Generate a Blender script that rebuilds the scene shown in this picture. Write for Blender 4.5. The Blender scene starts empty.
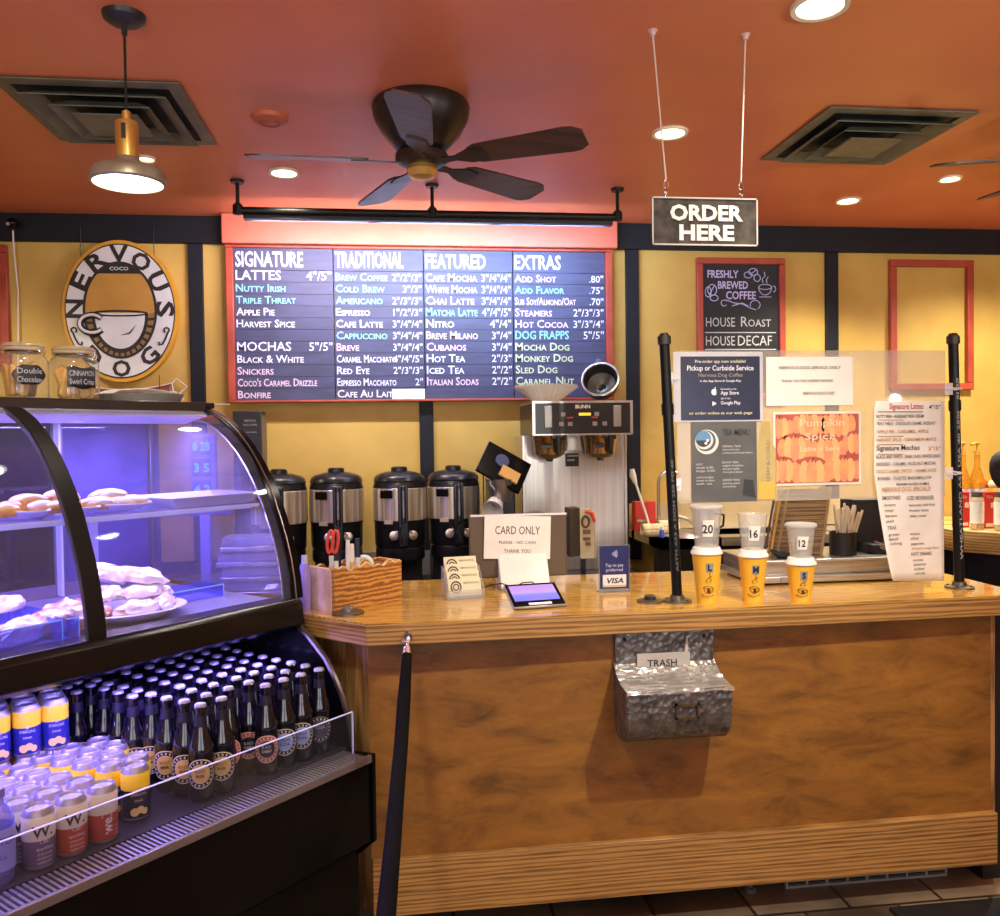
import bpy, bmesh, math, random
from mathutils import Vector, Matrix, noise
random.seed(7)
S = bpy.context.scene
COL = S.collection
PI = math.pi
R = math.radians
# ---------------------------------------------------------------- camera model
F = 850.0
EYE = 1.54
YAW, PITCH, ROLL = R(7.0), R(1.4), R(0.8)
def _basis():
    sy, cy = math.sin(YAW), math.cos(YAW); sp, cp = math.sin(PITCH), math.cos(PITCH)
    f = Vector((sy*cp, cy*cp, -sp)); r = Vector((cy, -sy, 0)); u = r.cross(f)
    c, s = math.cos(ROLL), math.sin(ROLL)
    return f, c*r - s*u, s*r + c*u
FW, RT, UP = _basis()
CAM = Vector((0, 0, EYE))
def ray(px, py): return FW + (px-500)/F*RT - (py-458)/F*UP
def onz(px, py, z):
    d = ray(px, py); return CAM + d*((z-EYE)/d.z)
def ony(px, py, Y):
    d = ray(px, py); return CAM + d*(Y/d.y)
cd = bpy.data.cameras.new('camera'); cam = bpy.data.objects.new('camera', cd); COL.objects.link(cam)
cd.sensor_width = 36; cd.lens = F/1000*36; cd.clip_start = .05; S.cycles.transparent_max_bounces = 48
m = Matrix((RT, UP, -FW)).transposed().to_4x4(); m.translation = CAM
cam.matrix_world = m
S.camera = cam
S.view_settings.view_transform = 'Standard'; S.view_settings.look = 'None'
S.view_settings.gamma = 1; S.view_settings.exposure = 0.0; S.view_settings.use_curve_mapping = False

# ---------------------------------------------------------------- materials
def lin(c):
    return tuple((x/255/12.92 if x/255 <= .04045 else ((x/255+.055)/1.055)**2.4) for x in c) + (1,)
MATS = {}
def M(name, rgb=(128,128,128), rough=.5, metal=0., rgb2=None, nscale=8., stretch=(1,1,1), bump=0., bscale=60., spec=.5,
      coat=0., kind=None, emit=0., detail=4., lo=.35, hi=.65, mix3=None, coord='Object'):
    if name in MATS: return MATS[name]
    m = bpy.data.materials.new(name); m.use_nodes = True
    nt = m.node_tree; N = nt.nodes; L = nt.links
    b = N['Principled BSDF']
    b.inputs['Roughness'].default_value = rough; b.inputs['Metallic'].default_value = metal
    b.inputs['Specular IOR Level'].default_value = spec; b.inputs['Coat Weight'].default_value = coat
    b.inputs['Coat Roughness'].default_value = .08
    b.inputs['Base Color'].default_value = lin(rgb)
    tc = N.new('ShaderNodeTexCoord'); mp = N.new('ShaderNodeMapping'); L.new(tc.outputs[coord], mp.inputs[0])
    mp.inputs['Scale'].default_value = stretch
    if rgb2 is None: rgb2 = tuple(max(0, c*.93) for c in rgb)
    if kind == 'wood':
        w = N.new('ShaderNodeTexWave'); w.wave_type = 'BANDS'; w.bands_direction = 'Z'
        w.inputs['Scale'].default_value = nscale*.55; w.inputs['Distortion'].default_value = 9; w.inputs['Detail'].default_value = 4
        w.inputs['Detail Scale'].default_value = 1.1; w.inputs['Detail Roughness'].default_value = .65
        L.new(mp.outputs[0], w.inputs['Vector'])
        n = N.new('ShaderNodeTexNoise'); n.inputs['Scale'].default_value = nscale*5; n.inputs['Detail'].default_value = 6
        mp2 = N.new('ShaderNodeMapping'); mp2.inputs['Scale'].default_value = tuple(s*(1 if s < 1 else 2) for s in stretch)
        L.new(tc.outputs[coord], mp2.inputs[0]); L.new(mp2.outputs[0], n.inputs['Vector'])
        mx = N.new('ShaderNodeMix'); mx.data_type = 'FLOAT'; mx.inputs[0].default_value = .62
        L.new(w.outputs['Fac'], mx.inputs[2]); L.new(n.outputs['Fac'], mx.inputs[3]); fac = mx.outputs[0]
        tex = n
    else:
        n = N.new('ShaderNodeTexNoise'); n.inputs['Scale'].default_value = nscale; n.inputs['Detail'].default_value = detail
        L.new(mp.outputs[0], n.inputs['Vector']); fac = n.outputs['Fac']
    cr = N.new('ShaderNodeValToRGB'); cr.color_ramp.elements[0].position = lo; cr.color_ramp.elements[1].position = hi
    cr.color_ramp.elements[0].color = lin(rgb2); cr.color_ramp.elements[1].color = lin(rgb)
    if mix3:
        e = cr.color_ramp.elements.new((lo+hi)/2); e.color = lin(mix3)
    L.new(fac, cr.inputs[0]); L.new(cr.outputs[0], b.inputs['Base Color'])
    if emit:
        L.new(cr.outputs[0], b.inputs['Emission Color']); b.inputs['Emission Strength'].default_value = emit
    if bump:
        nb = N.new('ShaderNodeTexVoronoi' if kind == 'hammer' else 'ShaderNodeTexNoise'); nb.inputs['Scale'].default_value = bscale
        L.new(mp.outputs[0], nb.inputs['Vector'])
        bp = N.new('ShaderNodeBump'); bp.inputs['Strength'].default_value = bump; bp.inputs['Distance'].default_value = .004
        L.new(nb.outputs['Distance' if kind == 'hammer' else 'Fac'], bp.inputs['Height']); L.new(bp.outputs[0], b.inputs['Normal'])
    MATS[name] = m; return m
def Glass(name, tint=(245,248,250), haze=0., gloss=1., hazecol=(255,255,255), rough=.02, ior=1.45):
    m = bpy.data.materials.new(name); m.use_nodes = True; nt = m.node_tree; N = nt.nodes; L = nt.links
    N.remove(N['Principled BSDF']); out = N['Material Output']
    t = N.new('ShaderNodeBsdfTransparent'); t.inputs[0].default_value = lin(tint)
    g = N.new('ShaderNodeBsdfGlossy'); g.inputs['Roughness'].default_value = rough
    ge = N.new('ShaderNodeNewGeometry'); dt = N.new('ShaderNodeVectorMath'); dt.operation = 'DOT_PRODUCT'
    L.new(ge.outputs['Normal'], dt.inputs[0]); L.new(ge.outputs['Incoming'], dt.inputs[1])
    def mth(op, a, b=None):
        n = N.new('ShaderNodeMath'); n.operation = op
        for i, v in enumerate((a, b)):
            if v is None: continue
            if isinstance(v, (int, float)): n.inputs[i].default_value = v
            else: L.new(v, n.inputs[i])
        return n.outputs[0]
    pw = mth('POWER', mth('SUBTRACT', 1.0, mth('ABSOLUTE', dt.outputs['Value'])), 5.0)
    class _o: pass
    mu = _o(); mu.outputs = [mth('MINIMUM', mth('MULTIPLY', mth('ADD', mth('MULTIPLY', pw, .9), .045), gloss), 1.0)]
    mx = N.new('ShaderNodeMixShader'); L.new(mu.outputs[0], mx.inputs[0]); L.new(t.outputs[0], mx.inputs[1]); L.new(g.outputs[0], mx.inputs[2])
    last = mx
    if haze:
        d = N.new('ShaderNodeBsdfDiffuse'); d.inputs[0].default_value = lin(hazecol)
        no = N.new('ShaderNodeTexNoise'); no.inputs['Scale'].default_value = 6
        mr = N.new('ShaderNodeMapRange'); mr.inputs['From Min'].default_value = .3; mr.inputs['From Max'].default_value = .7
        mr.inputs['To Min'].default_value = haze*.8; mr.inputs['To Max'].default_value = haze*1.2
        tc = N.new('ShaderNodeTexCoord'); L.new(tc.outputs['Object'], no.inputs['Vector']); L.new(no.outputs['Fac'], mr.inputs['Value'])
        m2 = N.new('ShaderNodeMixShader'); L.new(mr.outputs[0], m2.inputs[0]); L.new(mx.outputs[0], m2.inputs[1]); L.new(d.outputs[0], m2.inputs[2]); last = m2
    L.new(last.outputs[0], out.inputs[0]); MATS[name] = m; return m
def Emit(name, rgb, k):
    m = bpy.data.materials.new(name); m.use_nodes = True; b = m.node_tree.nodes['Principled BSDF']
    b.inputs['Base Color'].default_value = lin(rgb); b.inputs['Emission Color'].default_value = lin(rgb); b.inputs['Emission Strength'].default_value = k
    MATS[name] = m; return m

black = M('black_plastic', (20,20,22), .4, rgb2=(14,14,16))
blackg = M('black_gloss', (11,10,11), .2, rgb2=(8,8,8), spec=.2)
steel = M('stainless', (214,208,198), .3, .9, (196,190,180), nscale=3, stretch=(30,30,.6))
steelh = M('stainless_horizontal', (205,203,198), .3, .9, (175,170,165), nscale=3, stretch=(2,2,40))
chrome = M('chrome', (225,225,225), .12, 1.)
white = M('white_paper', (240,236,226), .7, rgb2=(228,224,212))
whitep = M('white_plastic', (235,232,225), .4)
ink = M('black_ink', (30,28,30), .7)
gwhite = M('chalk_white', (235,232,238), .8, rgb2=(190,190,205), nscale=60, lo=.3, hi=.6)
gcyan = M('chalk_cyan', (150,225,235), .8, rgb2=(120,190,215), nscale=60)
gpink = M('chalk_pink', (235,200,215), .8, rgb2=(215,180,205), nscale=60)
gyell = M('chalk_yellow', (215,225,180), .8, rgb2=(190,200,150), nscale=60)
brass = M('brass', (232,182,92), .34, .7)
oak = M('oak_trim', (180,136,74), .42, rgb2=(112,80,38), nscale=3, stretch=(.5,1,14), kind='wood', bump=.15, lo=.25, hi=.62)
oakd = M('oak_side', (180,138,84), .45, rgb2=(124,88,48), nscale=3, stretch=(9,9,.5), kind='wood', lo=.3, hi=.65)
top_m = M('varnished_top', (210,162,74), .17, rgb2=(150,104,40), nscale=4, stretch=(.5,9,1), kind='wood', lo=.28, hi=.66, coat=.5)
for nd in top_m.node_tree.nodes:
    if nd.type == 'TEX_WAVE': nd.bands_direction = 'Y'
ply = M('stained_plywood', (166,114,44), .42, rgb2=(62,42,20), nscale=5, stretch=(.8,1,2.4), detail=12, lo=.22, hi=.74, mix3=(134,90,34), bump=.1, bscale=40)
for nd in ply.node_tree.nodes:
    if nd.type == 'TEX_NOISE' and nd.inputs['Detail'].default_value > 10: nd.inputs['Roughness'].default_value = .7; nd.inputs['Distortion'].default_value = .6
navy = M('navy_trim', (22,23,29), .55, rgb2=(18,19,25), spec=.3)
redw = M('red_painted_wood', (176,72,48), .45, rgb2=(150,56,36))
tan = M('tan_wall', (204,166,80), .6, rgb2=(196,156,70), nscale=5, bump=.06, bscale=120)
yellow = tan
ceil_m = M('terracotta_ceiling', (220,126,84), .42, rgb2=(212,118,76), nscale=3, bump=.05, bscale=80)
glass = Glass('clear_glass')
glassc = Glass('case_glass', (238,238,246), haze=.02, gloss=.7)
glasse = Glass('case_end_glass', (232,230,248), haze=.065, gloss=.8, hazecol=(225,220,255))
acry = Glass('acrylic', (240,240,248), haze=.008, gloss=1.0)
acryedge = M('acrylic_edge', (190,195,225), .3, emit=0)
plexi_m = Glass('sneeze_acrylic', (238,240,244), haze=.20, gloss=.9, hazecol=(244,232,214))
cupclear = Glass('clear_cup_plastic', (250,250,248), haze=.13, gloss=1.3)

# ---------------------------------------------------------------- mesh helpers
class MB:
    def __init__(s): s.bm = bmesh.new()
    def _f(s, vs, mi):
        try:
            f = s.bm.faces.new(vs); f.material_index = mi; return f
        except ValueError: return None
    def box(s, x0, x1, y0, y1, z0, z1, mi=0, mat=None):
        v = [Vector((x, y, z)) for z in (z0, z1) for y in (y0, y1) for x in (x0, x1)]
        if mat: v = [mat @ p for p in v]
        v = [s.bm.verts.new(p) for p in v]
        for q in ((0,2,3,1), (4,5,7,6), (0,1,5,4), (2,6,7,3), (0,4,6,2), (1,3,7,5)): s._f([v[i] for i in q], mi)
        return s
    def cyl(s, p0, p1, r0, r1=None, seg=20, mi=0, caps=True):
        if r1 is None: r1 = r0
        p0, p1 = Vector(p0), Vector(p1); d = (p1-p0).normalized()
        a = d.orthogonal().normalized(); b = d.cross(a)
        rings = []
        for p, r in ((p0, r0), (p1, r1)):
            rings.append([s.bm.verts.new(p + (a*math.cos(2*PI*i/seg) + b*math.sin(2*PI*i/seg))*r) for i in range(seg)])
        for i in range(seg): s._f([rings[0][i], rings[0][(i+1) % seg], rings[1][(i+1) % seg], rings[1][i]], mi)
        if caps:
            s._f(rings[0][::-1], mi); s._f(rings[1], mi)
        return s
    def tube(s, pts, r, seg=10, mi=0):
        pts = [Vector(p) for p in pts]; n = len(pts)
        rs = r if isinstance(r, (list, tuple)) else [r]*n
        prev = None; rings = []
        for i, p in enumerate(pts):
            d = (pts[min(i+1, n-1)] - pts[max(i-1, 0)]).normalized()
            a = (prev - d*prev.dot(d)).normalized() if prev else d.orthogonal().normalized()
            prev = a; b = d.cross(a)
            rings.append([s.bm.verts.new(p + (a*math.cos(2*PI*k/seg) + b*math.sin(2*PI*k/seg))*rs[i]) for k in range(seg)])
        for i in range(n-1):
            for k in range(seg): s._f([rings[i][k], rings[i][(k+1) % seg], rings[i+1][(k+1) % seg], rings[i+1][k]], mi)
        s._f(rings[0][::-1], mi); s._f(rings[-1], mi); return s
    def lathe(s, prof, c=(0,0,0), seg=28, mis=None, mat=None, sx=1., sy=1.):
        c = Vector(c); rings = []
        for r, z in prof:
            if r < 1e-6:
                p = c + Vector((0,0,z)); rings.append([s.bm.verts.new(mat @ p if mat else p)])
            else:
                ring = []
                for i in range(seg):
                    p = c + Vector((r*sx*math.cos(2*PI*i/seg), r*sy*math.sin(2*PI*i/seg), z)); ring.append(s.bm.verts.new(mat @ p if mat else p))
                rings.append(ring)
        for j in range(len(rings)-1):
            a, b = rings[j], rings[j+1]; mi = mis[j] if mis else 0
            for i in range(seg):
                k = (i+1) % seg
                if len(a) == 1 and len(b) == 1: continue
                if len(a) == 1: s._f([a[0], b[k], b[i]][::-1], mi)
                elif len(b) == 1: s._f([a[i], a[k], b[0]], mi)
                else: s._f([a[i], a[k], b[k], b[i]], mi)
        return s
    def prism(s, poly, d0, d1, ax='x', mi=0):
        # poly in the two other axes, extruded along ax
        def P(u, v, d): return {'x': (d, u, v), 'y': (u, d, v), 'z': (u, v, d)}[ax]
        a = [s.bm.verts.new(P(u, v, d0)) for u, v in poly]; b = [s.bm.verts.new(P(u, v, d1)) for u, v in poly]
        n = len(poly); s._f(a, mi); s._f(b[::-1], mi)
        for i in range(n): s._f([a[i], b[i], b[(i+1) % n], a[(i+1) % n]], mi)
        return s
    def strip(s, pts, d0, d1, t, ax='x', mi=0):
        # a curved sheet of thickness t: open polyline pts in the plane, extruded
        n = len(pts); off = []
        for i in range(n):
            a = pts[max(i-1, 0)]; b = pts[min(i+1, n-1)]; dx, dy = b[0]-a[0], b[1]-a[1]; l = math.hypot(dx, dy) or 1
            off.append((pts[i][0] - dy/l*t, pts[i][1] + dx/l*t))
        return s.prism(list(pts) + off[::-1], d0, d1, ax, mi)
    def ball(s, c, r, mi=0, sc=(1,1,1), sub=2, nz=0., ns=20.):
        ret = bmesh.ops.create_icosphere(s.bm, subdivisions=sub, radius=1.)
        for v in ret['verts']:
            p = Vector((v.co.x*sc[0], v.co.y*sc[1], v.co.z*sc[2]))*r
            if nz: p *= 1 + nz*noise.noise(p*ns + Vector(c)*31)
            v.co = Vector(c) + p
            for f in v.link_faces: f.material_index = mi
        return s
    def grid(s, fn, nu, nv, mi=0):
        g = [[s.bm.verts.new(fn(i/nu, j/nv)) for i in range(nu+1)] for j in range(nv+1)]
        for j in range(nv):
            for i in range(nu): s._f([g[j][i], g[j][i+1], g[j+1][i+1], g[j+1][i]], mi)
        return s
    def xform(s, mat):
        bmesh.ops.transform(s.bm, matrix=mat, verts=s.bm.verts); return s
    def build(s, name, mats, parent=None, bevel=0., smooth=True, off=None, fix=True, solid=0.):
        if not isinstance(mats, (list, tuple)): mats = [mats]
        if fix: bmesh.ops.recalc_face_normals(s.bm, faces=s.bm.faces)
        me = bpy.data.meshes.new(name)
        r = parent
        while r is not None:
            if r.name in OFF: bmesh.ops.translate(s.bm, vec=-OFF[r.name]['off'], verts=s.bm.verts); break
            r = r.parent
        if off: bmesh.ops.translate(s.bm, vec=-Vector(off), verts=s.bm.verts)
        s.bm.to_mesh(me); s.bm.free()
        for m in mats: me.materials.append(m)
        o = bpy.data.objects.new(name, me); COL.objects.link(o)
        if parent: o.parent = parent
        if off: o.location = off
        if smooth and me.polygons:
            me.polygons.foreach_set('use_smooth', [True]*len(me.polygons)); me.set_sharp_from_angle(angle=.7)
        if solid:
            md = o.modifiers.new('solid', 'SOLIDIFY'); md.thickness = solid
        if bevel:
            md = o.modifiers.new('bevel', 'BEVEL'); md.width = bevel; md.segments = 2; md.limit_method = 'ANGLE'; md.harden_normals = False
        return o
OFF = {}
def tag(o, label, cat, group=None):
    o['label'] = label; o['category'] = cat
    if group: o['group'] = group
    return o
def thing(name, label, cat, loc=(0,0,0), rz=0., group=None, frame=None):
    """frame: child shapes are authored in unrotated/rotated frame coordinates; loc (in the same frame) becomes the Empty's base point"""
    o = bpy.data.objects.new(name, None); COL.objects.link(o); o.empty_display_size = .05
    if frame is not None:
        OFF[o.name] = {'off': Vector(loc)}; o.location = frame @ Vector(loc); o.rotation_euler = frame.to_euler()
    else:
        o.location = loc; o.rotation_euler = (0, 0, rz)
    return tag(o, label, cat, group)
W0 = Matrix.Identity(4)
def wthing(name, label, cat, loc, group=None): return thing(name, label, cat, loc, 0, group, W0)
def solo(o, label, cat, group=None): return tag(o, label, cat, group)
def struct(o): o['kind'] = 'structure'; return o
def copy_tree(o, loc, rz=None, label=None, group=None, parent=None):
    c = o.copy(); COL.objects.link(c)
    if parent is None:
        c.location = loc
        if rz is not None: c.rotation_euler = (0, 0, rz)
        if label: c['label'] = label
        if group: c['group'] = group
    else: c.parent = parent
    for ch in o.children: copy_tree(ch, None, parent=c)
    return c
TC = {}
def glyphs(text, small=False, bold=0.):
    key = (text, small, bold)
    if key in TC: return TC[key]
    cu = bpy.data.curves.new('t', 'FONT'); cu.body = text; cu.size = 1; cu.resolution_u = 2; cu.offset = bold
    if small:
        cu.small_caps_scale = .72
        for i, ch in enumerate(text):
            if ch.islower(): cu.body_format[i].use_small_caps = True
    ob = bpy.data.objects.new('t', cu)
    me = ob.to_mesh()
    vs = [v.co.copy() for v in me.vertices]; fs = [tuple(p.vertices) for p in me.polygons]
    ob.to_mesh_clear(); bpy.data.objects.remove(ob); bpy.data.curves.remove(cu)
    TC[key] = (vs, fs); return TC[key]
def write(mb, text, x, y, h, w=None, align='l', fn=None, mi=0, small=False, bold=0., wave=0., maxw=None):
    """adds flat lettering to mb; fn maps local 2D (x, y) to a 3D point"""
    vs, fs = glyphs(text, small, bold)
    if not vs: return mb
    x0 = min(v.x for v in vs); x1 = max(v.x for v in vs)
    k = h/.71; kx = k if w is None else w/max(x1-x0, 1e-6)
    if maxw and w is None and (x1-x0)*kx > maxw: kx = maxw/(x1-x0)
    W = (x1-x0)*kx; ox = {'l': 0, 'c': -W/2, 'r': -W}[align]
    nv = [mb.bm.verts.new(fn(x + ox + (v.x-x0)*kx, y + v.y*k)) for v in vs]
    for f in fs: mb._f([nv[i] for i in f], mi)
    return mb
def plane_xz(x, y, z):   # lettering facing -Y (towards the camera): local (a,b)->(x+a, y, z+b)
    return lambda a, b: Vector((x+a, y, z+b))
def on_cyl(r, z, a0=-PI/2, cx=0, cy=0, taper=0.):
    return lambda a, b: Vector((cx+(r+taper*b)*math.cos(a0 + a/r), cy+(r+taper*b)*math.sin(a0 + a/r), z+b))
def arealight(name, loc, size, energy, color, target=None, rot=None, sizey=None, spread=None):
    ld = bpy.data.lights.new(name, 'AREA'); ld.energy = energy; ld.color = color; ld.size = size
    if sizey: ld.shape = 'RECTANGLE'; ld.size_y = sizey
    if spread: ld.spread = spread
    o = bpy.data.objects.new(name, ld); COL.objects.link(o); o.location = loc
    if target is not None: o.rotation_euler = (Vector(target)-Vector(loc)).to_track_quat('-Z', 'Y').to_euler()
    if rot: o.rotation_euler = rot
    return o
def spot(name, loc, target, energy, color, angle, blend=.5, radius=.04):
    ld = bpy.data.lights.new(name, 'SPOT'); ld.energy = energy; ld.color = color; ld.spot_size = R(angle); ld.spot_blend = blend; ld.shadow_soft_size = radius
    o = bpy.data.objects.new(name, ld); COL.objects.link(o); o.location = loc
    o.rotation_euler = (Vector(target)-Vector(loc)).to_track_quat('-Z', 'Y').to_euler(); return o
# ================================================================= room
CZ = 2.62; YW = 4.27
XL, XR, YF = -2.6, 4.6, -3.2
tile = M('slate_floor_tile', (150,132,104), .4, rgb2=(84,74,60), nscale=2.2, bump=.2, bscale=30)
nt = tile.node_tree
bk = nt.nodes.new('ShaderNodeTexBrick'); bk.offset = .5; bk.inputs['Scale'].default_value = 1; bk.inputs['Brick Width'].default_value = .32
bk.inputs['Row Height'].default_value = .32; bk.inputs['Mortar Size'].default_value = .006
bk.inputs['Color1'].default_value = (1,1,1,1); bk.inputs['Color2'].default_value = (.45,.42,.4,1); bk.inputs['Mortar'].default_value = (.12,.11,.1,1)
tcn = nt.nodes['Texture Coordinate']; nt.links.new(tcn.outputs['Object'], bk.inputs['Vector'])
mm = nt.nodes.new('ShaderNodeMix'); mm.data_type = 'RGBA'; mm.blend_type = 'MULTIPLY'; mm.inputs[0].default_value = 1
nt.links.new(nt.nodes['Color Ramp'].outputs[0], mm.inputs[6]); nt.links.new(bk.outputs['Color'], mm.inputs[7])
nt.links.new(mm.outputs[2], nt.nodes['Principled BSDF'].inputs['Base Color'])
struct(MB().box(XL-.1, XR+.1, YF-.1, YW+.1, -.1, 0).build('floor', tile, smooth=False))
struct(MB().box(XL-.1, XR+.1, YF-.1, YW+.1, CZ, CZ+.1).build('ceiling', ceil_m, smooth=False))
struct(MB().box(XL-.1, XR+.1, YW, YW+.1, 0, CZ).build('wall_back', tan, smooth=False))
cream = M('cream_wall', (214,190,150), .7)
struct(MB().box(XL-.1, XL, YF, YW, 0, CZ).build('wall_left', cream, smooth=False))
struct(MB().box(XR, XR+.1, YF, YW, 0, CZ).build('wall_right', cream, smooth=False))
# unseen wall behind the camera; two glowing windows added as soft fill
mb = MB(); fill_wins = [(-1.9, .3), (1.0, 3.6)]
xs = [XL-.1] + [v for w in fill_wins for v in w] + [XR+.1]
mb.box(XL-.1, XR+.1, YF-.1, YF, 0, .8); mb.box(XL-.1, XR+.1, YF-.1, YF, 2.35, CZ)
for i in range(0, len(xs), 2): mb.box(xs[i], xs[i+1], YF-.1, YF, .8, 2.35)
struct(mb.build('wall_front', cream, smooth=False))
pane_glow = Emit('daylight_pane', (225,232,255), 1.6)
for i, (a, b) in enumerate(fill_wins):
    f = MB()
    for (x0, x1, z0, z1) in ((a, b, .8, .85), (a, b, 2.3, 2.35), (a, a+.05, .8, 2.35), (b-.05, b, .8, 2.35), ((a+b)/2-.02, (a+b)/2+.02, .8, 2.35)):
        f.box(x0, x1, YF-.08, YF-.01, z0, z1)
    w = struct(f.build('window_%d' % (i+1), navy))
    MB().box(a, b, YF-.06, YF-.05, .8, 2.35).build('pane', pane_glow, w)
# navy beam and posts on the back wall
zb = ony(100, 238, YW-.03).z
k = 0
def trim(x0, x1, z0, z1, d=.03, m=navy):
    global k; k += 1
    struct(MB().box(x0, x1, YW-d, YW+.001, z0, z1).build('trim_%d' % k, m, bevel=.003))
trim(XL, XR, 2.49, CZ)
for px, py in ((196, 300), (427, 450), (634, 430), (832.5, 300)):
    x = ony(px, py, YW-.02).x; trim(x-.034, x+.034, .9, 2.49, .022)
trim(-1.9, -.83, .9, .96, .02)
# ---------------------------------------------------------------- ceiling things
lamp_on = Emit('lamp_lens', (255,238,205), 9)
lamp_dim = Emit('lamp_lens_dim', (235,220,180), 3)
wtrim = M('white_lamp_trim', (238,222,190), .5)
def downlight(px, py, r, label, lens):
    p = onz(px, py, CZ)
    t = thing('recessed_light', label, 'light', (p.x, p.y, CZ), group='recessed ceiling lights')
    MB().lathe([(r, -.001), (r*1.0, -.008), (r*1.22, -.010), (r*1.25, 0), (r, -.001)], seg=32).build('trim_ring', wtrim, t)
    MB().lathe([(0, -.003), (r*.9, -.004), (r*1.01, -.001), (0, -.0005)], seg=32).build('lens', lens, t)
    return p
DL = [downlight(820, 5, .058, 'recessed ceiling light at the top edge, largest of the round lights', lamp_on),
      downlight(670, 132, .052, 'round recessed light in the ceiling between the two cords of the ORDER HERE sign', lamp_on),
      downlight(848, 200, .046, 'recessed ceiling light between the right air vent and the dark wall beam', lamp_on),
      downlight(950, 178, .038, 'small recessed light right of the right air vent, above the second fan', lamp_on),
      downlight(284, 172, .05, 'recessed ceiling light left of the fan, above the menu rail', lamp_on),
      downlight(146, 158, .03, 'small recessed disc light behind the brass pendant lamp', lamp_dim)]
p = onz(270, 117, CZ)
t = thing('smoke_detector', 'round smoke detector painted like the ceiling, left of the fan', 'smoke detector', (p.x, p.y, CZ))
MB().lathe([(0, -.022), (.04, -.02), (.058, -.012), (.062, 0), (0, 0)]).build('body', M('detector_paint', (190,96,62), .5), t)
MB().lathe([(.03, -.0235), (.034, -.0235), (.034, -.0205), (.03, -.0205), (.03, -.0235)]).build('grille_ring', M('detector_ring', (160,76,46), .5), t)
# air vents
ventm = M('vent_metal', (112,110,94), .5, .1, rgb2=(92,90,76)); ventd = M('vent_dark', (22,22,22), .7)
def vent(cx, cy, rz, label):
    t = thing('ceiling_air_vent', label, 'vent', (cx, cy, CZ), rz, group='square ceiling air vents')
    def ring(o, i, z0, z1, n, m):   # a square frustum ring: outer half size o at z0, inner i at z1
        b = MB(); co = [(-1,-1), (1,-1), (1,1), (-1,1)]
        vo = [b.bm.verts.new((x*o, y*o, z0)) for x, y in co]; vi = [b.bm.verts.new((x*i, y*i, z1)) for x, y in co]
        vo2 = [b.bm.verts.new((x*o, y*o, z0+.004)) for x, y in co]; vi2 = [b.bm.verts.new((x*i, y*i, z1+.004)) for x, y in co]
        for q in range(4):
            w = (q+1) % 4
            b._f([vo[q], vo[w], vi[w], vi[q]], 0); b._f([vo2[q], vi2[q], vi2[w], vo2[w]], 0)
            b._f([vo[q], vo2[q], vo2[w], vo[w]], 0); b._f([vi[q], vi[w], vi2[w], vi2[q]], 0)
        b.build(n, m, t, smooth=False)
    MB().box(-.262, .262, -.262, .262, -.003, 0).build('backing', ventd, t)
    ring(.268, .228, -.008, -.010, 'frame', ventm)
    ring(.215, .165, -.032, -.006, 'louver', ventm)
    ring(.150, .105, -.040, -.010, 'louver', ventm)
    b = MB().box(-.098, .098, -.098, .098, -.046, -.040); b.cyl((0,0,-.048), (0,0,-.044), .006, seg=10)
    b.build('centre_plate', ventm, t, bevel=.003)
vent(1.709, 2.943, 0, 'square dark metal air vent in the ceiling, right of the ORDER HERE sign')
vent(-.893, 2.938, 0, 'square dark metal air vent in the ceiling, behind the brass pendant lamp')
# pendant lamp
pl = onz(124, 15, CZ)
bz = ony(128, 184, pl.y).z
pm = M('pendant_dark', (44,42,38), .4, .3)
t = wthing('pendant_lamp', 'brass and pewter pendant lamp on a black cord, its wide lens glowing', 'lamp', (pl.x, pl.y, CZ))
c = (pl.x, pl.y, 0)
MB().lathe([(0, CZ-.022), (.035, CZ-.022), (.05, CZ-.012), (.053, CZ), (0, CZ)], c).cyl((pl.x,pl.y,CZ-.05), (pl.x,pl.y,CZ-.02), .007).build('canopy', pm, t)
q = ony(127, 112, pl.y).z
MB().tube([(pl.x, pl.y, CZ-.04), (pl.x, pl.y, q)], .0035, 8).build('cord', black, t)
MB().lathe([(.002, q+.006), (.011, q), (.011, q-.022), (.004, q-.028)], c, 16).build('cord_grip', brass, t)
z1 = ony(127, 122, pl.y).z; z0 = ony(127, 158, pl.y).z
b = MB().lathe([(0, z1), (.026, z1), (.028, z1-.006), (.028, z0), (.022, z0-.006), (0, z0-.006)], c, 24)
sock = b.build('brass_socket', brass, t)
MB().box(pl.x-.005, pl.x+.005, pl.y-.0305, pl.y-.026, z1-.05, z1-.012).build('slot', black, sock)
pew = M('pewter', (176,168,148), .38, .55, rgb2=(140,130,108))
zs = ony(127, 158, pl.y).z
MB().lathe([(.026, zs+.004), (.034, zs-.012), (.05, zs-.018), (.082, zs-.03), (.091, zs-.045), (.091, zs-.062), (.084, zs-.066), (.086, zs-.05), (.05, zs-.025), (.024, zs-.01)], c, 40).build('shade', pew, t)
MB().lathe([(0, zs-.07), (.05, zs-.069), (.083, zs-.063), (.083, zs-.058), (0, zs-.05)], c, 40).build('bulb_lens', Emit('pendant_lens', (255,240,205), 8), t)
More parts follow.
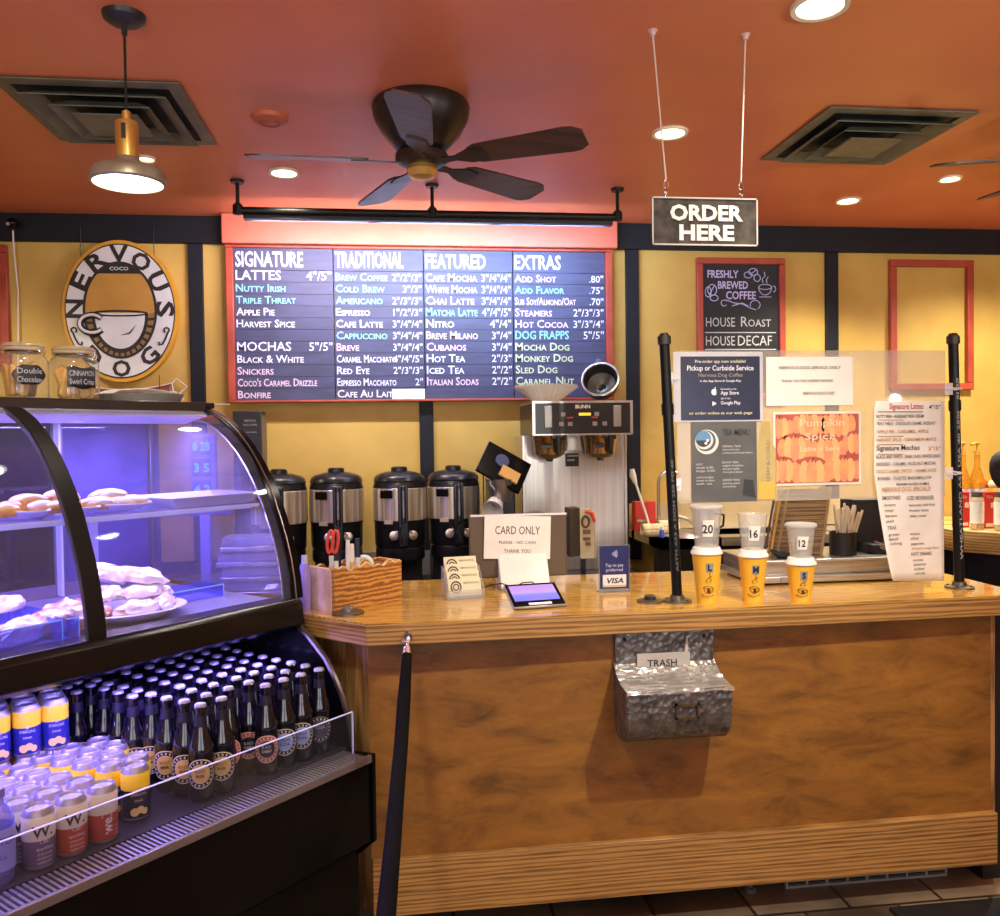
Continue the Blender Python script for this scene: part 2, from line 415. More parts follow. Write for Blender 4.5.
# ceiling fans
fan_dark = M('fan_bronze', (54,42,36), .38, .3, rgb2=(40,32,28)); blade_m = M('fan_blade', (86,54,40), .35, rgb2=(44,28,22), nscale=3, stretch=(1,12,1))
def fan(cx, cy, angs, label, rad=.55, pitch=-13):
    t = thing('ceiling_fan', label, 'ceiling fan', (cx, cy, CZ), group='ceiling fans')
    MB().lathe([(0, 0), (.15, 0), (.158, -.015), (.152, -.05), (.125, -.10), (.09, -.14), (.078, -.15), (0, -.15)], seg=40).build('motor_housing', fan_dark, t)
    MB().lathe([(0, -.15), (.07, -.15), (.085, -.165), (.085, -.185), (.06, -.20), (0, -.20)], seg=32).build('rotor', fan_dark, t)
    MB().lathe([(0, -.20), (.045, -.20), (.05, -.215), (.04, -.235), (.018, -.243), (0, -.245)], seg=24).build('switch_cap', brass, t)
    for i, a in enumerate(angs):
        rt = Matrix.Rotation(R(a), 4, 'Z') @ Matrix.Translation((0, 0, -.185)) @ Matrix.Rotation(R(pitch), 4, 'X')
        n = 14; pts = []
        for j in range(n+1):
            x = .17 + (rad-.17)*j/n; w = .048 + .02*(j/n)
            if j == n: w *= .55
            if j == n-1: w *= .9
            if j == 0: w *= .7
            pts.append((x, w))
        poly = [(x, w) for x, w in pts] + [(x, -w) for x, w in pts[::-1]]
        bl = MB().prism(poly, -.003, .003, 'z').xform(rt).build('blade', blade_m, t)
        MB().prism([(.06, .018), (.12, .012), (.17, .036), (.225, .03), (.225, -.03), (.17, -.036), (.12, -.012), (.06, -.018)], -.008, -.003, 'z').xform(rt).build('blade_bracket', fan_dark, bl)
    return t
fan(.10, 2.78, (-29, 38, 109, 181, 264), 'dark bronze ceiling fan with five blades in the middle of the ceiling')
fan(2.33, 2.50, (160, 232, 304, 16, 96), 'second ceiling fan at the right edge, only two blade ends in view')
# menu light rail
iron = M('black_iron_pipe', (34,30,28), .42, .5, rgb2=(24,22,20))
RY = 3.655
za, zc = ony(240, 210, RY).z, ony(618, 218, RY).z
zr = (za+zc)/2
hx = [onz(237, 180, CZ).x, onz(432, 184, CZ).x, onz(617, 189, CZ).x]
t = wthing('menu_light_rail', 'black pipe rail hanging from the ceiling in front of the menu board', 'rail', (hx[1], RY, CZ))
MB().cyl((hx[0]-.01, RY, zr), (hx[2]+.01, RY, zr), .016, seg=16).build('pipe', iron, t)
for x in hx:
    r = MB().cyl((x, RY, zr), (x, RY, CZ), .008, seg=12).build('hanger_rod', iron, t)
    MB().lathe([(0, CZ-.012), (.026, CZ-.012), (.03, CZ), (0, CZ)], (x, RY, 0), 20).build('ceiling_flange', iron, r)
    MB().lathe([(0, zr-.02), (.021, zr-.014), (.021, zr+.02), (.012, zr+.03), (0, zr+.03)], (x, RY, 0), 16).build('clamp', iron, r)
mb = MB().box(hx[0]+.02, hx[2]-.02, RY+.004, RY+.05, zr-.03, zr-.012)
mb.build('light_bar', M('light_bar_grey', (60,58,60), .4, .6), t)
# ORDER HERE sign
hk = [onz(653, 30, CZ), onz(745, 35, CZ)]; SY = (hk[0].y+hk[1].y)/2
tl, tr, br, bl = [ony(*p, SY) for p in ((651,197), (757,199), (757,247), (652,245))]
sx0, sx1, sz1, sz0 = (tl.x+bl.x)/2, (tr.x+br.x)/2, (tl.z+tr.z)/2, (bl.z+br.z)/2
sg = M('sign_slate', (92,84,76), .75, rgb2=(62,56,52), nscale=30, spec=.15)
t = wthing('order_here_sign', 'hanging grey sign reading ORDER HERE in white letters', 'sign', ((sx0+sx1)/2, SY, sz1))
MB().box(sx0, sx1, SY-.004, SY+.004, sz0, sz1).build('board', sg, t, bevel=.003)
b = MB()
for x0, x1, a, c_ in ((sx0, sx1, sz0, sz0+.004), (sx0, sx1, sz1-.004, sz1), (sx0, sx0+.004, sz0, sz1), (sx1-.004, sx1, sz0, sz1)): b.box(x0, x1, SY-.006, SY-.004, a, c_)
b.build('white_border', M('border_grey', (205,200,190), .5), t)
b = MB(); cxm = (sx0+sx1)/2+.004; hh = sz1-sz0
write(b, 'ORDER', cxm, sz0+hh*.53, hh*.31, w=(sx1-sx0)*.69, align='c', fn=lambda a, z: Vector((a, SY-.0055, z)), bold=.04)
write(b, 'HERE', cxm, sz0+hh*.12, hh*.31, w=(sx1-sx0)*.52, align='c', fn=lambda a, z: Vector((a, SY-.0055, z)), bold=.04)
b.build('lettering', M('sign_white', (244,240,230), .7, spec=.1), t)
cordm = M('white_cord', (225,205,190), .5)
sxs = [ony(666, 197, SY).x, ony(741, 199, SY).x]
for i in (0, 1):
    cx = sxs[i]
    MB().tube([(hk[i].x, SY, CZ-.012), (cx, SY, sz1+.045)], .0022, 6).build('hanging_cord', cordm, t)
    b = MB(); ringpts = [(cx+.006*math.cos(a), SY, sz1+.035+.011*math.sin(a)) for a in [2*PI*j/14 for j in range(15)]]
    b.tube(ringpts, .0018, 6); b.tube([(cx, SY+.008*math.cos(a), sz1+.012+.014*math.sin(a)) for a in [2*PI*j/14 for j in range(15)]], .0018, 6)
    b.build('hook', chrome, t)
    MB().lathe([(0, CZ-.016), (.007, CZ-.014), (.009, CZ-.006), (.014, CZ), (0, CZ)], (hk[i].x, SY, 0), 16).build('ceiling_anchor', M('clear_anchor', (215,170,160), .3), t)
# ---------------------------------------------------------------- back wall
# header and menu board
bx0, bx1 = -.79, 1.10
t = wthing('menu_board', 'wide red framed menu board with four columns of chalk lettering', 'menu board', ((bx0+bx1)/2, YW-.02, 1.72))
hd = wthing('menu_header_board', 'plain salmon red board above the menu board', 'board', (.15, YW-.031, 2.475))
MB().box(-.80, 1.12, YW-.10, YW-.031, 2.478, CZ-.002).build('board', M('header_paint', (206,108,80), .5, rgb2=(198,100,72)), hd, bevel=.004)
fw = .035; bz0, bz1 = 1.722, 2.476; FY = YW-.022
b = MB()
b.box(bx0, bx0+fw, FY-.05, FY, bz0+.012, bz1-.012); b.box(bx1-fw, bx1, FY-.05, FY, bz0+.012, bz1-.012); b.box(bx0, bx1, FY-.05, FY, bz1-.012, bz1); b.box(bx0, bx1, FY-.05, FY, bz0, bz0+.012)
b.build('frame', redw, t, bevel=.003)
slat = M('chalk_slat', (48,50,88), .62, rgb2=(34,36,68), nscale=9, stretch=(1,1,4), spec=.9)
MY = FY-.03
def mx(px, py): return ony(px, py, MY)
cols = [(237.5, 334), (334.5, 424), (424.5, 513), (513.5, 605)]
SIG = [('SIGNATURE', 257, 15, None, 0), ('LATTES', 276, 9.5, '4"/5"', 0), ('Nutty Irish', 288.5, 7.5, None, 1), ('Triple Threat', 300.5, 7.5, None, 1), ('Apple Pie', 312.5, 7.5, None, 0),
       ('Harvest Spice', 324, 7.5, None, 0), None, ('MOCHAS', 348.5, 9, '5"/5"', 0), ('Black & White', 361, 7.5, None, 0), ('Snickers', 372.5, 7.5, None, 2), ('Coco\'s Caramel Drizzle', 385, 7.5, None, 2), ('Bonfire', 397.5, 7.5, None, 2)]
TRA = [('TRADITIONAL', 259, 16, None, 0), ('Brew Coffee', 277.5, 7.5, '2"/2"/3"', 1), ('Cold Brew', 289.5, 7.5, '3"/3"', 1), ('Americano', 301, 7.5, '2"/3"/3"', 1), ('Espresso', 313, 7.5, '1"/2"/3"', 0),
       ('Cafe Latte', 324.5, 7.5, '3"/4"/4"', 0), ('Cappuccino', 336.5, 7.5, '3"/4"/4"', 1), ('Breve', 348.5, 7.5, '3"/4"/4"', 2), ('Caramel Macchiato', 360.5, 7.5, '4"/4"/5"', 0), ('Red Eye', 372, 7.5, '2"/3"/3"', 0),
       ('Espresso Macchiato', 384, 7.5, '2"', 0), ('Cafe Au Lait', 396, 7.5, None, 0)]
FEA = [('FEATURED', 261, 14.5, None, 0), ('Cafe Mocha', 281, 8, '3"/4"/4"', 2), ('White Mocha', 292.5, 8, '3"/4"/4"', 2), ('Chai Latte', 304, 8, '3"/4"/4"', 2), ('Matcha Latte', 315.5, 8.5, '4"/4"/5"', 1),
       ('Nitro', 327.5, 8.5, '4"/4"', 0), ('Breve Milano', 339, 8, '3"/4"', 2), ('Cubanos', 350.5, 8, '3"/4"', 2), ('Hot Tea', 362, 8, '2"/3"', 0), ('Iced Tea', 373.5, 8, '2"/2"', 0), ('Italian Sodas', 385, 8, '2"/2"', 2), None]
EXT = [('EXTRAS', 263, 14.5, None, 0), ('Add Shot', 284.5, 7.5, '.80"', 2), ('Add Flavor', 296, 7.5, '.75"', 1), ('Sub Soy/Almond/Oat', 307.5, 7.5, '.70"', 2), ('Steamers', 319.5, 8, '2"/3"/3"', 2),
       ('Hot Cocoa', 331, 8, '3"/3"/4"', 2), ('DOG FRAPPS', 342.5, 8.5, '5"/5"', 1), ('Mocha Dog', 353.5, 8, None, 3), ('Monkey Dog', 365, 8, None, 3), ('Sled Dog', 376, 8, None, 3), ('Caramel Nut', 387, 8, None, 3), None]
pxh = (mx(300,300).z-mx(300,301).z)
for ci, (c0, c1) in enumerate(cols):
    x0, x1 = mx(c0, 320).x, mx(c1, 320).x
    if ci == 0: x0 = bx0+fw
    if ci == 3: x1 = bx1-fw
    b = MB(); rows = [SIG, TRA, FEA, EXT][ci]
    zt = bz1-.012; zb_ = bz0+.012; hd_h = .105; n = 11; rh = (zt-hd_h-zb_)/n
    b.box(x0+.0012, x1-.0012, MY, FY-.001, zt-hd_h+.0015, zt)
    for j in range(n):
        zz = zt-hd_h-j*rh; b.box(x0+.0012, x1-.0012, MY+random.choice((0, .002)), FY-.001, zz-rh+.001, zz-.0005)
    pn = b.build('menu_column', slat, t, smooth=False)
    b = MB(); fn = lambda a, z: Vector((a, MY-.0015, z)); cw = x1-x0
    for i, r in enumerate(rows):
        if not r: continue
        zz = (zt-hd_h+.018) if i == 0 else zt-hd_h-(i-1)*rh-rh+.011
        if ci == 3 and i > 0: pass
        txt, _, h, pr, colr = r
        big = h > 10
        if big: write(b, txt, x0+.008, zz, h*pxh, w=cw*{0:.68, 1:.76, 2:.68, 3:.5}[ci], fn=fn, mi=0, bold=.02)
        else:
            write(b, txt, x0+.008, zz, h*pxh*1.02, fn=fn, mi=colr, small=True, bold=.012, maxw=cw*(.80 if not pr else (.58 if 'Mac' not in txt and '/A' not in txt else .66)))
            if pr: write(b, pr, x1-.01, zz, h*pxh*.95, fn=fn, align='r', mi=0, maxw=cw*.33, bold=.004)
    b.build('lettering', [gwhite, gcyan, gpink, gyell], pn, smooth=False)
# a paper slip over the last price
a = mx(392, 389); c_ = mx(425, 401)
MB().box(a.x, c_.x, MY-.003, MY-.0015, c_.z, a.z).build('paper_slip', white, t)
# framed boards on the right of the menu
def framed(name, label, cat, x0, x1, z0, z1, fwid=.035, inner=None, d=.03):
    t = wthing(name, label, cat, ((x0+x1)/2, YW, z0))
    b = MB(); y0, y1 = YW-d, YW-.001
    b.box(x0, x1, y0, y1, z1-fwid, z1); b.box(x0, x1, y0, y1, z0, z0+fwid); b.box(x0, x0+fwid, y0, y1, z0+fwid, z1-fwid); b.box(x1-fwid, x1, y0, y1, z0+fwid, z1-fwid)
    b.build('frame', redw, t, bevel=.004)
    if inner: MB().box(x0+fwid, x1-fwid, y1-.012, y1, z0+fwid, z1-fwid).build('board', inner, t)
    return t
blackboard = M('blackboard', (22,20,26), .5, rgb2=(16,15,20))
fx0, fx1 = ony(697, 300, YW-.02).x, ony(785, 300, YW-.02).x
fz1 = ony(740, 258, YW-.02).z
ft = framed('coffee_chalkboard', 'red framed chalkboard reading FRESHLY BREWED COFFEE, HOUSE ROAST and HOUSE DECAF', 'chalkboard', fx0, fx1, 1.72, fz1, .032, blackboard)
fy = YW-.0145
def wp(px, py, y=fy): return ony(px, py, y)
b = MB(); fn = lambda a, z: Vector((a, fy, z))
for txt, px, py, wpx, hpx, mi in (('FRESHLY', 707.5, 277.5, 31, 8, 1), ('BREWED', 718, 288.5, 30, 8, 1), ('COFFEE', 726, 299, 30, 8.5, 1), ('HOUSE', 706, 326.5, 29, 10, 0), ('Roast', 741, 326.5, 30, 11, 0), ('HOUSE', 706, 345.5, 29, 10.5, 0), ('DECAF', 738, 345.5, 34, 11, 0)):
    p_ = wp(px, py); q_ = wp(px+wpx, py); write(b, txt, p_.x, p_.z, hpx*pxh, w=q_.x-p_.x, fn=fn, mi=mi, small=True, bold=.0 if mi == 0 else .02)
for y_ in (332.5, 349.5):
    a, c_ = wp(705, y_), wp(776, y_-1); b.box(a.x, c_.x, fy-.001, fy, a.z-.0025, a.z+.0025)
b.build('lettering', [M('chalk_grey', (205,203,200), .9), M('chalk_lilac', (205,195,235), .9)], ft, smooth=False)
def tubes2d(mb, polys, fn, r, mi=0):
    for pts in polys: mb.tube([fn(*q) for q in pts], r, 6, mi)
b = MB()
def W(px, py): return wp(px, py) + Vector((0, -.002, 0))
def ell(cx, cy, rx, ry, a0=0, a1=360, n=16): return [(cx+rx*math.cos(R(a0+(a1-a0)*i/n)), cy+ry*math.sin(R(a0+(a1-a0)*i/n))) for i in range(n+1)]
tubes2d(b, [ell(753, 272, 4.5, 3.5), ell(748, 275, 4, 3), [(750,275), (756,270)], ell(757,278,3.2,3.6), ell(712,290,4.5,5.5), ell(708,292,3,5), [(709,295), (714,286)], ell(714,298,4,3),
            ell(765, 287, 6.5, 2.6), ell(765, 287, 6.5, 8, 0, 180), ell(773,289,2.5,3,-90,90), [(759,297), (771,297)], [(763,283), (762,279), (765,276), (764,272)], [(767,283), (766,280), (768,277)],
            ell(724,303,3,3,40,330), [(726,300), (734,303), (742,304), (750,308), (756,310)], ell(755,305,5,4.5,60,-200), [(732,306), (742,303), (748,306)]], W, .0022)
b.build('chalk_drawing', M('chalk_lilac2', (200,200,235), .9), ft)
ex0, ex1 = ony(890, 300, YW-.02).x, ony(973, 300, YW-.02).x
framed('empty_picture_frame', 'empty red wooden frame on the yellow wall, right of the chalkboard', 'frame', ex0, ex1, ony(930, 390, YW-.02).z, ony(930, 260, YW-.02).z, .036)
framed('red_wall_frame', 'red wooden frame cut off by the left edge, above the cookie jars', 'frame', -2.3, ony(8, 290, YW-.02).x, ony(8, 345, YW-.02).z-.1, ony(8, 245, YW-.02).z, .036, M('red_board', (150,52,34), .5))
# security camera on the beam
p = ony(15, 224, YW-.06)
t = wthing('wall_camera', 'small black camera on the dark beam, a white cable hanging down', 'camera', (p.x, YW-.03, p.z))
MB().lathe([(0, 0), (.03, 0), (.032, .012), (0, .012)], (0,0,0), 20).xform(Matrix.Translation((p.x, YW-.03, p.z)) @ Matrix.Rotation(R(90), 4, 'X')).build('mount', black, t)
MB().tube([(p.x, YW-.04, p.z), (p.x, YW-.07, p.z+.01)], .008).ball((p.x, YW-.085, p.z-.002), .026).build('camera_head', blackg, t)
MB().cyl((p.x-.01, YW-.105, p.z-.01), (p.x-.01, YW-.112, p.z-.012), .008).build('lens', chrome, t)
MB().tube([(p.x-.01, YW-.06, p.z-.03), (p.x-.015, YW-.045, p.z-.12), (p.x-.012, YW-.02, p.z-.3), (p.x-.02, YW-.02, p.z-.7)], .004).build('cable', cordm, t)
# round coffee shop sign
L_, Rr = ony(62, 311, YW-.05), ony(178, 311, YW-.05); T_, B_ = ony(120, 240, YW-.05), ony(120, 382, YW-.05)
ox, oz = (L_.x+Rr.x)/2, (T_.z+B_.z)/2; A_, BB = (Rr.x-L_.x)/2, (T_.z-B_.z)/2
t = wthing('oval_shop_sign', 'oval shop sign reading NERVOUS DOG around a coffee cup', 'sign', (ox, YW, oz-BB))
gold = M('sign_gold', (222,158,40), .4); cream2 = M('sign_cream', (226,222,214), .45); dark = M('sign_black', (38,28,24), .5); stan = M('sign_tan', (196,142,58), .5); sbrown = M('sign_brown', (150,110,62), .5)
def oval(k1, k0, y0, y1, n, m, seg=64):
    b = MB()
    po = [(ox+A_*k1*math.cos(2*PI*i/seg), oz+BB*k1*math.sin(2*PI*i/seg)) for i in range(seg)]
    return b.prism(po, y0, y1, 'y').build(n, m, t)
SYY = YW-.05
def shift(k, w): return k
oval(1.0, 0, SYY, YW-.002, 'gold_rim', gold); oval(.95, 0, SYY-.002, SYY, 'black_rim', dark); oval(.93, 0, SYY-.004, SYY-.002, 'cream_ring', cream2)
IA, IB = A_*.64, BB*.685
def oval2(a, b_, y0, y1, n, m, z0=None, z1=None, par=None):
    po = [(ox+a*math.cos(2*PI*i/64), oz+.004+b_*math.sin(2*PI*i/64)) for i in range(64)]
    if z1 is not None: po = [(x, min(z, z1)) for x, z in po]
    if z0 is not None: po = [(x, max(z, z0)) for x, z in po]
    return MB().prism(po, y0, y1, 'y').build(n, m, par or t)
oval2(IA, IB, SYY-.006, SYY-.004, 'inner_rim', dark)
zlo = oz+IB*.80
oval2(IA*.93, IB*.95, SYY-.007, SYY-.006, 'tan_field', stan, oz-IB*.1, zlo-.008)
oval2(IA*.93, IB*.95, SYY-.007, SYY-.006, 'brown_band', dark, zlo)
b = MB(); fs = lambda a, z: Vector((a, SYY-.0078, z))
write(b, 'COCO', ox, zlo+.008, .016, w=.085, align='c', fn=fs, bold=.02); b.build('small_lettering', cream2, t, smooth=False)
# ribbed saucer rays
b = MB()
for i in range(17):
    a0 = R(188 + i*10.2); a1 = a0 + R(6.2)
    pts = [(ox+IA*.93*math.cos(a0), oz+.004+IB*.95*math.sin(a0)), (ox+IA*.93*math.cos(a1), oz+.004+IB*.95*math.sin(a1)), (ox+IA*.68*math.cos(a1), oz-.01+IB*.72*math.sin(a1)), (ox+IA*.68*math.cos(a0), oz-.01+IB*.72*math.sin(a0))]
    b.prism(pts, SYY-.0075, SYY-.006, 'y')
b.build('saucer_rays', sbrown, t, smooth=False)
def cup_poly(k, dx=0):
    cz = oz-.02; pts = []
    for i in range(25):
        a = R(180+180*i/24); pts.append((ox+.0+IA*.70*k*math.cos(a), cz+IB*.72*k*math.sin(a)+ (0 if 0 < i < 24 else .01)))
    return pts
MB().prism(cup_poly(1.08), SYY-.009, SYY-.0075, 'y').build('cup_outline', dark, t)
cp = MB().prism(cup_poly(.96), SYY-.0105, SYY-.009, 'y').build('cup', cream2, t)
hc = (ox-IA*.86, oz-IB*.27)
MB().tube([(hc[0]+.055*math.cos(R(a))+.02, SYY-.008, hc[1]+.042*math.sin(R(a))) for a in range(40, 321, 20)], .016, 8).build('handle_outline', dark, cp)
MB().tube([(hc[0]+.055*math.cos(R(a))+.02, SYY-.018, hc[1]+.042*math.sin(R(a))) for a in range(40, 321, 20)], .008, 8).build('handle', cream2, cp)
MB().tube([(ox+IA*.02, SYY-.0105, oz-IB*.50), (ox+IA*.25, SYY-.0105, oz-IB*.46), (ox+IA*.42, SYY-.0105, oz-IB*.30)], [.001, .0045, .001], 6).build('cup_shine', dark, cp)
MB().tube([(ox+IA*.74*math.cos(R(a)), SYY-.0105, oz-.012+.012*math.sin(R(a))) for a in range(0, 361, 20)], .004, 6).build('cup_mouth', dark, cp)
# letters around the ring
b = MB()
def ringtext(txt, a_start, a_end, h, flip=False):
    n = len(txt)
    for i, ch in enumerate(txt):
        a = a_start + (a_end-a_start)*(i/(n-1))
        ra, rb = A_*.785, BB*.805
        c0 = Vector((ox+ra*math.cos(R(a)), 0, oz+rb*math.sin(R(a))))
        tx = Vector((-ra*math.sin(R(a)), 0, rb*math.cos(R(a)))).normalized()
        if not flip: tx = -tx
        up = Vector((-tx.z, 0, tx.x))
        vs, fs_ = glyphs(ch, False, .03)
        xs_ = [v.x for v in vs]; cxg = (min(xs_)+max(xs_))/2; kk = h/.71
        wsc = min(1.5, (h*1.12)/((max(xs_)-min(xs_))*kk+1e-6))
        nv = [b.bm.verts.new(c0 + tx*((v.x-cxg)*kk*wsc) + up*((v.y-.355)*kk) + Vector((0, SYY-.0055, 0))) for v in vs]
        for f in fs_: b._f([nv[j] for j in f], 0)
ringtext('NERVOUS', 178, 2, .078)
ringtext('DOG', 232, 308, .074, True)
b.build('ring_lettering', dark, t, smooth=False)
b = MB()
for sgn in (-1, 1):
    X0 = ox + sgn*A_*.80; Z0 = oz-BB*.36
    b.tube([(X0+sgn*(.012*math.cos(R(q))), SYY-.006, Z0+.03+.012*math.sin(R(q))) for q in range(-60, 250, 30)], .004, 6)
    b.tube([(X0+sgn*.006, SYY-.006, Z0+.022), (X0-sgn*.006, SYY-.006, Z0-.01), (X0-sgn*.02, SYY-.006, Z0-.035), (X0-sgn*.034, SYY-.006, Z0-.04), (X0-sgn*.036, SYY-.006, Z0-.025)], .0045, 6)
b.build('scroll_ornaments', dark, t)
for px, py in ((81, 255), (154, 253)):
    p0 = ony(px, py, YW-.035); MB().tube([(p0.x, YW-.035, p0.z-.03), (p0.x, YW-.036, CZ-.06)], .002, 6).build('hanging_wire', black, t)
# ribbon plaque beneath
t = wthing('ribbon_plaque', 'dark red ribbon shaped plaque hanging below the oval sign, cream outline', 'plaque', (ox+.05, YW, 1.75))
def rb(f):
    x = -.2 + f*.42; return Vector((ox+x, 0, 1.755 + .5*(x-.0)**2*1.2))
b = MB(); b.grid(lambda u, v: rb(u)+Vector((0, YW-.02, (v-.5)*.075)), 20, 1); rbb = b.build('ribbon', M('ribbon_red', (120,48,30), .5), t, solid=.004)
b = MB()
for v in (-.5, .5): b.tube([rb(i/20)+Vector((0, YW-.022, v*.075)) for i in range(21)], .0028, 6)
e = rb(1)
b.tube([e+Vector((0, YW-.022, .037)), e+Vector((.01, YW-.022, -.045)), e+Vector((.05, YW-.022, -.04)), e+Vector((.035, YW-.022, -.01)), e+Vector((.07, YW-.022, .02)), e+Vector((.02, YW-.022, .06)), e+Vector((0, YW-.022, .037))], .0028, 6)
b.tube([rb(.8)+Vector((.01*math.cos(R(q)), YW-.022, .01*math.sin(R(q)))) for q in range(0, 330, 30)], .0028, 6)
b.build('cream_outline', cream2, t)
MB().tube([(ony(159, 371, YW-.03).x, YW-.028, 1.86), (ony(159, 371, YW-.03).x, YW-.028, 1.80)], .002, 6).build('hanging_wire', black, t)
# ================================================================= service counter
TZ = 1.0
t = wthing('countertop', 'thick varnished oak countertop running across the room', 'countertop', (.9, 2.86, TZ-.068))
poly = [(-.094, 2.50), (2.06, 2.552), (2.06, 3.24), (-.885, 3.24)]
t_top = MB().prism(poly, TZ-.004, TZ, 'z').build('varnished_surface', top_m, t)
MB().prism(poly, TZ-.067, TZ-.004, 'z').build('oak_edge', oak, t, bevel=.003)
t = cfr = wthing('wooden_counter', 'stained plywood counter front with an oak skirting board, marks and knots in the wood', 'counter', (.9, 2.8, .09))
MB().prism([(-.093, 2.58), (1.96, 2.60), (1.96, 2.62), (-.08, 2.60)], .10, TZ-.067, 'z').build('front_panel', ply, t)
MB().prism([(-.093, 2.58), (-.08, 2.60), (-.30, 2.83), (-.32, 2.815)], .10, TZ-.067, 'z').build('end_panel', oakd, t)
MB().prism([(-.09, 2.556), (1.968, 2.576), (1.968, 2.601), (-.09, 2.580)], .095, .268, 'z').build('skirting_board', oak, t, bevel=.003)
MB().prism([(1.955, 2.60), (1.975, 2.60), (1.975, 3.19), (1.955, 3.19)], .1, TZ-.067, 'z').build('right_side_panel', oakd, t)
MB().prism([(-.0, 2.80), (2.04, 2.80), (2.04, 2.82), (-.0, 2.82)], 0, .93, 'z').box(1.975, 2.05, 2.66, 3.2, 0, .93).build('inner_panel', M('dark_recess', (26,20,18), .7), t)
g = wthing('floor_register', 'grey metal floor register grille under the counter skirting', 'vent', (1.58, 2.715, 0))
b = MB().box(1.284, 1.872, 2.70, 2.715, 0, .008); b.box(1.284, 1.872, 2.70, 2.715, .062, .07)
for i in range(9): b.box(1.284+i*.0725, 1.292+i*.0725, 2.70, 2.715, .008, .062)
b.box(1.29, 1.87, 2.703, 2.715, .02, .028).box(1.29, 1.87, 2.703, 2.715, .042, .05)
b.build('grille', M('register_metal', (170,168,160), .5, .4), g)
MB().box(1.29, 1.87, 2.716, 2.79, 0, .065).build('duct', ventd, g)
l = onz(752, 894, 0)
MB().lathe([(0, 0), (.02, 0), (.02, .012), (.012, .016), (.012, .1), (0, .1)], (l.x, l.y+.02, 0), 14).build('adjustable_foot', M('foot_grey', (110,108,100), .5, .3), cfr)
p0 = onz(952, 908, 0)
solo(MB().box(1.55, 2.4, 2.10, 2.53, 0, .012).build('floor_mat', M('rubber_mat', (16,16,18), .7), None, bevel=.004), 'black rubber floor mat in front of the counter, bottom right corner', 'mat')
# trash chute
def py_(px, py, Y=2.58): return ony(px, py, Y)
hx0, hx1 = ony(615, 650, 2.575).x, ony(714, 650, 2.575).x-.004
galv = M('galvanised_hammered', (150,148,142), .38, .85, rgb2=(96,95,92), nscale=30, kind='hammer', bump=.9, bscale=55, lo=.3, hi=.7)
t = wthing('trash_bin', 'galvanised metal trash pocket under the countertop, labelled TRASH', 'trash bin', ((hx0+hx1)/2, 2.575, .64))
MB().box(hx0, hx1, 2.570, 2.578, .66, TZ-.070).build('back_plate', galv, t)
pk = [(2.572, .645), (2.545, .622), (2.51, .615), (2.475, .622), (2.448, .645), (2.434, .68), (2.43, .72), (2.43, .777)]
b = MB().strip(pk, hx0, hx1, .004, 'x')
side = [(2.575, .645), (2.545, .622), (2.51, .615), (2.475, .622), (2.448, .645), (2.434, .68), (2.43, .72), (2.43, .777), (2.50, .784), (2.55, .80), (2.575, .83)]
b.strip([(2.432, .775), (2.50, .778), (2.55, .794), (2.572, .825)], hx0, hx1, .004, 'x')
b.prism(side, hx0-.004, hx0, 'x').prism(side, hx1, hx1+.004, 'x'); b.box(hx0, hx1, 2.575, 2.579, .64, .70)
b.build('pocket', galv, t)
fr = MB(); gx = (hx0+hx1)/2+.02; gy = 2.422
for (a, c_, d, e) in ((gx-.036, gx+.036, .735, .741), (gx-.036, gx+.036, .695, .701), (gx-.036, gx-.030, .695, .741), (gx+.030, gx+.036, .695, .741)): fr.box(a, c_, gy-.004, gy+.012, d, e)
fr.build('label_holder', M('rusty_holder', (92,72,52), .5, .5), t)
for sx in (hx0+.03, hx1-.03): MB().ball((sx, 2.569, .905), .006, sc=(1,.5,1)).build('screw', black, t)
bag = Glass('clear_bag', (215,212,205), haze=.22, gloss=4, hazecol=(225,220,210), rough=.14)
b = MB()
prof = [(2.562, .815), (2.545, .800), (2.51, .790), (2.47, .784), (2.428, .783), (2.422, .774)]
def bf(u, v):
    f = v*(len(prof)-1); i = min(int(f), len(prof)-2); g_ = f-i
    y = prof[i][0]*(1-g_)+prof[i+1][0]*g_; z = prof[i][1]*(1-g_)+prof[i+1][1]*g_
    x = hx0-.005+(hx1-hx0+.012)*u
    return Vector((x, y-.004+.006*noise.noise(Vector((u*5, v*22, 0))), z+.006*noise.noise(Vector((u*3, v*26, 3)))))
b.grid(bf, 40, 30).build('bag_liner', bag, t)
a, c_ = ony(637, 654, 2.562), ony(690, 667, 2.562)
b = MB().box(a.x, c_.x, 2.5615, 2.564, c_.z, a.z); b.prism([(c_.x-.004, c_.z), (c_.x-.022, c_.z), (c_.x-.012, a.z+.05), (c_.x-.006, a.z+.05)], 2.562, 2.564, 'y')
b.build('label_tape', M('tape', (186,182,174), .6), t)
b = MB(); write(b, 'TRASH', (a.x+c_.x)/2-.005, c_.z+.007, .022, w=.095, align='c', fn=lambda x, z: Vector((x, 2.5607, z)), bold=.01); b.build('lettering', ink, t)
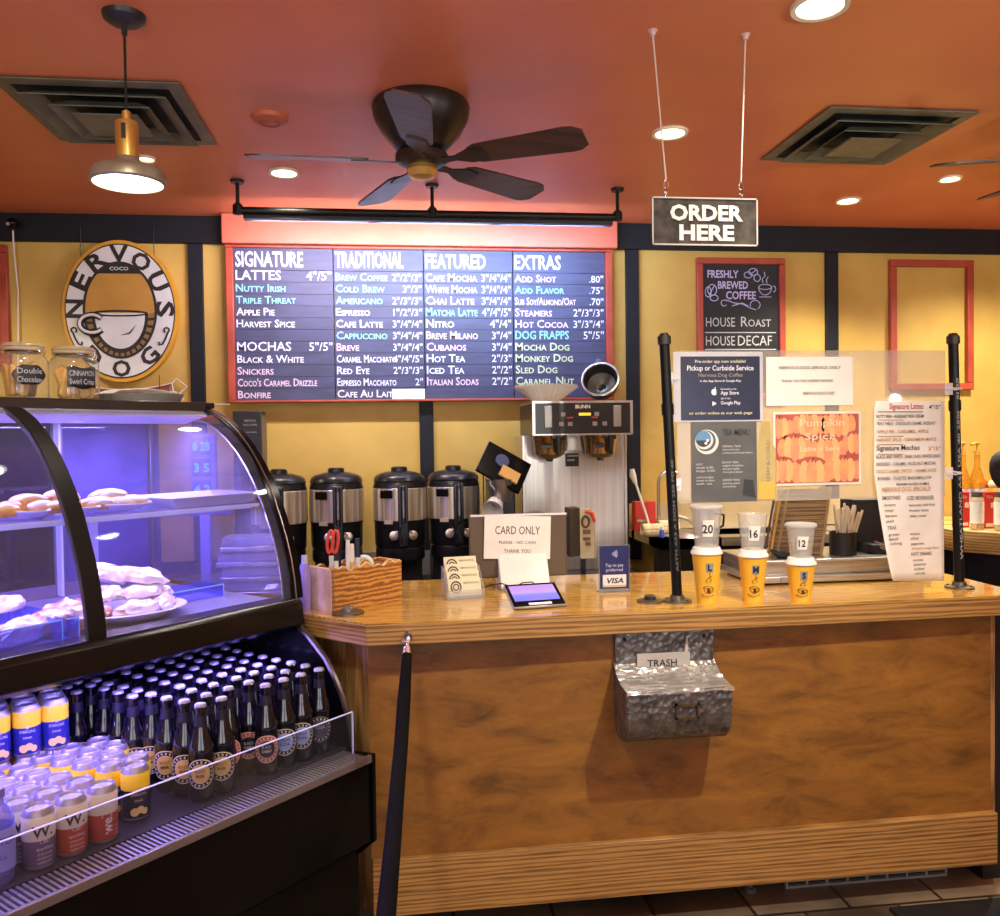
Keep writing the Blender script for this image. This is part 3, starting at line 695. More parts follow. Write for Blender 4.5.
# rope barrier
hk_ = ony(408, 640, 2.49)
t = wthing('rope_barrier', 'thick black velvet rope hooked on the countertop edge with a chrome snap', 'rope', tuple(hk_))
pts = []
for px, py, Y in ((407, 655, 2.46), (404, 700, 2.34), (401, 745, 2.21), (397, 790, 2.03), (392.5, 845, 1.82), (386, 916, 1.55), (377, 990, 1.3)):
    pts.append(ony(px, py, Y))
pts += [Vector((pts[-1].x-.03, 1.0, pts[-1].z+.02)), Vector((pts[-1].x-.04, .74, .83))]
MB().tube(pts, [.014]+[.0185]*(len(pts)-2)+[.014], 14).build('rope', M('black_velvet', (15,14,15), .95, rgb2=(9,9,9), bump=.3, spec=.1), t)
b = MB().cyl(pts[0]+Vector((0,-.0,-.012)), pts[0]+Vector((0,.012,.022)), .0165, .012, 14)
b.tube([pts[0]+Vector((0,.012,.02)), Vector((hk_.x+.002, 2.475, hk_.z+.0)), Vector((hk_.x, 2.485, hk_.z+.012))], .006)
b.tube([(hk_.x+.011*math.cos(R(a)), 2.482, hk_.z+.008+.013*math.sin(R(a))) for a in range(0, 361, 30)], .003, 6)
b.cyl((hk_.x, 2.49, hk_.z+.018), (hk_.x, 2.503, hk_.z+.018), .009); b.tube([(hk_.x-.02, 2.478, hk_.z), (hk_.x, 2.48, hk_.z)], .003)
b.build('snap_hook', chrome, t)
e = pts[-1]
t = wthing('stanchion_post', 'chrome stanchion post carrying the free end of the rope', 'stanchion', (e.x-.005, e.y-.045, 0))
MB().lathe([(0,0), (.16,0), (.16,.01), (.05,.03), (.025,.04), (.025,.88), (.035,.9), (0,.94)], (e.x-.005, e.y-.045, 0)).build('post', chrome, t)

# ================================================================= sneeze guard
PY = 2.665
pipe_m = M('black_pipe', (28,27,28), .35, .6, rgb2=(18,18,18))
def pole(bx, by, top_px, label, txt):
    tp = ony(*top_px, by)
    t = wthing('pipe_post', label, 'post', (bx, by, TZ), 'sneeze guard pipe posts')
    b0 = Vector((bx, by, TZ+.008)); b1 = Vector((tp.x, by, tp.z))
    MB().tube([b0, b1], .0165, 16).build('pipe', pipe_m, t)
    d = (b1-b0)
    m_ = b0 + d*.72
    MB().cyl(m_-d.normalized()*.018, m_+d.normalized()*.018, .020, seg=16).build('coupling', pipe_m, t)
    MB().cyl(b1-d.normalized()*.03, b1-d.normalized()*.004, .0215, seg=16).cyl(b1-d.normalized()*.004, b1+d.normalized()*.006, .018, .012, 16).build('end_cap', M('cap_dull', (70,66,60), .4, .7), t)
    fl = MB().lathe([(0, 0), (.047, 0), (.047, .006), (.024, .009), (.022, .022), (.0, .022)], (bx, by, TZ), 24)
    fl.build('floor_flange', M('flange_steel', (120,112,96), .35, .8), t)
    for i in range(4):
        a = PI/4+i*PI/2; MB().lathe([(0,.0095), (.005,.0095), (.005,.006), (0,.006)], (bx+.036*math.cos(a), by+.036*math.sin(a), TZ), 8).build('screw', black, t)
    if txt:
        b = MB()
        write(b, txt, 0, -.0045, .009, w=(.62 if by > 2.68 else .36), fn=lambda a, z: Vector((bx+(b1.x-b0.x)*(.10+a)/(b1.z-b0.z)-z, by-.0173, TZ+.10+a)), bold=.02); b.build('pipe_marking', M('marking_white', (180,178,172), .6) if by > 2.68 else M('marking_grey', (92,92,90), .6), t)
    return b0, b1
pa = pole(.897, 2.65, (664, 335), 'left black pipe post of the sneeze guard, leaning slightly left', 'ASTM A53 A DOM 250 PSI 40')
pb = pole(1.918, 2.70, (953, 335), 'right black pipe post of the sneeze guard with white stamped lettering', 'WHEATLAND A53 USA 40 2500 PSI 20')
for px, lab in ((650, 'steel pipe floor flange plate screwed to the countertop, left of the left pipe post'), (345, 'round steel flange plate on the countertop corner below the wooden caddy')):
    p = onz(px, 602 if px == 650 else 614, TZ)
    if px == 345: p = Vector((-.155, 2.662, 1))
    t = wthing('flange_plate', lab, 'flange', (p.x, p.y, TZ), 'spare flanges')
    r = .042 if px == 650 else .05
    MB().lathe([(0, 0), (r, 0), (r, .006), (.02, .009), (0, .009)], (p.x, p.y, TZ), 26).build('plate', M('flange_steel', (150,140,120), .35, .8), t)
    MB().lathe([(0, .008), (.019, .008), (.019, .019), (.015, .022), (.0, .021)], (p.x, p.y, TZ), 18).build('collar', M('collar_dark', (60,56,54), .4, .7) if px == 650 else M('collar_grey', (150,146,138), .4, .7), t)
t = wthing('sneeze_guard', 'clear acrylic sneeze guard sheet hung between the two black pipe posts', 'sneeze guard', (1.35, PY, 1.33))
q0, q1, q2, q3 = ony(676, 351, PY), ony(945, 350, PY), ony(942, 500, PY), ony(680, 500, PY)
gx0, gx1, gz0, gz1 = q0.x, q1.x, (q2.z+q3.z)/2, (q0.z+q1.z)/2
MB().box(gx0, gx1, PY-.0015, PY+.0015, gz0, gz1).build('acrylic_sheet', plexi_m, t, smooth=False)
for x, z in ((gx0-.005, gz1-.09), (gx1+.012, gz1-.13), (gx1+.012, gz0+.08), (gx0-.002, gz0+.06)):
    s_ = -1 if x < 1.3 else 1
    b = MB().tube([(x-s_*.01, PY-.004, z), (x+s_*.012, PY-.024, z-.004), (x+s_*.035, PY-.02, z), (x+s_*.03, PY+.02, z+.004), (x-s_*.008, PY+.004, z+.006)], .0028, 6)
    b.box(x-.014, x+.014, PY-.0035, PY-.0018, z-.02, z+.02)
    b.build('tape_tie', Glass('tape_clear_%d' % int(z*1000+x*1000), (235,235,235), haze=.5), t)
# notices on the guard
NY = PY-.004
def sheet(name, label, cat, px0, py0, px1, py1, mat, y=NY, th=.001, tilt=0):
    a, c_ = ony(px0, py0, y), ony(px1, py1, y)
    t = wthing(name, label, cat, ((a.x+c_.x)/2, y, c_.z))
    MB().box(a.x, c_.x, y-th/2, y+th/2, c_.z, a.z).build('sheet', mat, t, smooth=False)
    return t, a.x, c_.x, c_.z, a.z
def lines(mb, fn, items):
    for it in items:
        txt, x, z, h, w, al, mi = it; write(mb, txt, x, z, h, w=w, align=al, fn=fn, mi=mi, bold=.01)
t, x0, x1, z0, z1 = sheet('pickup_notice', 'navy notice reading Pickup or Curbside Service in a pale frame on the sneeze guard', 'notice', 673, 352, 763, 421, M('notice_pale', (200,196,200), .5))
nv = M('notice_navy', (16,19,42), .3, rgb2=(34,40,72), nscale=7, lo=.3, hi=.75)
a, c_ = ony(680.5, 356.5, NY-.001), ony(760, 419.5, NY-.001)
MB().box(a.x, c_.x, NY-.0018, NY-.0006, c_.z, a.z).build('navy_field', nv, t, smooth=False)
b = MB(); X0, X1, Z0, Z1 = a.x, c_.x, c_.z, a.z; w_, h_ = X1-X0, Z1-Z0; mxx = (X0+X1)/2; fn = lambda a, z: Vector((a, NY-.0024, z))
lines(b, fn, [('Pre-order app now available!', mxx, Z0+h_*.90, .010, w_*.64, 'c', 1), ('Pickup or Curbside Service', mxx, Z0+h_*.78, .0165, w_*.84, 'c', 0), ('Nervous Dog Coffee', mxx, Z0+h_*.68, .012, w_*.56, 'c', 2),
              ('in the App Store & Google Play', mxx, Z0+h_*.60, .007, w_*.52, 'c', 0), ('Download on the', mxx+.0, Z0+h_*.475, .005, w_*.2, 'l', 0), ('App Store', mxx, Z0+h_*.40, .012, w_*.23, 'l', 0),
              ('GET IT ON', mxx, Z0+h_*.325, .005, w_*.12, 'l', 0), ('Google Play', mxx, Z0+h_*.245, .011, w_*.25, 'l', 0), ('or order online at our web page', mxx, Z0+h_*.09, .009, w_*.8, 'c', 1)])
ax, az = mxx-.022, Z0+h_*.44
b.prism([(ax+.0095*math.cos(R(q))*(1 if math.cos(R(q)) < .8 else .75), az+.0105*math.sin(R(q))) for q in range(0, 360, 20)], NY-.0024, NY-.0018, 'y'); b.prism([(ax, az+.012), (ax+.005, az+.017), (ax+.006, az+.012)], NY-.0024, NY-.0018, 'y')
b.prism([(ax-.006, az-.045), (ax-.006, az-.030), (ax+.008, az-.037)], NY-.0024, NY-.0018, 'y')
b.build('lettering', [M('poster_white', (235,235,240), .6), M('poster_yellow', (225,215,170), .6), M('poster_tan', (150,138,120), .6)], t, smooth=False)
t, x0, x1, z0, z1 = sheet('service_dog_notice', 'white paper notice with faint handwriting, top centre of the sneeze guard', 'notice', 766, 357, 853, 405, white)
b = MB(); mxx = (x0+x1)/2; hh = z1-z0; gm = M('pencil_grey', (120,114,108), .8)
lines(b, fn, [('NERVOUS DOG SERVICE ONLY', mxx, z0+hh*.75, .010, .215, 'c', 0), ('THANK YOU FOR UNDERSTANDING', mxx-.01, z0+hh*.48, .009, .18, 'c', 0), ('NERVOUS DOG STAFF', mxx+.03, z0+hh*.22, .010, .11, 'c', 0)])
b.build('lettering', gm, t, smooth=False)
t, x0, x1, z0, z1 = sheet('tea_menu', 'grey tea menu poster with a blue round emblem, below the navy notice', 'menu', 691, 422, 757, 501, M('tea_grey', (92,92,90), .45, rgb2=(78,78,78)))
w_, h_ = x1-x0, z1-z0
b = MB(); lines(b, fn, [('TEA MENU', x0+w_*.47, z0+h_*.83, .020, w_*.42, 'l', 1)] +
  [(s_, x0+w_*.47, z0+h_*q, .0065, w_*ww, 'l', 0) for s_, q, ww in (('HERBAL TEAS', .68, .28), ('chamomile mint', .64, .26), ('rooibos and honey lemon', .60, .46), ('BLACK TEAS', .48, .24), ('english breakfast', .44, .32), ('earl grey vanilla', .40, .26), ('chai spice blend', .36, .30), ('GREEN TEAS', .26, .26), ('jasmine pearl', .22, .26), ('sencha', .18, .2))] +
  [(s_, x0+w_*.07, z0+h_*q, .0065, w_*ww, 'l', 0) for s_, q, ww in (('HOT', .46, .1), ('small 2.00', .42, .26), ('large 3.00', .38, .28), ('iced by the glass', .30, .26), ('sweet or plain', .26, .28), ('ask us', .22, .24))])
b.build('lettering', [M('menu_white', (200,198,192), .7), M('menu_dark', (52,52,56), .7)], t, smooth=False)
ecx, ecz = x0+w_*.18, z0+h_*.78
for r_, y_, m_, n_, dx, dz in ((.040, .0022, M('emblem_white', (225,222,215), .5), 'emblem_ring', .012, -.008), (.034, .0028, M('emblem_grey', (88,88,88), .5), 'emblem_gap', .008, -.004), (.030, .0034, M('emblem_white', ), 'emblem_inner_ring', .003, -.002), (.026, .004, M('emblem_blue', (96,140,180), .5), 'emblem_disc', 0, .002)):
    MB().cyl((ecx+dx, NY-y_+.0006, ecz+dz), (ecx+dx, NY-y_, ecz+dz), r_, seg=36).build(n_, m_, t)
MB().prism([(ecx+.026*math.cos(R(q)), ecz+.002+.026*math.sin(R(q))) for q in range(190, 351, 10)], NY-.0045, NY-.004, 'y').build('emblem_shadow', M('emblem_dark', (54,58,66), .5), t)
b = MB().cyl((ecx+.008, NY-.0045, ecz-.012), (ecx+.008, NY-.005, ecz-.012), .005, seg=14).cyl((ecx+.014, NY-.0045, ecz-.003), (ecx+.014, NY-.005, ecz-.003), .005, seg=14); b.build('emblem_dots', M('emblem_white'), t)
MB().prism([(x0+w_*.78, z0+h_*.08), (x0+w_*.98, z0+h_*.04), (x0+w_*.94, z0+h_*.26), (x0+w_*.80, z0+h_*.28)], NY-.0016, NY-.0006, 'y').build('dark_glass_picture', M('menu_dark'), t)
# bottle shaped cut-out
t = wthing('bottle_sticker', 'pale bottle shaped flyer with script on the sneeze guard, between tea menu and pumpkin picture', 'flyer', (ony(765, 500, NY).x, NY, ony(765, 500, NY).z))
P_ = [(762, 421), (770, 421), (771, 440), (776, 450), (777, 500), (757, 500), (757, 452), (760, 441)]
MB().prism([(ony(*q, NY).x, ony(*q, NY).z) for q in P_], NY-.001, NY, 'y').build('sheet', Glass('flyer_film', (245,235,200), haze=.55, hazecol=(214,196,140)), t, smooth=False)
b = MB(); p = ony(768.5, 486, NY); write(b, 'FRESH & COLD', 0, 0, .012, w=.15, fn=lambda a, z: Vector((p.x+.004-z, NY-.0015, p.z+a))); b.build('lettering', gm, t, smooth=False)
MB().prism([(ony(x_, y_, NY).x, ony(x_, y_, NY).z) for x_, y_ in ((759, 482), (774, 481), (775, 499), (758, 499))], NY-.0018, NY-.001, 'y').build('yellow_base', M('flyer_yellow', (216,180,80), .5), t, smooth=False)
# pumpkin picture
t, x0, x1, z0, z1 = sheet('pumpkin_picture', 'printed picture of heaped orange pumpkins with a white border on the sneeze guard', 'picture', 773, 412, 861, 484, M('picture_border', (232,224,208), .5), y=NY)
ppk = M('pumpkin_print', (236,136,104), .5, rgb2=(226,160,96), nscale=24); w_, h_ = x1-x0, z1-z0
ppm = M('pumpkin_shade_print', (186,86,70), .5)
MB().box(x0+.008, x1-.008, NY-.0015, NY-.0005, z0+.008, z1-.008).build('print_ground', ppm, t, smooth=False)
rr = random.Random(3)
spots = [(.10, .20, .19), (.43, .15, .23), (.80, .20, .20), (.24, .50, .20), (.62, .46, .21), (.95, .56, .17), (.06, .78, .17), (.40, .82, .19), (.74, .82, .20)]
b = MB(); bl_ = MB()
for fx, fz, fr_ in sorted(spots, key=lambda s: -s[1]):
    cx, cz_, r_ = x0+w_*fx, z0+h_*fz, w_*fr_*.82
    lo = x0+.009, x1-.009, z0+.009, z1-.009
    yo = -.0010*(1-fz)
    b.prism([(min(max(cx+r_*1.28*math.cos(R(q)), lo[0]), lo[1]), min(max(cz_+r_*1.02*math.sin(R(q)), lo[2]), lo[3])) for q in range(0, 360, 20)], NY-.0018+yo, NY-.0016+yo, 'y', mi=2)
    for j in range(-2, 3):
        ex = cx + j*r_*.44; pts = []
        for q in range(0, 360, 30): pts.append((min(max(ex+r_*.33*math.cos(R(q)), lo[0]), lo[1]), min(max(cz_+r_*.85*(1-.06*j*j)*math.sin(R(q)), lo[2]), lo[3])))
        b.prism(pts, NY-.0020-.00008*(2-abs(j))+yo, NY-.0018+yo, 'y', mi=abs(j) % 2)
    bl_.tube([(cx, NY-.0032, min(cz_+r_*.7, z1-.012)), (cx+r_*.1, NY-.0032, min(cz_+r_*.95, z1-.010))], .0022, 5)
b.build('printed_pumpkins', [ppk, M('pumpkin_print_light', (240,178,116), .5), M('pumpkin_gap_print', (186,82,70), .5)], t, smooth=False); bl_.build('printed_stems', M('stem_print', (96,84,50), .6), t)
b = MB(); lines(b, lambda a, z: Vector((a, NY-.0042, z)), [('Pumpkin', x0+w_*.3, z0+h_*.80, .024, w_*.5, 'l', 0), ('Spice', x0+w_*.35, z0+h_*.62, .022, w_*.35, 'l', 0), ('Latte is here', x0+w_*.3, z0+h_*.46, .018, w_*.45, 'l', 0)])
b.build('lettering', M('print_cream', (240,214,170), .6), t, smooth=False)
# long handwritten menu, curling
t = wthing('handwritten_menu', 'long white handwritten menu sheet hanging by the right post, curling at its left edge', 'menu', (ony(915, 580, PY).x, PY-.02, ony(915, 580, PY).z))
def mp_(u, v):    # v: 0 bottom..1 top
    xl = 893 + (874-893)*min(1, v*1.7)**.8 + (1.5 if v > .95 else 0); xr = 943.5+ (1-v)*.5
    px = xl+(xr-xl)*u; py = 581-(581-401)*v
    Y = PY-.008 - .03*(1-u)**3*(1-v)*1.2
    p = ony(px, py, Y); return p
MB().grid(mp_, 14, 20).build('sheet', white, t, solid=.0006)
b = MB()
def mw(txt, fx, v, h, wf, mi):
    p = mp_(fx, v); q = mp_(min(1, fx+wf), v)
    write(b, txt, 0, 0, h, w=(q.x-p.x), fn=lambda a, z: Vector((p.x+a, p.y+(q.y-p.y)*(a/max(.001, q.x-p.x))-.002, p.z+z)), mi=mi, bold=.008)
seq = [('Signature Lattes', .2, .955, .019, .5, 1), ('4"/5"', .78, .955, .014, .17, 0), ('NUTTY IRISH - HAZELNUT IRISH CREAM', .03, .905, .011, .68, 0), ('TRIPLE THREAT - CHOCOLATE CARAMEL HAZELNUT', .03, .865, .011, .85, 2), ('APPLE PIE - CARAMEL APPLE', .03, .82, .011, .75, 3),
       ('HARVEST SPICE - CINNAMON MAPLE', .03, .775, .011, .86, 3), ('Signature Mochas', .03, .725, .017, .62, 0), ('5"/5"', .78, .725, .013, .17, 3), ('BLACK AND WHITE - DARK CHOC WHITE CHOC', .03, .68, .011, .92, 0), ("SNICKERS - CARAMEL HAZELNUT MOCHA", .03, .64, .011, .85, 2), ("COCO'S CARAMEL DRIZZLE - CARAMEL SAUCE", .03, .60, .011, .86, 3),
       ('BONFIRE - TOASTED MARSHMALLOW', .04, .56, .011, .78, 2), ('GRAHAM CRACKER CRUMBLE', .30, .53, .009, .48, 0), ('NERVOUS DOG SPECIALS!', .08, .495, .015, .72, 3), ('SMOOTHIES', .06, .45, .013, .28, 2), ('ICED BEVERAGES', .44, .45, .013, .4, 2),
       ('strawberry', .08, .415, .009, .18, 2), ('mango', .08, .385, .009, .14, 2), ('banana', .08, .355, .009, .18, 2), ('peach', .08, .325, .009, .12, 2), ('lemonade with fruit', .46, .415, .009, .4, 2), ('frozen latte', .46, .385, .009, .3, 2), ('italian cream', .46, .355, .009, .26, 2),
       ('TEAS', .08, .285, .012, .14, 2), ('green', .08, .25, .009, .18, 2), ('black', .08, .225, .009, .16, 2), ('oolong', .08, .20, .009, .2, 2), ('mint', .44, .255, .009, .16, 2), ('chai', .44, .23, .009, .13, 2), ('peppermint', .44, .20, .009, .22, 2), ('cinnamon orange blend', .44, .175, .009, .46, 3), ('HOT DRINKS', .42, .14, .012, .36, 2),
       ('cocoa', .44, .11, .009, .18, 2), ('steamer', .44, .085, .009, .24, 2), ('cider', .44, .06, .009, .2, 2), ('cold milk', .44, .035, .009, .2, 2)]
for s_ in seq: mw(*s_)
for v in (.945, .71, .90, .81, .765): 
    p, q = mp_(.05, v), mp_(.42 if v not in (.945,) else .7, v); b.tube([p+Vector((0,-.002,-.003)), q+Vector((0,-.002,-.003))], .0011, 5, 0 if v > .9 else 3)
b.build('handwriting', [ink, M('ink_red', (186,50,50), .7), M('ink_grey', (104,98,100), .7), M('ink_orange', (196,140,60), .7)], t, smooth=False)
# ================================================================= cups on the counter
cupy = M('cup_yellow', (240,188,58), .45, rgb2=(234,178,50)); cupw = M('cup_lid_white', (238,234,226), .4)
cupb = M('cup_print_brown', (88,50,30), .5); lblg = M('cup_label_grey', (150,152,150), .5)
def hotcup(px, base_py, hb, rt, rb_, letter, size, num):
    p = onz(px, base_py, TZ); t = thing('paper_cup', '%s yellow paper coffee cup with white lid, grey label %s' % (size, letter), 'cup', (p.x, p.y, TZ), math.atan2(-p.x, p.y)*.8, 'hot cup size samples')
    MB().lathe([(0, .004), (rb_-.002, .004), (rb_, 0), (rt, hb), (rt-.002, hb), (0, hb-.002)], seg=36).build('cup_body', cupy, t)
    MB().lathe([(rt+.002, hb-.004), (rt+.004, hb-.001), (rt+.003, hb+.004), (rt-.002, hb+.010), (rt-.004, hb+.018), (rt-.008, hb+.020), (rt-.010, hb+.015), (0, hb+.014)], seg=36).build('lid', cupw, t)
    tp_ = (rt-rb_)/hb
    rr_ = lambda z: rb_+tp_*z+.0006
    def cf(a, z): r = rr_(z); return Vector((r*math.cos(-PI/2+a/rt), r*math.sin(-PI/2+a/rt), z))
    lz = hb*.80
    MB().grid(lambda u, v: cf(-.006+.026*u, lz-.026+.030*v), 8, 3).build('size_label', lblg, t)
    rr_ = lambda z: rb_+tp_*z+.0012
    b = MB(); write(b, letter, .007, lz-.020, .019, align='c', fn=cf, bold=.05); b.build('size_letter', ink, t)
    b = MB(); k_ = rt/.045
    def art(pts, r): b.tube([cf(x*k_*.9, hb*.16+z*hb*.8) for x, z in pts], r, 5)
    art([(.0, .34), (-.008, .38), (.0, .44), (.010, .49), (.006, .55), (.011, .62)], .0009); art([(.006, .34), (.016, .39), (.008, .45), (.018, .52)], .0007)
    art([(-.018, .22), (-.014, .13), (-.004, .07), (.010, .06), (.018, .12), (.020, .22)], .0009); art([(-.018, .22), (0, .26), (.02, .22), (0, .185), (-.018, .22)], .0007)
    art([(.019, .19), (.028, .18), (.024, .11), (.015, .10)], .0009); art([(-.028, .05), (-.015, .0), (.01, -.02), (.03, .03)], .0009); art([(-.03, .02), (-.02, -.04), (.005, -.06)], .0006)
    b.grid(lambda u, v: cf((-.002+.014*u*(1-.3*v))*k_, hb*.16+(.08+.12*v)*hb*.8), 5, 3)
    b.build('cup_drawing', cupb, t)
    return t, p
def clearcup(p, z0, hb, rt, rb_, num, label, lid):
    t = thing('clear_cup', label, 'cup', (p.x, p.y, z0), math.atan2(-p.x, p.y)*.8, 'cold cup size samples')
    MB().lathe([(0, .001), (rb_, .0), (rb_+.001, .002), (rt, hb), (rt+.003, hb), (rt+.003, hb+.003), (rt-.001, hb+.003), (rb_-.0005, .003), (0, .003)], seg=36).build('cup_body', cupclear, t)
    def cf(a, z): r = rb_+(rt-rb_)*z/hb+.001; return Vector((r*math.cos(-PI/2+a/rt), r*math.sin(-PI/2+a/rt), z))
    s_ = .0
    MB().grid(lambda u, v: cf(-.018+.038*u+.004*v, hb*.28+hb*.42*v), 8, 3).build('number_label', white, t)
    def cf2(a, z): r = rb_+(rt-rb_)*z/hb+.002; return Vector((r*math.cos(-PI/2+a/rt), r*math.sin(-PI/2+a/rt), z))
    b = MB(); write(b, num, .001, hb*.37, hb*.22, align='c', fn=cf2, bold=.02); b.build('number', ink, t)
    if lid: MB().lathe([(rt+.004, hb-.003), (rt+.005, hb+.003), (rt+.001, hb+.009), (rt-.01, hb+.007), (0, hb+.006)], seg=36).build('lid', Glass('lid_clear', (235,235,230), haze=.3), t)
for px, py, hb, rt, rb_, L, sz, n, ch, cr, crb, lid in ((707, 602, .160, .047, .031, 'L', 'large', '20', .125, .048, .036, True), (753, 601, .148, .046, .030, 'M', 'medium', '16', .112, .046, .034, False), (801, 600, .120, .045, .030, 'S', 'small', '12', .10, .046, .032, True)):
    t, p = hotcup(px, py, hb, rt, rb_, L, sz, n)
    clearcup(p, TZ+hb+.0205, ch, cr, crb, n, 'clear plastic cup labelled %s, on top of the yellow %s cup' % (n, L), lid)
# ================================================================= POS, tablet, card holder, caddy
# POS display seen from behind
t = wthing('register_display', 'back of the cash register display on a white stand', 'register', (.47, 3.06, TZ))
a, c_ = ony(470, 515, 3.05), ony(592, 574, 3.05)
scr = M('screen_back', (96,78,58), .45); 
MB().box(a.x-.005, ony(566, 540, 3.05).x, 3.035, 3.06, c_.z, a.z).xform(Matrix.Identity(4)).build('screen_back', scr, t, bevel=.006)
MB().box(a.x, ony(566, 540, 3.05).x, 3.033, 3.04, a.z-.006, a.z+.001).build('top_rim', whitep, t)
sx_ = ony(500, 590, 3.0).x; ex_ = ony(548, 590, 3.0).x
z2 = ony(520, 556, 3.02).z
b = MB().strip([(2.955, TZ+.002), (2.985, TZ+.035), (3.03, z2-.01), (3.05, z2+.05)], sx_, ex_, .010, 'x')
b.box(sx_, ex_, 2.955, 3.12, TZ, TZ+.012)
b.prism([(2.962, TZ+.01), (3.025, z2), (3.10, z2), (3.12, TZ+.01)], sx_-.002, sx_+.004, 'x').prism([(2.962, TZ+.01), (3.025, z2), (3.10, z2), (3.12, TZ+.01)], ex_-.004, ex_+.002, 'x')
b.build('stand', M('stand_white', (222,216,206), .4), t, bevel=.002)
a, c_ = ony(484, 517, 3.02), ony(551, 558, 3.02)
t = wthing('card_only_sign', 'white paper sign reading CARD ONLY taped to the register display', 'sign', ((a.x+c_.x)/2, 3.02, c_.z))
rot = Matrix.Translation(((a.x+c_.x)/2, 3.026, (a.z+c_.z)/2)) @ Matrix.Rotation(R(2), 4, 'Y')
w2, h2 = (c_.x-a.x)/2, (a.z-c_.z)/2
MB().box(-w2, w2, -.001, .001, -h2, h2).xform(rot).build('sheet', white, t, smooth=False)
b = MB(); ff = lambda a, z: rot @ Vector((a, -.002, z))
write(b, 'CARD ONLY', 0, h2*.15, .030, w=w2*1.35, align='c', fn=ff, small=False); write(b, 'PLEASE - NO CASH', 0, -h2*.30, .011, w=w2*1.1, align='c', fn=ff); write(b, 'THANK YOU', 0, -h2*.72, .014, w=w2*.8, align='c', fn=ff)
b.build('lettering', M('pen_grey', (74,66,64), .7), t, smooth=False)
# tablet payment terminal
c4 = [onz(513, 609, TZ+.006), onz(570, 605, TZ+.006), onz(552, 583, TZ+.058), onz(503, 586, TZ+.058)]
ctr = sum(c4, Vector())/4; ux = ((c4[1]-c4[0])+(c4[2]-c4[3])).normalized(); uw = (((c4[1]-c4[0]).length+(c4[2]-c4[3]).length)/2)/2; ul = (((c4[3]-c4[0]).length+(c4[2]-c4[1]).length)/2)/2; uw *= 1.0
ang = math.atan2(ux.y, ux.x)
t = thing('payment_tablet', 'black touch screen payment tablet lying on the counter, screen lit purple and blue', 'tablet', (ctr.x, ctr.y, TZ), ang)
tilt = Matrix.Translation((0, 0, ctr.z-TZ)) @ Matrix.Rotation(math.asin(min(.9, .052/(2*ul))), 4, 'X')
MB().box(-uw, uw, -ul, ul, -.006, .004).xform(tilt).build('case', M('tablet_silver', (150,146,140), .35, .5), t, bevel=.004)
MB().box(-uw+.004, uw-.004, -ul+.004, ul-.004, .004, .0055).xform(tilt).build('bezel', blackg, t)
sm = Emit('tablet_screen', (90,80,180), .9)
nt = sm.node_tree; g_ = nt.nodes.new('ShaderNodeTexCoord'); sp_ = nt.nodes.new('ShaderNodeSeparateXYZ'); cr = nt.nodes.new('ShaderNodeValToRGB'); mr = nt.nodes.new('ShaderNodeMapRange')
nt.links.new(g_.outputs['Object'], sp_.inputs[0]); nt.links.new(sp_.outputs[1], mr.inputs['Value']); mr.inputs['From Min'].default_value = -ul; mr.inputs['From Max'].default_value = ul
nt.links.new(mr.outputs[0], cr.inputs[0]); cr.color_ramp.elements[0].color = lin((70,60,180)); cr.color_ramp.elements[1].color = lin((190,110,140)); cr.color_ramp.elements.new(.45).color = lin((80,110,210)); cr.color_ramp.elements.new(.55).color = lin((190,150,210))
nt.links.new(cr.outputs[0], nt.nodes['Principled BSDF'].inputs['Emission Color'])
MB().box(-uw+.014, uw-.014, -ul+.030, ul-.014, .0055, .0062).xform(tilt).build('lit_screen', sm, t)
MB().box(-.035, .040, -ul+.006, -ul+.016, .0055, .0075).xform(tilt).build('white_pen', whitep, t)
MB().prism([(-ul*.8, 0), (ul*.85, 0), (ul*.75, .04), (-ul*.6, .004)], -uw*.6, uw*.6, 'x').build('foot', black, t)
solo(MB().tube([(.30, 3.0, TZ+.004), (.33, 2.97, TZ+.02), (.36, 2.93, TZ+.03), (.40, 2.90, TZ+.02), (.43, 2.905, TZ+.035), (.47, 2.94, TZ+.03), (.49, 2.90, TZ+.008), (.47, 2.86, TZ+.004), (.42, 2.87, TZ+.004)], .0025, 6).build('power_cable', black), 'thin black cable looping between register stand and tablet', 'cable')
# VISA stand
a, c_ = ony(598, 545, 2.86), ony(630, 592, 2.86)
t = wthing('tap_to_pay_sign', 'small navy counter sign with contactless waves, Tap to pay preferred and VISA', 'sign', ((a.x+c_.x)/2, 2.86, TZ))
w2 = (c_.x-a.x)/2; X = (a.x+c_.x)/2; zt = a.z
MB().box(X-w2, X+w2, 2.857, 2.860, TZ, zt).box(X-w2, X+w2, 2.845, 2.89, TZ, TZ+.003).build('acrylic_holder', Glass('holder_acrylic', (225,230,235), haze=.25, hazecol=(180,170,150)), t)
MB().box(X-w2*.92, X+w2*.92, 2.8555, 2.8568, TZ+.012, zt-.004).build('navy_card', M('visa_navy', (26,30,92), .4), t)
b = MB(); fn = lambda a, z: Vector((a, 2.8545, z))
write(b, 'Tap to pay', X, TZ+.088, .011, w=w2*1.15, align='c', fn=fn); write(b, 'preferred', X, TZ+.072, .011, w=w2*1.05, align='c', fn=fn)
for i, r_ in enumerate((.007, .012, .017, .022)):
    b.tube([(X-.012+r_*math.cos(R(q)), 2.8548, zt-.032+r_*math.sin(R(q))) for q in range(-35, 36, 10)], .0013, 5)
b.build('lettering', M('sign_lilac', (205,205,235), .5), t, smooth=False)
MB().box(X-w2*.74, X+w2*.74, 2.8545, 2.8556, TZ+.018, TZ+.060).build('visa_card', M('visa_white', (232,226,220), .5), t)
MB().box(X-w2*.74, X+w2*.74, 2.854, 2.8546, TZ+.020, TZ+.024).build('gold_stripe', M('visa_gold', (214,160,50), .5), t)
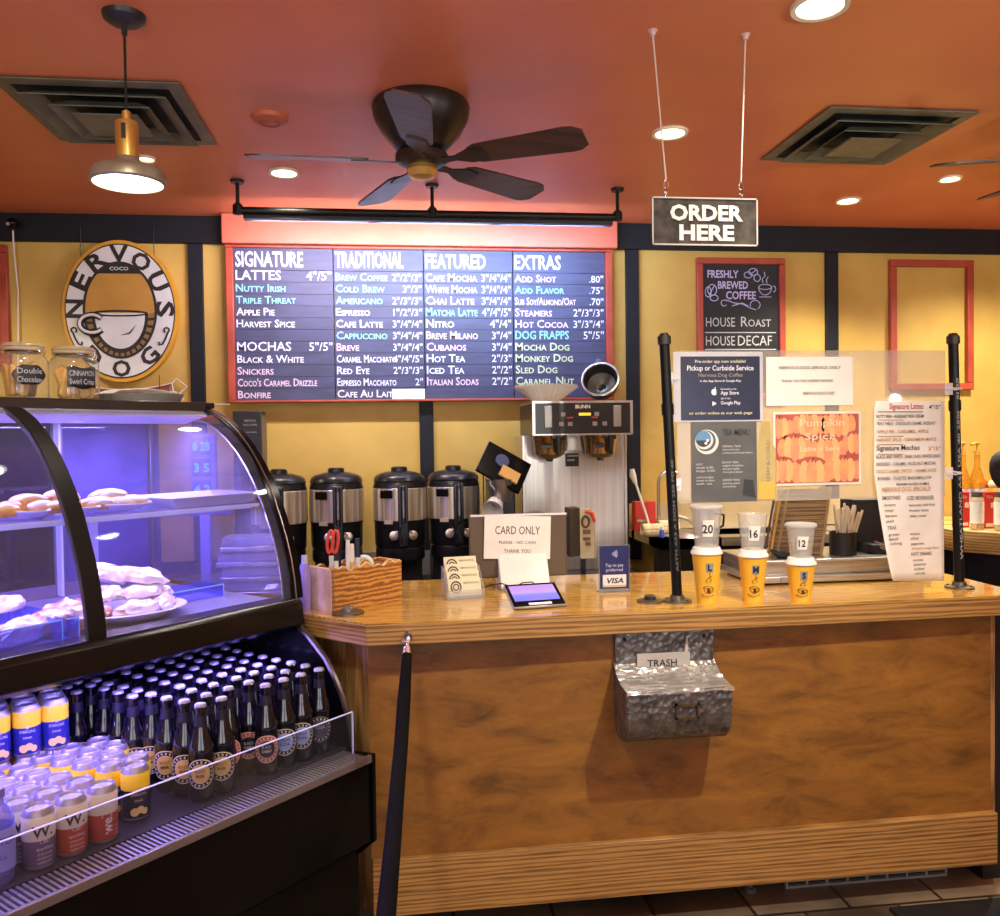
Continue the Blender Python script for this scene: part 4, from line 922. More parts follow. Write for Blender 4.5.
b = MB(); write(b, 'VISA', X, TZ+.031, .018, w=w2*1.15, align='c', fn=lambda a, z: Vector((a+(z-TZ-.031)*.25, 2.8538, z)), bold=.03); b.build('visa_lettering', M('visa_ink', (40,40,90), .5), t, smooth=False)
# card holder in tiers
p = onz(466, 599, TZ)
t = thing('card_holder', 'clear acrylic tiered holder filled with cream cards bearing round logos', 'card holder', (p.x, p.y, TZ), R(8))
ac2 = Glass('holder_acrylic2', (235,235,230), haze=.2)
b = MB().box(-.062, .062, -.004, .10, 0, .003)
for i in range(4): b.box(-.062, .062, .0+i*.022, .002+i*.022, .003, .03+i*.022)
b.prism([(-.004, 0), (.10, 0), (.10, .10), (.07, .10), (-.004, .028)], -.064, -.062, 'x').prism([(-.004, 0), (.10, 0), (.10, .10), (.07, .10), (-.004, .028)], .062, .064, 'x')
b.build('acrylic_tray', ac2, t)
card_m = M('card_cream', (226,214,178), .6); ringm = M('card_ring_dark', (50,46,44), .6)
for i in range(4):
    tl_ = Matrix.Translation((0, .006+i*.022, .010+i*.022)) @ Matrix.Rotation(R(-18), 4, 'X')
    cs = thing('card_stack', 'stack of cream cards in the acrylic holder, %s tier' % ('lowest', 'second', 'third', 'top')[i], 'cards', (0,0,0), 0, 'cards in the acrylic holder')
    cs.location = t.location + Matrix.Rotation(R(8), 3, 'Z') @ Vector((0, .006+i*.022, .010+i*.022)); cs.rotation_euler = (R(-18), 0, R(8))
    MB().box(-.056, .056, 0, .010, 0, .058).build('cards', card_m, cs)
    b = MB().tube([(-.030+.017*math.cos(R(q)), -.0012, .030+.019*math.sin(R(q))) for q in range(0, 361, 24)], .0022, 6); b.tube([(-.030+.009*math.cos(R(q)), -.0012, .030+.010*math.sin(R(q))) for q in range(0, 361, 30)], .0018, 6)
    b.build('round_logo', ringm, cs)
    b = MB(); write(b, 'NERVOUS DOG', -.004, .040, .007, w=.052, fn=lambda a, z: Vector((a, -.0012, z))); b.build('lettering', ringm, cs, smooth=False)
# wooden caddy
A0 = onz(332, 613, TZ); B0 = onz(402, 600, TZ); C0 = onz(305, 611, TZ)
ux = (B0-A0).normalized(); uy = Vector((-ux.y, ux.x, 0)); L_ = (B0-A0).length; 
ang = math.atan2(ux.y, ux.x); Wd = .13; Hc = .135
t = thing('wooden_caddy', 'rectangular live-edge wooden caddy box at the left end of the countertop', 'caddy', (A0.x, A0.y, TZ), ang)
cadm = M('caddy_wood', (208,146,70), .5, rgb2=(136,86,36), nscale=4, stretch=(2,2,9), kind='wood'); cade = M('caddy_end_wood', (220,190,170), .55, rgb2=(196,160,140), nscale=6, stretch=(1,3,4))
def live(x): return Hc + .006*math.sin(x*60) + .005*math.sin(x*141+1) - .004
th = .012; n = 30
pr = [(0, 0)] + [(L_, 0)] + [(L_*(1-i/n), live(L_*(1-i/n))) for i in range(n+1)]
MB().prism(pr, 0, th, 'y').build('front_side', cadm, t); MB().prism(pr, Wd-th, Wd, 'y').build('back_side', cadm, t)
MB().box(-.002, th, .0, Wd, 0, Hc).build('end_board', cade, t); MB().box(L_-th, L_, th, Wd-th, 0, Hc).build('end_board', cadm, t)
MB().box(th, L_-th, th, Wd-th, 0, .01).build('bottom_board', cadm, t)
b = MB().tube([(x, .004, live(x)+.0) for x in [L_*i/40 for i in range(41)]], .0045, 6); b.build('bark_edge', M('bark_pale', (222,190,140), .7, rgb2=(150,100,56), nscale=40), t)
Rz = Matrix.Rotation(ang, 4, 'Z')
def cad(x, y, z): return A0 + Rz.to_3x3() @ Vector((x, y, z-0))
def pen(name, label, cat, x, y, top, r, m, mcap, dx=0, dy=0):
    p = cad(x, y, .011); q = cad(x+dx, y+dy, top); t = wthing(name, label, cat, (p.x, p.y, p.z), 'pens and markers in the wooden caddy')
    MB().cyl(p, p+(q-p)*.72, r, seg=12).build('barrel', m, t); MB().cyl(p+(q-p)*.70, q, r*1.12, r*.95, 12).build('cap', mcap, t)
pur = M('marker_navy', (34,36,60), .4); 
pen('marker', 'dark marker with white cap top in the caddy, first from the left', 'marker', .055, .05, .215, .009, whitep, pur, -.006)
pen('marker', 'dark marker in the caddy, next to the white marker', 'marker', .075, .07, .21, .009, pur, black, 0)
pen('marker', 'white marker standing in the middle of the caddy', 'marker', .095, .05, .215, .007, whitep, whitep, .004)
pen('marker', 'yellow highlighter standing in the caddy', 'marker', .115, .055, .20, .010, M('highlighter', (228,190,80), .4), whitep)
pen('marker', 'dark marker with grey cap in the caddy, rightmost of the markers', 'marker', .14, .06, .215, .009, whitep, pur, .004)
pen('wooden_stirrer', 'pale wooden stick lying across the caddy', 'stirrer', .035, .06, .155, .004, M('stick', (226,196,130), .6), M('stick'), .14)
p = cad(.168, .06, .013)
t = wthing('tape_roll', 'roll of white tape standing in the wooden caddy', 'tape', tuple(p))
MB().tube([p+Vector((.026*math.cos(R(q)), 0, .112+.026*math.sin(R(q)))) for q in range(0, 361, 20)], .008, 8).build('roll', whitep, t); MB().cyl(p, p+Vector((0,0,.085)), .012).build('core', card_m, t)
p = cad(.028, .05, .011)
t = wthing('scissors', 'scissors with coral red handles standing in the caddy', 'scissors', tuple(p))
redp = M('coral_plastic', (214,74,56), .4)
MB().prism([(-.008, 0), (.0, -.0), (.014, .16), (.004, .16)], -.001, .001, 'y').prism([(.004, .0), (.010, .0), (.010, .16), (-.002, .16)], .001, .003, 'y').xform(Matrix.Translation(p)).build('blades', steel, t)
for s_ in (-1, 1):
    MB().tube([p+Vector((.006+s_*.008+.009*math.cos(R(q))*1.0+(.030*math.sin(R(q))+.205-.16)*.12, 0, .205+.036*math.sin(R(q)))) for q in range(0, 361, 24)], .0052, 8).build('handle', redp, t)
# purple bottle left of caddy
p = onz(300, 612, TZ); p = cad(-.032, .10, 0)
t = wthing('sanitizer_bottle', 'slim translucent purple bottle squeezed between the display case and wooden caddy', 'bottle', tuple(p))
MB().lathe([(0,0), (.017,0), (.019,.004), (.019,.13), (.012,.15), (0,.152)], tuple(p), 20).build('body', M('lilac_plastic', (160,140,205), .25), t); MB().lathe([(0,.15), (.010,.15), (.010,.175), (0,.176)], tuple(p), 14).build('cap', M('clear_lilac_cap', (205,200,225), .3), t)
# ================================================================= back counter
BZ = .86
cab = M('back_cabinet_black', (24,21,20), .45, rgb2=(18,16,15))
solo(MB().box(-1.9, 1.20, 3.72, 4.245, 0, BZ).build('back_cabinet', cab, None, bevel=.004), 'long black cabinet along the back wall under the coffee urns', 'cabinet')
solo(MB().box(-.25, 1.1, YW-.03, YW-.001, BZ, BZ+.12).build('backsplash', M('backsplash_grey', (128,118,104), .5), None), 'low grey backsplash strip behind the coffee urns', 'backsplash')
urnb = M('urn_black', (26,25,26), .3, rgb2=(20,19,20)); urns = M('urn_steel', (232,218,188), .28, .55, (150,134,108), nscale=6, stretch=(14,14,.2), lo=.3, hi=.7)
def make_urn(label):
    t = thing('coffee_urn', label, 'coffee urn', (0,0,BZ), 0, 'coffee urns on the back cabinet')
    # stand
    b = MB().box(-.10, .10, -.10, .11, 0, .02); b.box(-.10, .10, .0, .11, .02, .16); b.lathe([(0,.13), (.108,.13), (.112,.14), (.112,.19), (0,.19)], seg=36); b.box(-.06,.06,-.12,-.02,.02,.03)
    b.build('stand', urnb, t, bevel=.004)
    b = MB().lathe([(0,.19), (.108,.19), (.115,.20), (.117,.30), (.120,.31), (.120,.465), (.117,.475), (.115,.485), (0,.485)], seg=44)
    b.build('body', urnb, t)
    MB().lathe([(.1205,.312), (.1225,.314), (.1225,.455), (.1205,.457)], seg=44).build('steel_wrap', urns, t)
    # central sight gauge cover
    b = MB().box(-.022, .022, -.142, -.11, .20, .475); b.cyl((0,-.140,.30), (0,-.140,.47), .012, seg=14)
    b.build('gauge_column', urnb, t, bevel=.004)
    MB().cyl((0,-.150,.33), (0,-.150,.45), .0045, seg=10).build('sight_glass', Glass('sight_glass_%d' % len(bpy.data.objects), haze=.2) if 'sg' not in MATS else MATS['sg'], t)
    b = MB().lathe([(.115,.485), (.119,.490), (.114,.505), (.10,.518), (.06,.530), (.038,.532), (.036,.548), (.030,.552), (0,.552)], seg=40)
    b.build('lid', urnb, t)
    b = MB().cyl((0,-.12,.255), (0,-.175,.255), .014).cyl((0,-.165,.265), (0,-.165,.215), .011).box(-.012,.012,-.185,-.16,.262,.29)
    b.build('faucet', urnb, t)
    for s_ in (-1, 1):
        MB().lathe([(0,0), (.019,0), (.021,.006), (.012,.010), (0,.008)], seg=18).xform(Matrix.Translation((s_*.042,-.128,.25)) @ Matrix.Rotation(R(90),4,'X')).tube([(s_*.026,-.137,.27), (s_*.034,-.136,.262), (s_*.042,-.132,.252)], .005, 6).build('chrome_wing', M('wing_steel', (215,205,185), .3, .8), t)
    b = MB(); b.box(-.100,-.040,-.134,-.128,.415,.45).xform(Matrix.Rotation(R(-33), 4, 'Z') @ Matrix.Translation((.07,.0,0)))
    b.build('name_tag', blackg, t, bevel=.003)
    MB().box(-.02,.02,-.1285,-.122,.30,.315).xform(Matrix.Rotation(R(-30), 4, 'Z')).build('small_plate', M('plate_tan', (190,170,130), .4), t)
    return t
MATS['sg'] = Glass('sight_glass', haze=.2)
UY = 3.92
ups = [(400, 'coffee urn with steel sides, left of the dark wall post, third from the left'), (454.5, 'rightmost of the four coffee urns, beside the black grinder'), (337, 'second coffee urn from the left, behind the wooden caddy'), (281, 'leftmost coffee urn, half hidden behind the display case')]
u0 = make_urn(ups[0][1])
for i, (px, lab) in enumerate(ups):
    x = ony(px, 520, UY).x
    if i == 0: u0.location = (x, UY, BZ); u0.rotation_euler = (0,0,R(6))
    else: copy_tree(u0, (x, UY+(-.04 if i == 3 else .04 if i == 1 else 0), BZ), R(6), lab)
# black price box left
a, c_ = ony(240, 411, 4.0), ony(263, 470, 4.0)
t = wthing('black_notice_box', 'tall black box with small white print standing behind the display case', 'box', ((a.x+c_.x)/2, 4.0, BZ))
MB().box(a.x-.03, c_.x, 3.98, 4.12, BZ, a.z).build('box', M('dark_carton', (34,32,32), .5), t, bevel=.004)
MB().box(c_.x, c_.x+.003, 3.985, 4.115, BZ+.05, a.z-.02).build('side_stripe', M('carton_side', (120,96,70), .5), t)
b = MB(); fn = lambda q, z: Vector((q, 3.979, z))
write(b, 'NERVOUS', c_.x-.075, a.z-.05, .010, w=.05, fn=fn); write(b, 'DOG COFFEE', c_.x-.08, a.z-.068, .008, w=.06, fn=fn); write(b, 'served daily', c_.x-.08, a.z-.10, .007, w=.06, fn=fn)
b.build('lettering', M('print_grey', (170,170,168), .6), t, smooth=False)
# grinder / pod machine
GY = 3.86
p = ony(500, 560, GY)
t = wthing('espresso_grinder', 'black coffee grinder with tilted open lid, wire basket and an upturned paper cup', 'grinder', (p.x, GY, BZ))
gx = ony(497, 520, GY).x
def gz(py): return ony(497, py, GY).z
MB().box(gx-.035, gx+.075, GY-.08, GY+.16, BZ, gz(478)).build('body', urnb, t, bevel=.008)
b = MB().cyl((gx+.01, GY-.09, gz(500)), (gx+.01, GY-.09, gz(478)), .045, .07, 24); b.tube([(gx-.02, GY-.12, gz(470)), (gx-.045, GY-.13, gz(482)), (gx+.0, GY-.13, gz(494))], .008)
b.build('hopper', M('hopper_steel', (150,148,145), .25, .8), t)
rt = Matrix.Translation((gx+.03, GY-.10, gz(468))) @ Matrix.Rotation(R(30), 4, 'Y') @ Matrix.Rotation(R(58), 4, 'X')
MB().box(-.12, .10, -.085, .085, -.008, .008).xform(rt).build('open_lid', blackg, t, bevel=.004)
MB().cyl((-.03, .02, .008), (-.03, .02, .016), .032, seg=24).xform(rt).build('lid_dial', M('dial_blue', (70,74,110), .25), t)
MB().box(-.02, .07, -.055, .0, .009, .022).xform(rt).build('kraft_filter', M('kraft', (214,160,82), .6), t)
MB().tube([(gx-.07, GY-.10, gz(540)), (gx-.07, GY-.10, gz(459)), (gx-.02, GY-.10, gz(459))], .003, 6).build('wire_stand', black, t)
cxp = ony(500, 510, GY-.12)
t2 = wthing('tilted_paper_cup', 'white paper cup tipped forward in front of the black grinder', 'cup', tuple(cxp))
MB().lathe([(0,.0), (.030,0), (.046,.085), (.050,.088), (.045,.086), (.028,.004), (0,.004)], seg=30).xform(Matrix.Translation(cxp+Vector((-.01, .03, .04))) @ Matrix.Rotation(R(118), 4, 'X') @ Matrix.Rotation(R(-20), 4, 'Y')).build('cup_body', M('paper_cup_white', (232,226,214), .5), t2)
MB().box(cxp.x-.045, cxp.x+.045, GY-.16, GY-.085, gz(545), gz(541)).build('drip_ledge', urnb, t)
# coffee brewer
FYB = 3.72
t = wthing('coffee_brewer', 'large stainless twin coffee brewer with black control head and two brew funnels', 'coffee brewer', (.8, 3.95, BZ))
a, c_ = ony(533, 402, FYB), ony(632, 434, FYB)
hx0, hx1, hz1, hz0 = a.x, c_.x, a.z, c_.z
MB().box(hx0, hx1, FYB, FYB+.40, hz0, hz1).build('head', M('brewer_head', (40,36,34), .3, rgb2=(32,29,28)), t, bevel=.004)
MB().box(hx0-.004, hx1+.004, FYB-.003, FYB+.41, hz1-.006, hz1+.004).box(hx0-.004, hx0+.008, FYB-.004, FYB, hz0, hz1).box(hx1-.008, hx1+.004, FYB-.004, FYB, hz0, hz1).box(hx0, hx1, FYB-.004, FYB, hz0-.003, hz0+.005).build('steel_edging', steel, t)
tw0, tw1 = ony(524, 500, FYB+.14).x, ony(625, 500, FYB+.14).x
MB().box(tw0, tw1, FYB+.14, FYB+.42, BZ+.06, hz0).box(tw0-.008, tw0+.006, FYB+.125, FYB+.15, BZ+.06, hz0).box(tw1-.006, tw1+.008, FYB+.125, FYB+.15, BZ+.06, hz0).build('steel_body', steel, t, bevel=.003)
MB().box(tw0-.02, tw1+.02, FYB-.02, FYB+.44, BZ+.03, BZ+.06).build('base', black, t, bevel=.004)
for sx in (.06, tw1-tw0-.06):
    for sy in (.02, .38): MB().cyl((tw0+sx, FYB+sy, BZ), (tw0+sx, FYB+sy, BZ+.03), .016).build('foot', black, t)
W_ = hx1-hx0; H_ = hz1-hz0
b = MB(); fn = lambda q, z: Vector((q, FYB-.0015, z))
write(b, 'BUNN', hx0+W_*.50, hz1-H_*.20, .015, w=W_*.15, align='c', fn=fn, bold=.04)
b.build('maker_lettering', M('maker_white', (230,226,220), .5), t, smooth=False)
MB().box(hx0+W_*.46, hx0+W_*.58, FYB-.002, FYB, hz1-H_*.42, hz1-H_*.34).build('amber_display', Emit('amber', (240,180,50), 1.2), t)
for fx in (.15, .85): MB().box(hx0+W_*fx-.018, hx0+W_*fx+.018, FYB-.006, FYB, hz0+H_*.22, hz0+H_*.88).build('switch_panel', M('switch_silver', (170,166,158), .35, .6), t, bevel=.003)
b = MB()
for fx, fz in ((.28,.33), (.37,.33), (.62,.33), (.72,.33), (.30,.62), (.64,.62)): b.box(hx0+W_*fx-.010, hx0+W_*fx+.010, FYB-.004, FYB, hz0+H_*fz-.009, hz0+H_*fz+.009)
b.build('buttons', M('button_grey', (150,140,132), .5), t)
b = MB()
for fx in (.37, .62): b.box(hx0+W_*fx-.014, hx0+W_*fx+.014, FYB-.0045, FYB, hz0+H_*.50, hz0+H_*.54)
b.build('red_marks', M('mark_red', (200,60,60), .5), t)
def funnel(px, label):
    x = ony(px, 440, FYB+.02).x; y = FYB+.035
    f = wthing('brew_funnel', label, 'funnel', (x, y, hz0-.12), 'brew funnels on the coffee brewer')
    MB().lathe([(0,hz0-.118), (.014,hz0-.118), (.018,hz0-.108), (.045,hz0-.100), (.066,hz0-.085), (.078,hz0-.01), (.083,hz0-.004), (.083,hz0-.001), (0,hz0-.002)], (x, y, 0), 34).build('bowl', M('funnel_steel', (196,170,120), .25, .95, (150,122,80)), f)
    MB().box(x+.012, x+.028, y-.125, y-.075, hz0-.085, hz0-.002).box(x-.01, x+.05, y-.10, y-.07, hz0-.02, hz0-.002).build('handle', black, f, bevel=.004)
    MB().box(x-.05, x-.0, y-.083, y-.074, hz0-.058, hz0-.044).build('label_plate', M('plate_dark', (60,50,40), .4), f)
funnel(550, 'left brew funnel with black handle under the brewer head'); funnel(601, 'right brew funnel with black handle under the brewer head')
cx_, cz_ = ony(573, 440, FYB+.1).x, hz0
MB().box(cx_-.03, cx_+.03, FYB+.08, FYB+.135, hz0-.07, hz0).prism([(cx_-.035, hz0-.07), (cx_+.035, hz0-.07), (cx_+.02, hz0), (cx_-.02, hz0)], FYB+.07, FYB+.08, 'y').build('hot_water_spout', steel, t)
MB().box(cx_-.028, cx_+.03, FYB+.12, FYB+.138, hz0-.145, hz0-.085).build('info_label', M('label_dark', (44,42,40), .5), t)
b = MB().box(cx_-.024, cx_+.026, FYB+.118, FYB+.12, hz0-.10, hz0-.092).box(cx_-.024, cx_+.01, FYB+.118, FYB+.12, hz0-.12, hz0-.112); b.build('label_print', M('label_print', (190,186,176), .6), t)
# filters & upturned funnel on top
def zz(px, py, Y=3.85): return ony(px, py, Y)
p = zz(546, 398, 3.86)
t = wthing('coffee_filters', 'stack of fluted white paper coffee filters on top of the brewer', 'coffee filters', (p.x, 3.86, hz1+.004))
b = MB(); seg = 72
for k in range(3):
    rr_ = []
    for (r_, z_) in ((.055, hz1+.006+k*.004), (.15-.004*k, hz1+.070+k*.005)):
        rr_.append([b.bm.verts.new((p.x+(r_+(.005 if i % 2 else -.003)*(1 if r_ > .1 else .3))*math.cos(2*PI*i/seg), 3.86+(r_+(.005 if i % 2 else -.003))*math.sin(2*PI*i/seg)*.8, z_+(.004 if i % 2 and r_ > .1 else 0))) for i in range(seg)])
    for i in range(seg): b._f([rr_[0][i], rr_[0][(i+1) % seg], rr_[1][(i+1) % seg], rr_[1][i]], 0)
    b._f(rr_[0], 0)
b.build('fluted_paper', M('filter_paper', (244,236,214), .8), t, smooth=False, fix=True)
p = zz(600, 383, 3.86)
t = wthing('spare_brew_funnel', 'black spare brew funnel lying tilted on top of the brewer, its steel rim facing out', 'funnel', (p.x, 3.86, hz1+.004))
fm = Matrix.Translation((p.x, 3.84, p.z)) @ Matrix.Rotation(R(62), 4, 'X') @ Matrix.Rotation(R(-18), 4, 'Y')
MB().lathe([(0,-.08), (.03,-.08), (.05,-.06), (.075,-.03), (.082,.03), (.086,.032), (.078,.030), (.070,-.025), (.045,-.05), (0,-.055)], seg=36).xform(fm).build('bowl', M('funnel_black', (36,34,34), .3), t)
MB().tube([fm @ Vector((.084*math.cos(R(q)), .084*math.sin(R(q)), .033)) for q in range(0, 361, 15)], .0055, 8).build('steel_rim', steel, t)
MB().lathe([(.02,-.048), (.045,-.045), (.066,-.02), (.055,-.03), (.02,-.05)], seg=30).xform(fm).build('inner_basket', M('basket_grey', (120,116,108), .4, .6), t)
MB().box(-.012, .012, .08, .13, -.02, .0).xform(fm).build('handle', black, t)
# key box by register
a, c_ = ony(567, 508, 3.35), ony(595, 556, 3.35)
t = wthing('key_box', 'dark upright holder with keys, tags and a coral strap, right of the register display', 'box', ((a.x+c_.x)/2, 3.35, TZ-.1))
kx0, kxm, kx1 = a.x, ony(579, 520, 3.35).x, c_.x
MB().prism([(kx0, 3.30), (kxm, 3.335), (kxm, 3.42), (kx0, 3.40)], c_.z+.005, a.z, 'z').build('side', M('box_brown', (62,56,50), .4), t)
MB().box(kxm, kx1-.004, 3.335, 3.345, c_.z-.008, a.z-.012).box(kx1-.006, kx1, 3.33, 3.42, c_.z-.008, a.z-.012).box(kxm, kx1, 3.41, 3.42, c_.z, a.z-.01).build('cream_front', M('box_cream', (206,192,158), .5), t, bevel=.002)
MB().tube([(kxm+.022+.014*math.cos(R(q)), 3.328, a.z-.055+.022*math.sin(R(q))) for q in range(0, 361, 24)], .005, 6).build('key_ring', M('ring_brown', (96,66,38), .5), t)
b = MB().box(kxm+.012, kxm+.042, 3.328, 3.335, a.z-.105, a.z-.088).box(kxm+.012, kxm+.040, 3.328, 3.335, a.z-.13, a.z-.118).box(kxm+.022, kxm+.042, 3.328, 3.335, a.z-.15, a.z-.138); b.build('tags', M('tag_dark', (110,84,50), .5), t)
MB().tube([(kxm+.02, 3.325, a.z-.012), (kxm+.045, 3.322, a.z-.02), (kxm+.058, 3.322, a.z-.055)], .007, 8).build('coral_strap', redp, t)
MB().box(kxm+.008, kxm+.026, 3.35, 3.37, .80, c_.z-.008).build('support_leg', black, t)
MB().box(kxm-.05, kxm+.07, 3.33, 3.42, .79, .80).build('foot_plate', black, t)
solo(MB().box(.15, 1.15, 3.30, 3.66, .74, .79).box(.18, .22, 3.33, 3.63, 0, .74).box(1.08, 1.12, 3.33, 3.63, 0, .74).build('under_shelf', M('dark_recess2', (24,20,20), .6)), 'dark low work shelf behind the counter, under the register', 'shelf')
# stainless sink counter
SZ = 1.06
sy0 = 3.79; sx0_ = ony(656, 541, 3.79).x
t = wthing('sink_counter', 'stainless steel sink counter with black cabinet below, right of the brewer', 'counter', (1.8, 4.0, 0))
sb0, sb1, sb2, sb3 = 1.5, 2.1, 3.90, 4.15
MB().box(sx0_, 2.5, sy0, sy0+.11, SZ-.04, SZ).box(sx0_, 2.5, 4.15, 4.245, SZ-.04, SZ).box(sx0_, sb0, sy0, 4.2, SZ-.04, SZ).box(sb1, 2.5, sy0, 4.2, SZ-.04, SZ).build('steel_top', steelh, t)
MB().box(sb0-.003, sb1+.003, sb2-.003, sb3+.003, SZ-.22, SZ-.20).box(sb0-.003, sb0, sb2, sb3, SZ-.2, SZ-.002).box(sb1, sb1+.003, sb2, sb3, SZ-.2, SZ-.002).box(sb0, sb1, sb2-.003, sb2, SZ-.2, SZ-.002).box(sb0, sb1, sb3, sb3+.003, SZ-.2, SZ-.002).build('basin', steelh, t)
MB().box(sx0_+.02, 2.48, sy0+.03, sb2-.01, 0, SZ-.055).box(sx0_+.02, 2.48, sb2-.01, 4.24, 0, SZ-.23).build('cabinet', cab, t)
MB().box(sx0_, 2.5, 4.235, 4.248, SZ, SZ+.13).build('splashback', M('splash_cream', (190,165,120), .5), t)
f = ony(659, 530, 4.10)
t = wthing('gooseneck_faucet', 'chrome gooseneck faucet at the sink, left of the left pipe post', 'faucet', (f.x, 4.10, SZ))
zt = ony(659, 471, 4.10).z
arc = [(f.x, 4.10, SZ+.05), (f.x, 4.10, zt-.06)] + [(f.x+.055-.055*math.cos(R(q)), 4.10-.03*(q/150), zt-.055+.055*math.sin(R(q))) for q in range(20, 151, 18)]
MB().tube(arc, .0085, 12).build('spout', chrome, t)
MB().lathe([(0,0), (.035,0), (.03,.01), (.016,.02), (.016,.06), (0,.06)], (f.x, 4.10, SZ), 20).box(f.x-.09, f.x+.09, 4.075, 4.125, SZ, SZ+.018).build('base', chrome, t, bevel=.002)
for s_ in (-1, 1): MB().cyl((f.x+s_*.075, 4.10, SZ+.015), (f.x+s_*.075, 4.10, SZ+.05), .014).tube([(f.x+s_*.075, 4.10, SZ+.055), (f.x+s_*.12, 4.08, SZ+.06)], .008).build('tap_handle', chrome, t)
p = ony(652, 530, 3.95); q = ony(632, 469, 4.05)
t = wthing('cleaning_brush', 'long pale cleaning brush leaning up behind the red box', 'brush', (p.x, 3.95, SZ))
MB().tube([(p.x, 3.95, SZ), (p.x-.02, 3.98, SZ+.10), (q.x+.015, 4.04, q.z-.07)], .006, 8).build('handle', M('wand_white', (214,206,190), .4), t); MB().tube([(q.x+.016, 4.04, q.z-.075), (q.x+.004, 4.05, q.z-.035), (q.x, 4.05, q.z)], [.008,.017,.011], 12).build('head', M('wand_head', (222,216,204), .4), t)
a, c_ = ony(620, 502, 3.99), ony(643, 528, 3.99)
t = wthing('red_box', 'bright red cardboard box beside the brewer at the left end of the sink counter', 'box', (sx0_+.055, 4.17, SZ)); MB().box(sx0_+.002, sx0_+.11, 4.14, 4.20, SZ, ony(632, 502, 4.14).z).build('box', M('bright_red', (214,58,40), .6), t, bevel=.002)
p = ony(636, 545, 3.88)
for i, (px, r_, lab) in enumerate(((652, .028, 'left one of two rolled cream towels on the sink counter below the red box'), (668, .032, 'right one of two rolled cream towels on the sink counter below the red box'))):
    p = ony(px, 535, 3.95+.07*i); t = wthing('rolled_towel', lab, 'towel', (p.x, p.y, SZ), 'rolled towels by the sink')
    MB().grid(lambda u, v: Vector((p.x-.05+.10*v, p.y-.03*math.cos(2*PI*u)*(1+.1*math.sin(9*v)), SZ+r_*.98-r_*math.sin(2*PI*u)*(1-.0*v))), 20, 10).build('cloth', M('towel_cream', (226,208,168), .8, rgb2=(200,176,130), nscale=30), t, solid=.003)
p = ony(662, 540, 3.85); t = wthing('blue_cap_bottle', 'small blue and white bottle standing at the sink counter edge', 'bottle', (p.x, 3.85, SZ))
MB().lathe([(0,0), (.012,0), (.012,.03), (.006,.038), (0,.038)], (p.x, 3.85, SZ), 14).build('body', M('blue_bottle', (70,80,190), .4), t); MB().lathe([(0,.037), (.008,.037), (.008,.052), (0,.053)], (p.x, 3.85, SZ), 12).build('cap', whitep, t)
# steel sink clutter (a drain rack lid and a kettle-like pitcher)
p = ony(676, 535, 3.9); t = wthing('steel_drain_cover', 'round steel lid lying on the sink counter in front of the faucet', 'lid', (p.x+.03, 3.87, SZ)); MB().lathe([(0,.035), (.02,.034), (.07,.012), (.082,0), (.078,0), (0,.01)], (p.x+.03, 3.87, SZ), 26).build('dome', steel, t)
p = ony(704, 505, 3.85); t = wthing('steam_pitcher', 'steel milk pitcher with black handle behind the left pipe post', 'pitcher', (p.x, 3.85, SZ))
MB().lathe([(0,0), (.05,0), (.055,.03), (.042,.09), (.048,.13), (.044,.13), (.0,.02)], (p.x, 3.85, SZ), 24).build('body', steel, t); MB().tube([(p.x+.045,3.84,SZ+.11), (p.x+.09,3.83,SZ+.10), (p.x+.085,3.83,SZ+.05), (p.x+.05,3.84,SZ+.03)], .006).build('handle', black, t)
t = wthing('water_hose', 'pale curved hose lying over the sink counter behind the 20 ounce cup', 'hose', (1.5, 3.86, SZ)); h0 = [ony(px, py, 3.88) for px, py in ((680, 517), (690, 520), (697, 530), (700, 543))]
MB().tube([(h0[0].x, 3.9, max(h0[0].z, SZ+.01)), (h0[1].x, 3.88, h0[1].z), (h0[2].x, 3.86, h0[2].z), (h0[3].x, 3.85, SZ+.008)], .009).build('hose', M('hose_cream', (214,196,160), .5), t)

# ================================================================= steel rail unit right behind the counter
rx0, rx1 = 1.27, 1.92; ry0, ry1 = 2.90, 3.20; rz = TZ+.085
t = wthing('topping_rail', 'long stainless steel condiment rail unit on the back of the countertop', 'condiment rail', ((rx0+rx1)/2, 3.05, TZ))
MB().box(rx0, rx1, ry0, ry1, TZ+.03, rz-.012).build('body', steelh, t, bevel=.003)
MB().box(rx0-.01, rx1+.01, ry0-.012, ry1+.01, rz-.012, rz).build('top_plate', steelh, t, bevel=.003)
MB().box(rx0-.012, rx1+.01, ry0-.03, ry1, TZ+.006, TZ+.03).build('base_rail', steelh, t, bevel=.003)
for x in (rx0+.08, rx1-.12): MB().box(x, x+.05, ry0-.034, ry0-.03, TZ+.008, TZ+.028).build('hinge', M('hinge_steel', (170,165,158), .4, .8), t)
for x in (rx0+.05, rx1-.05): MB().cyl((x, ry0+.05, TZ), (x, ry0+.05, TZ+.007), .015).cyl((x, ry1-.05, TZ), (x, ry1-.05, TZ+.007), .015).build('foot', black, t)
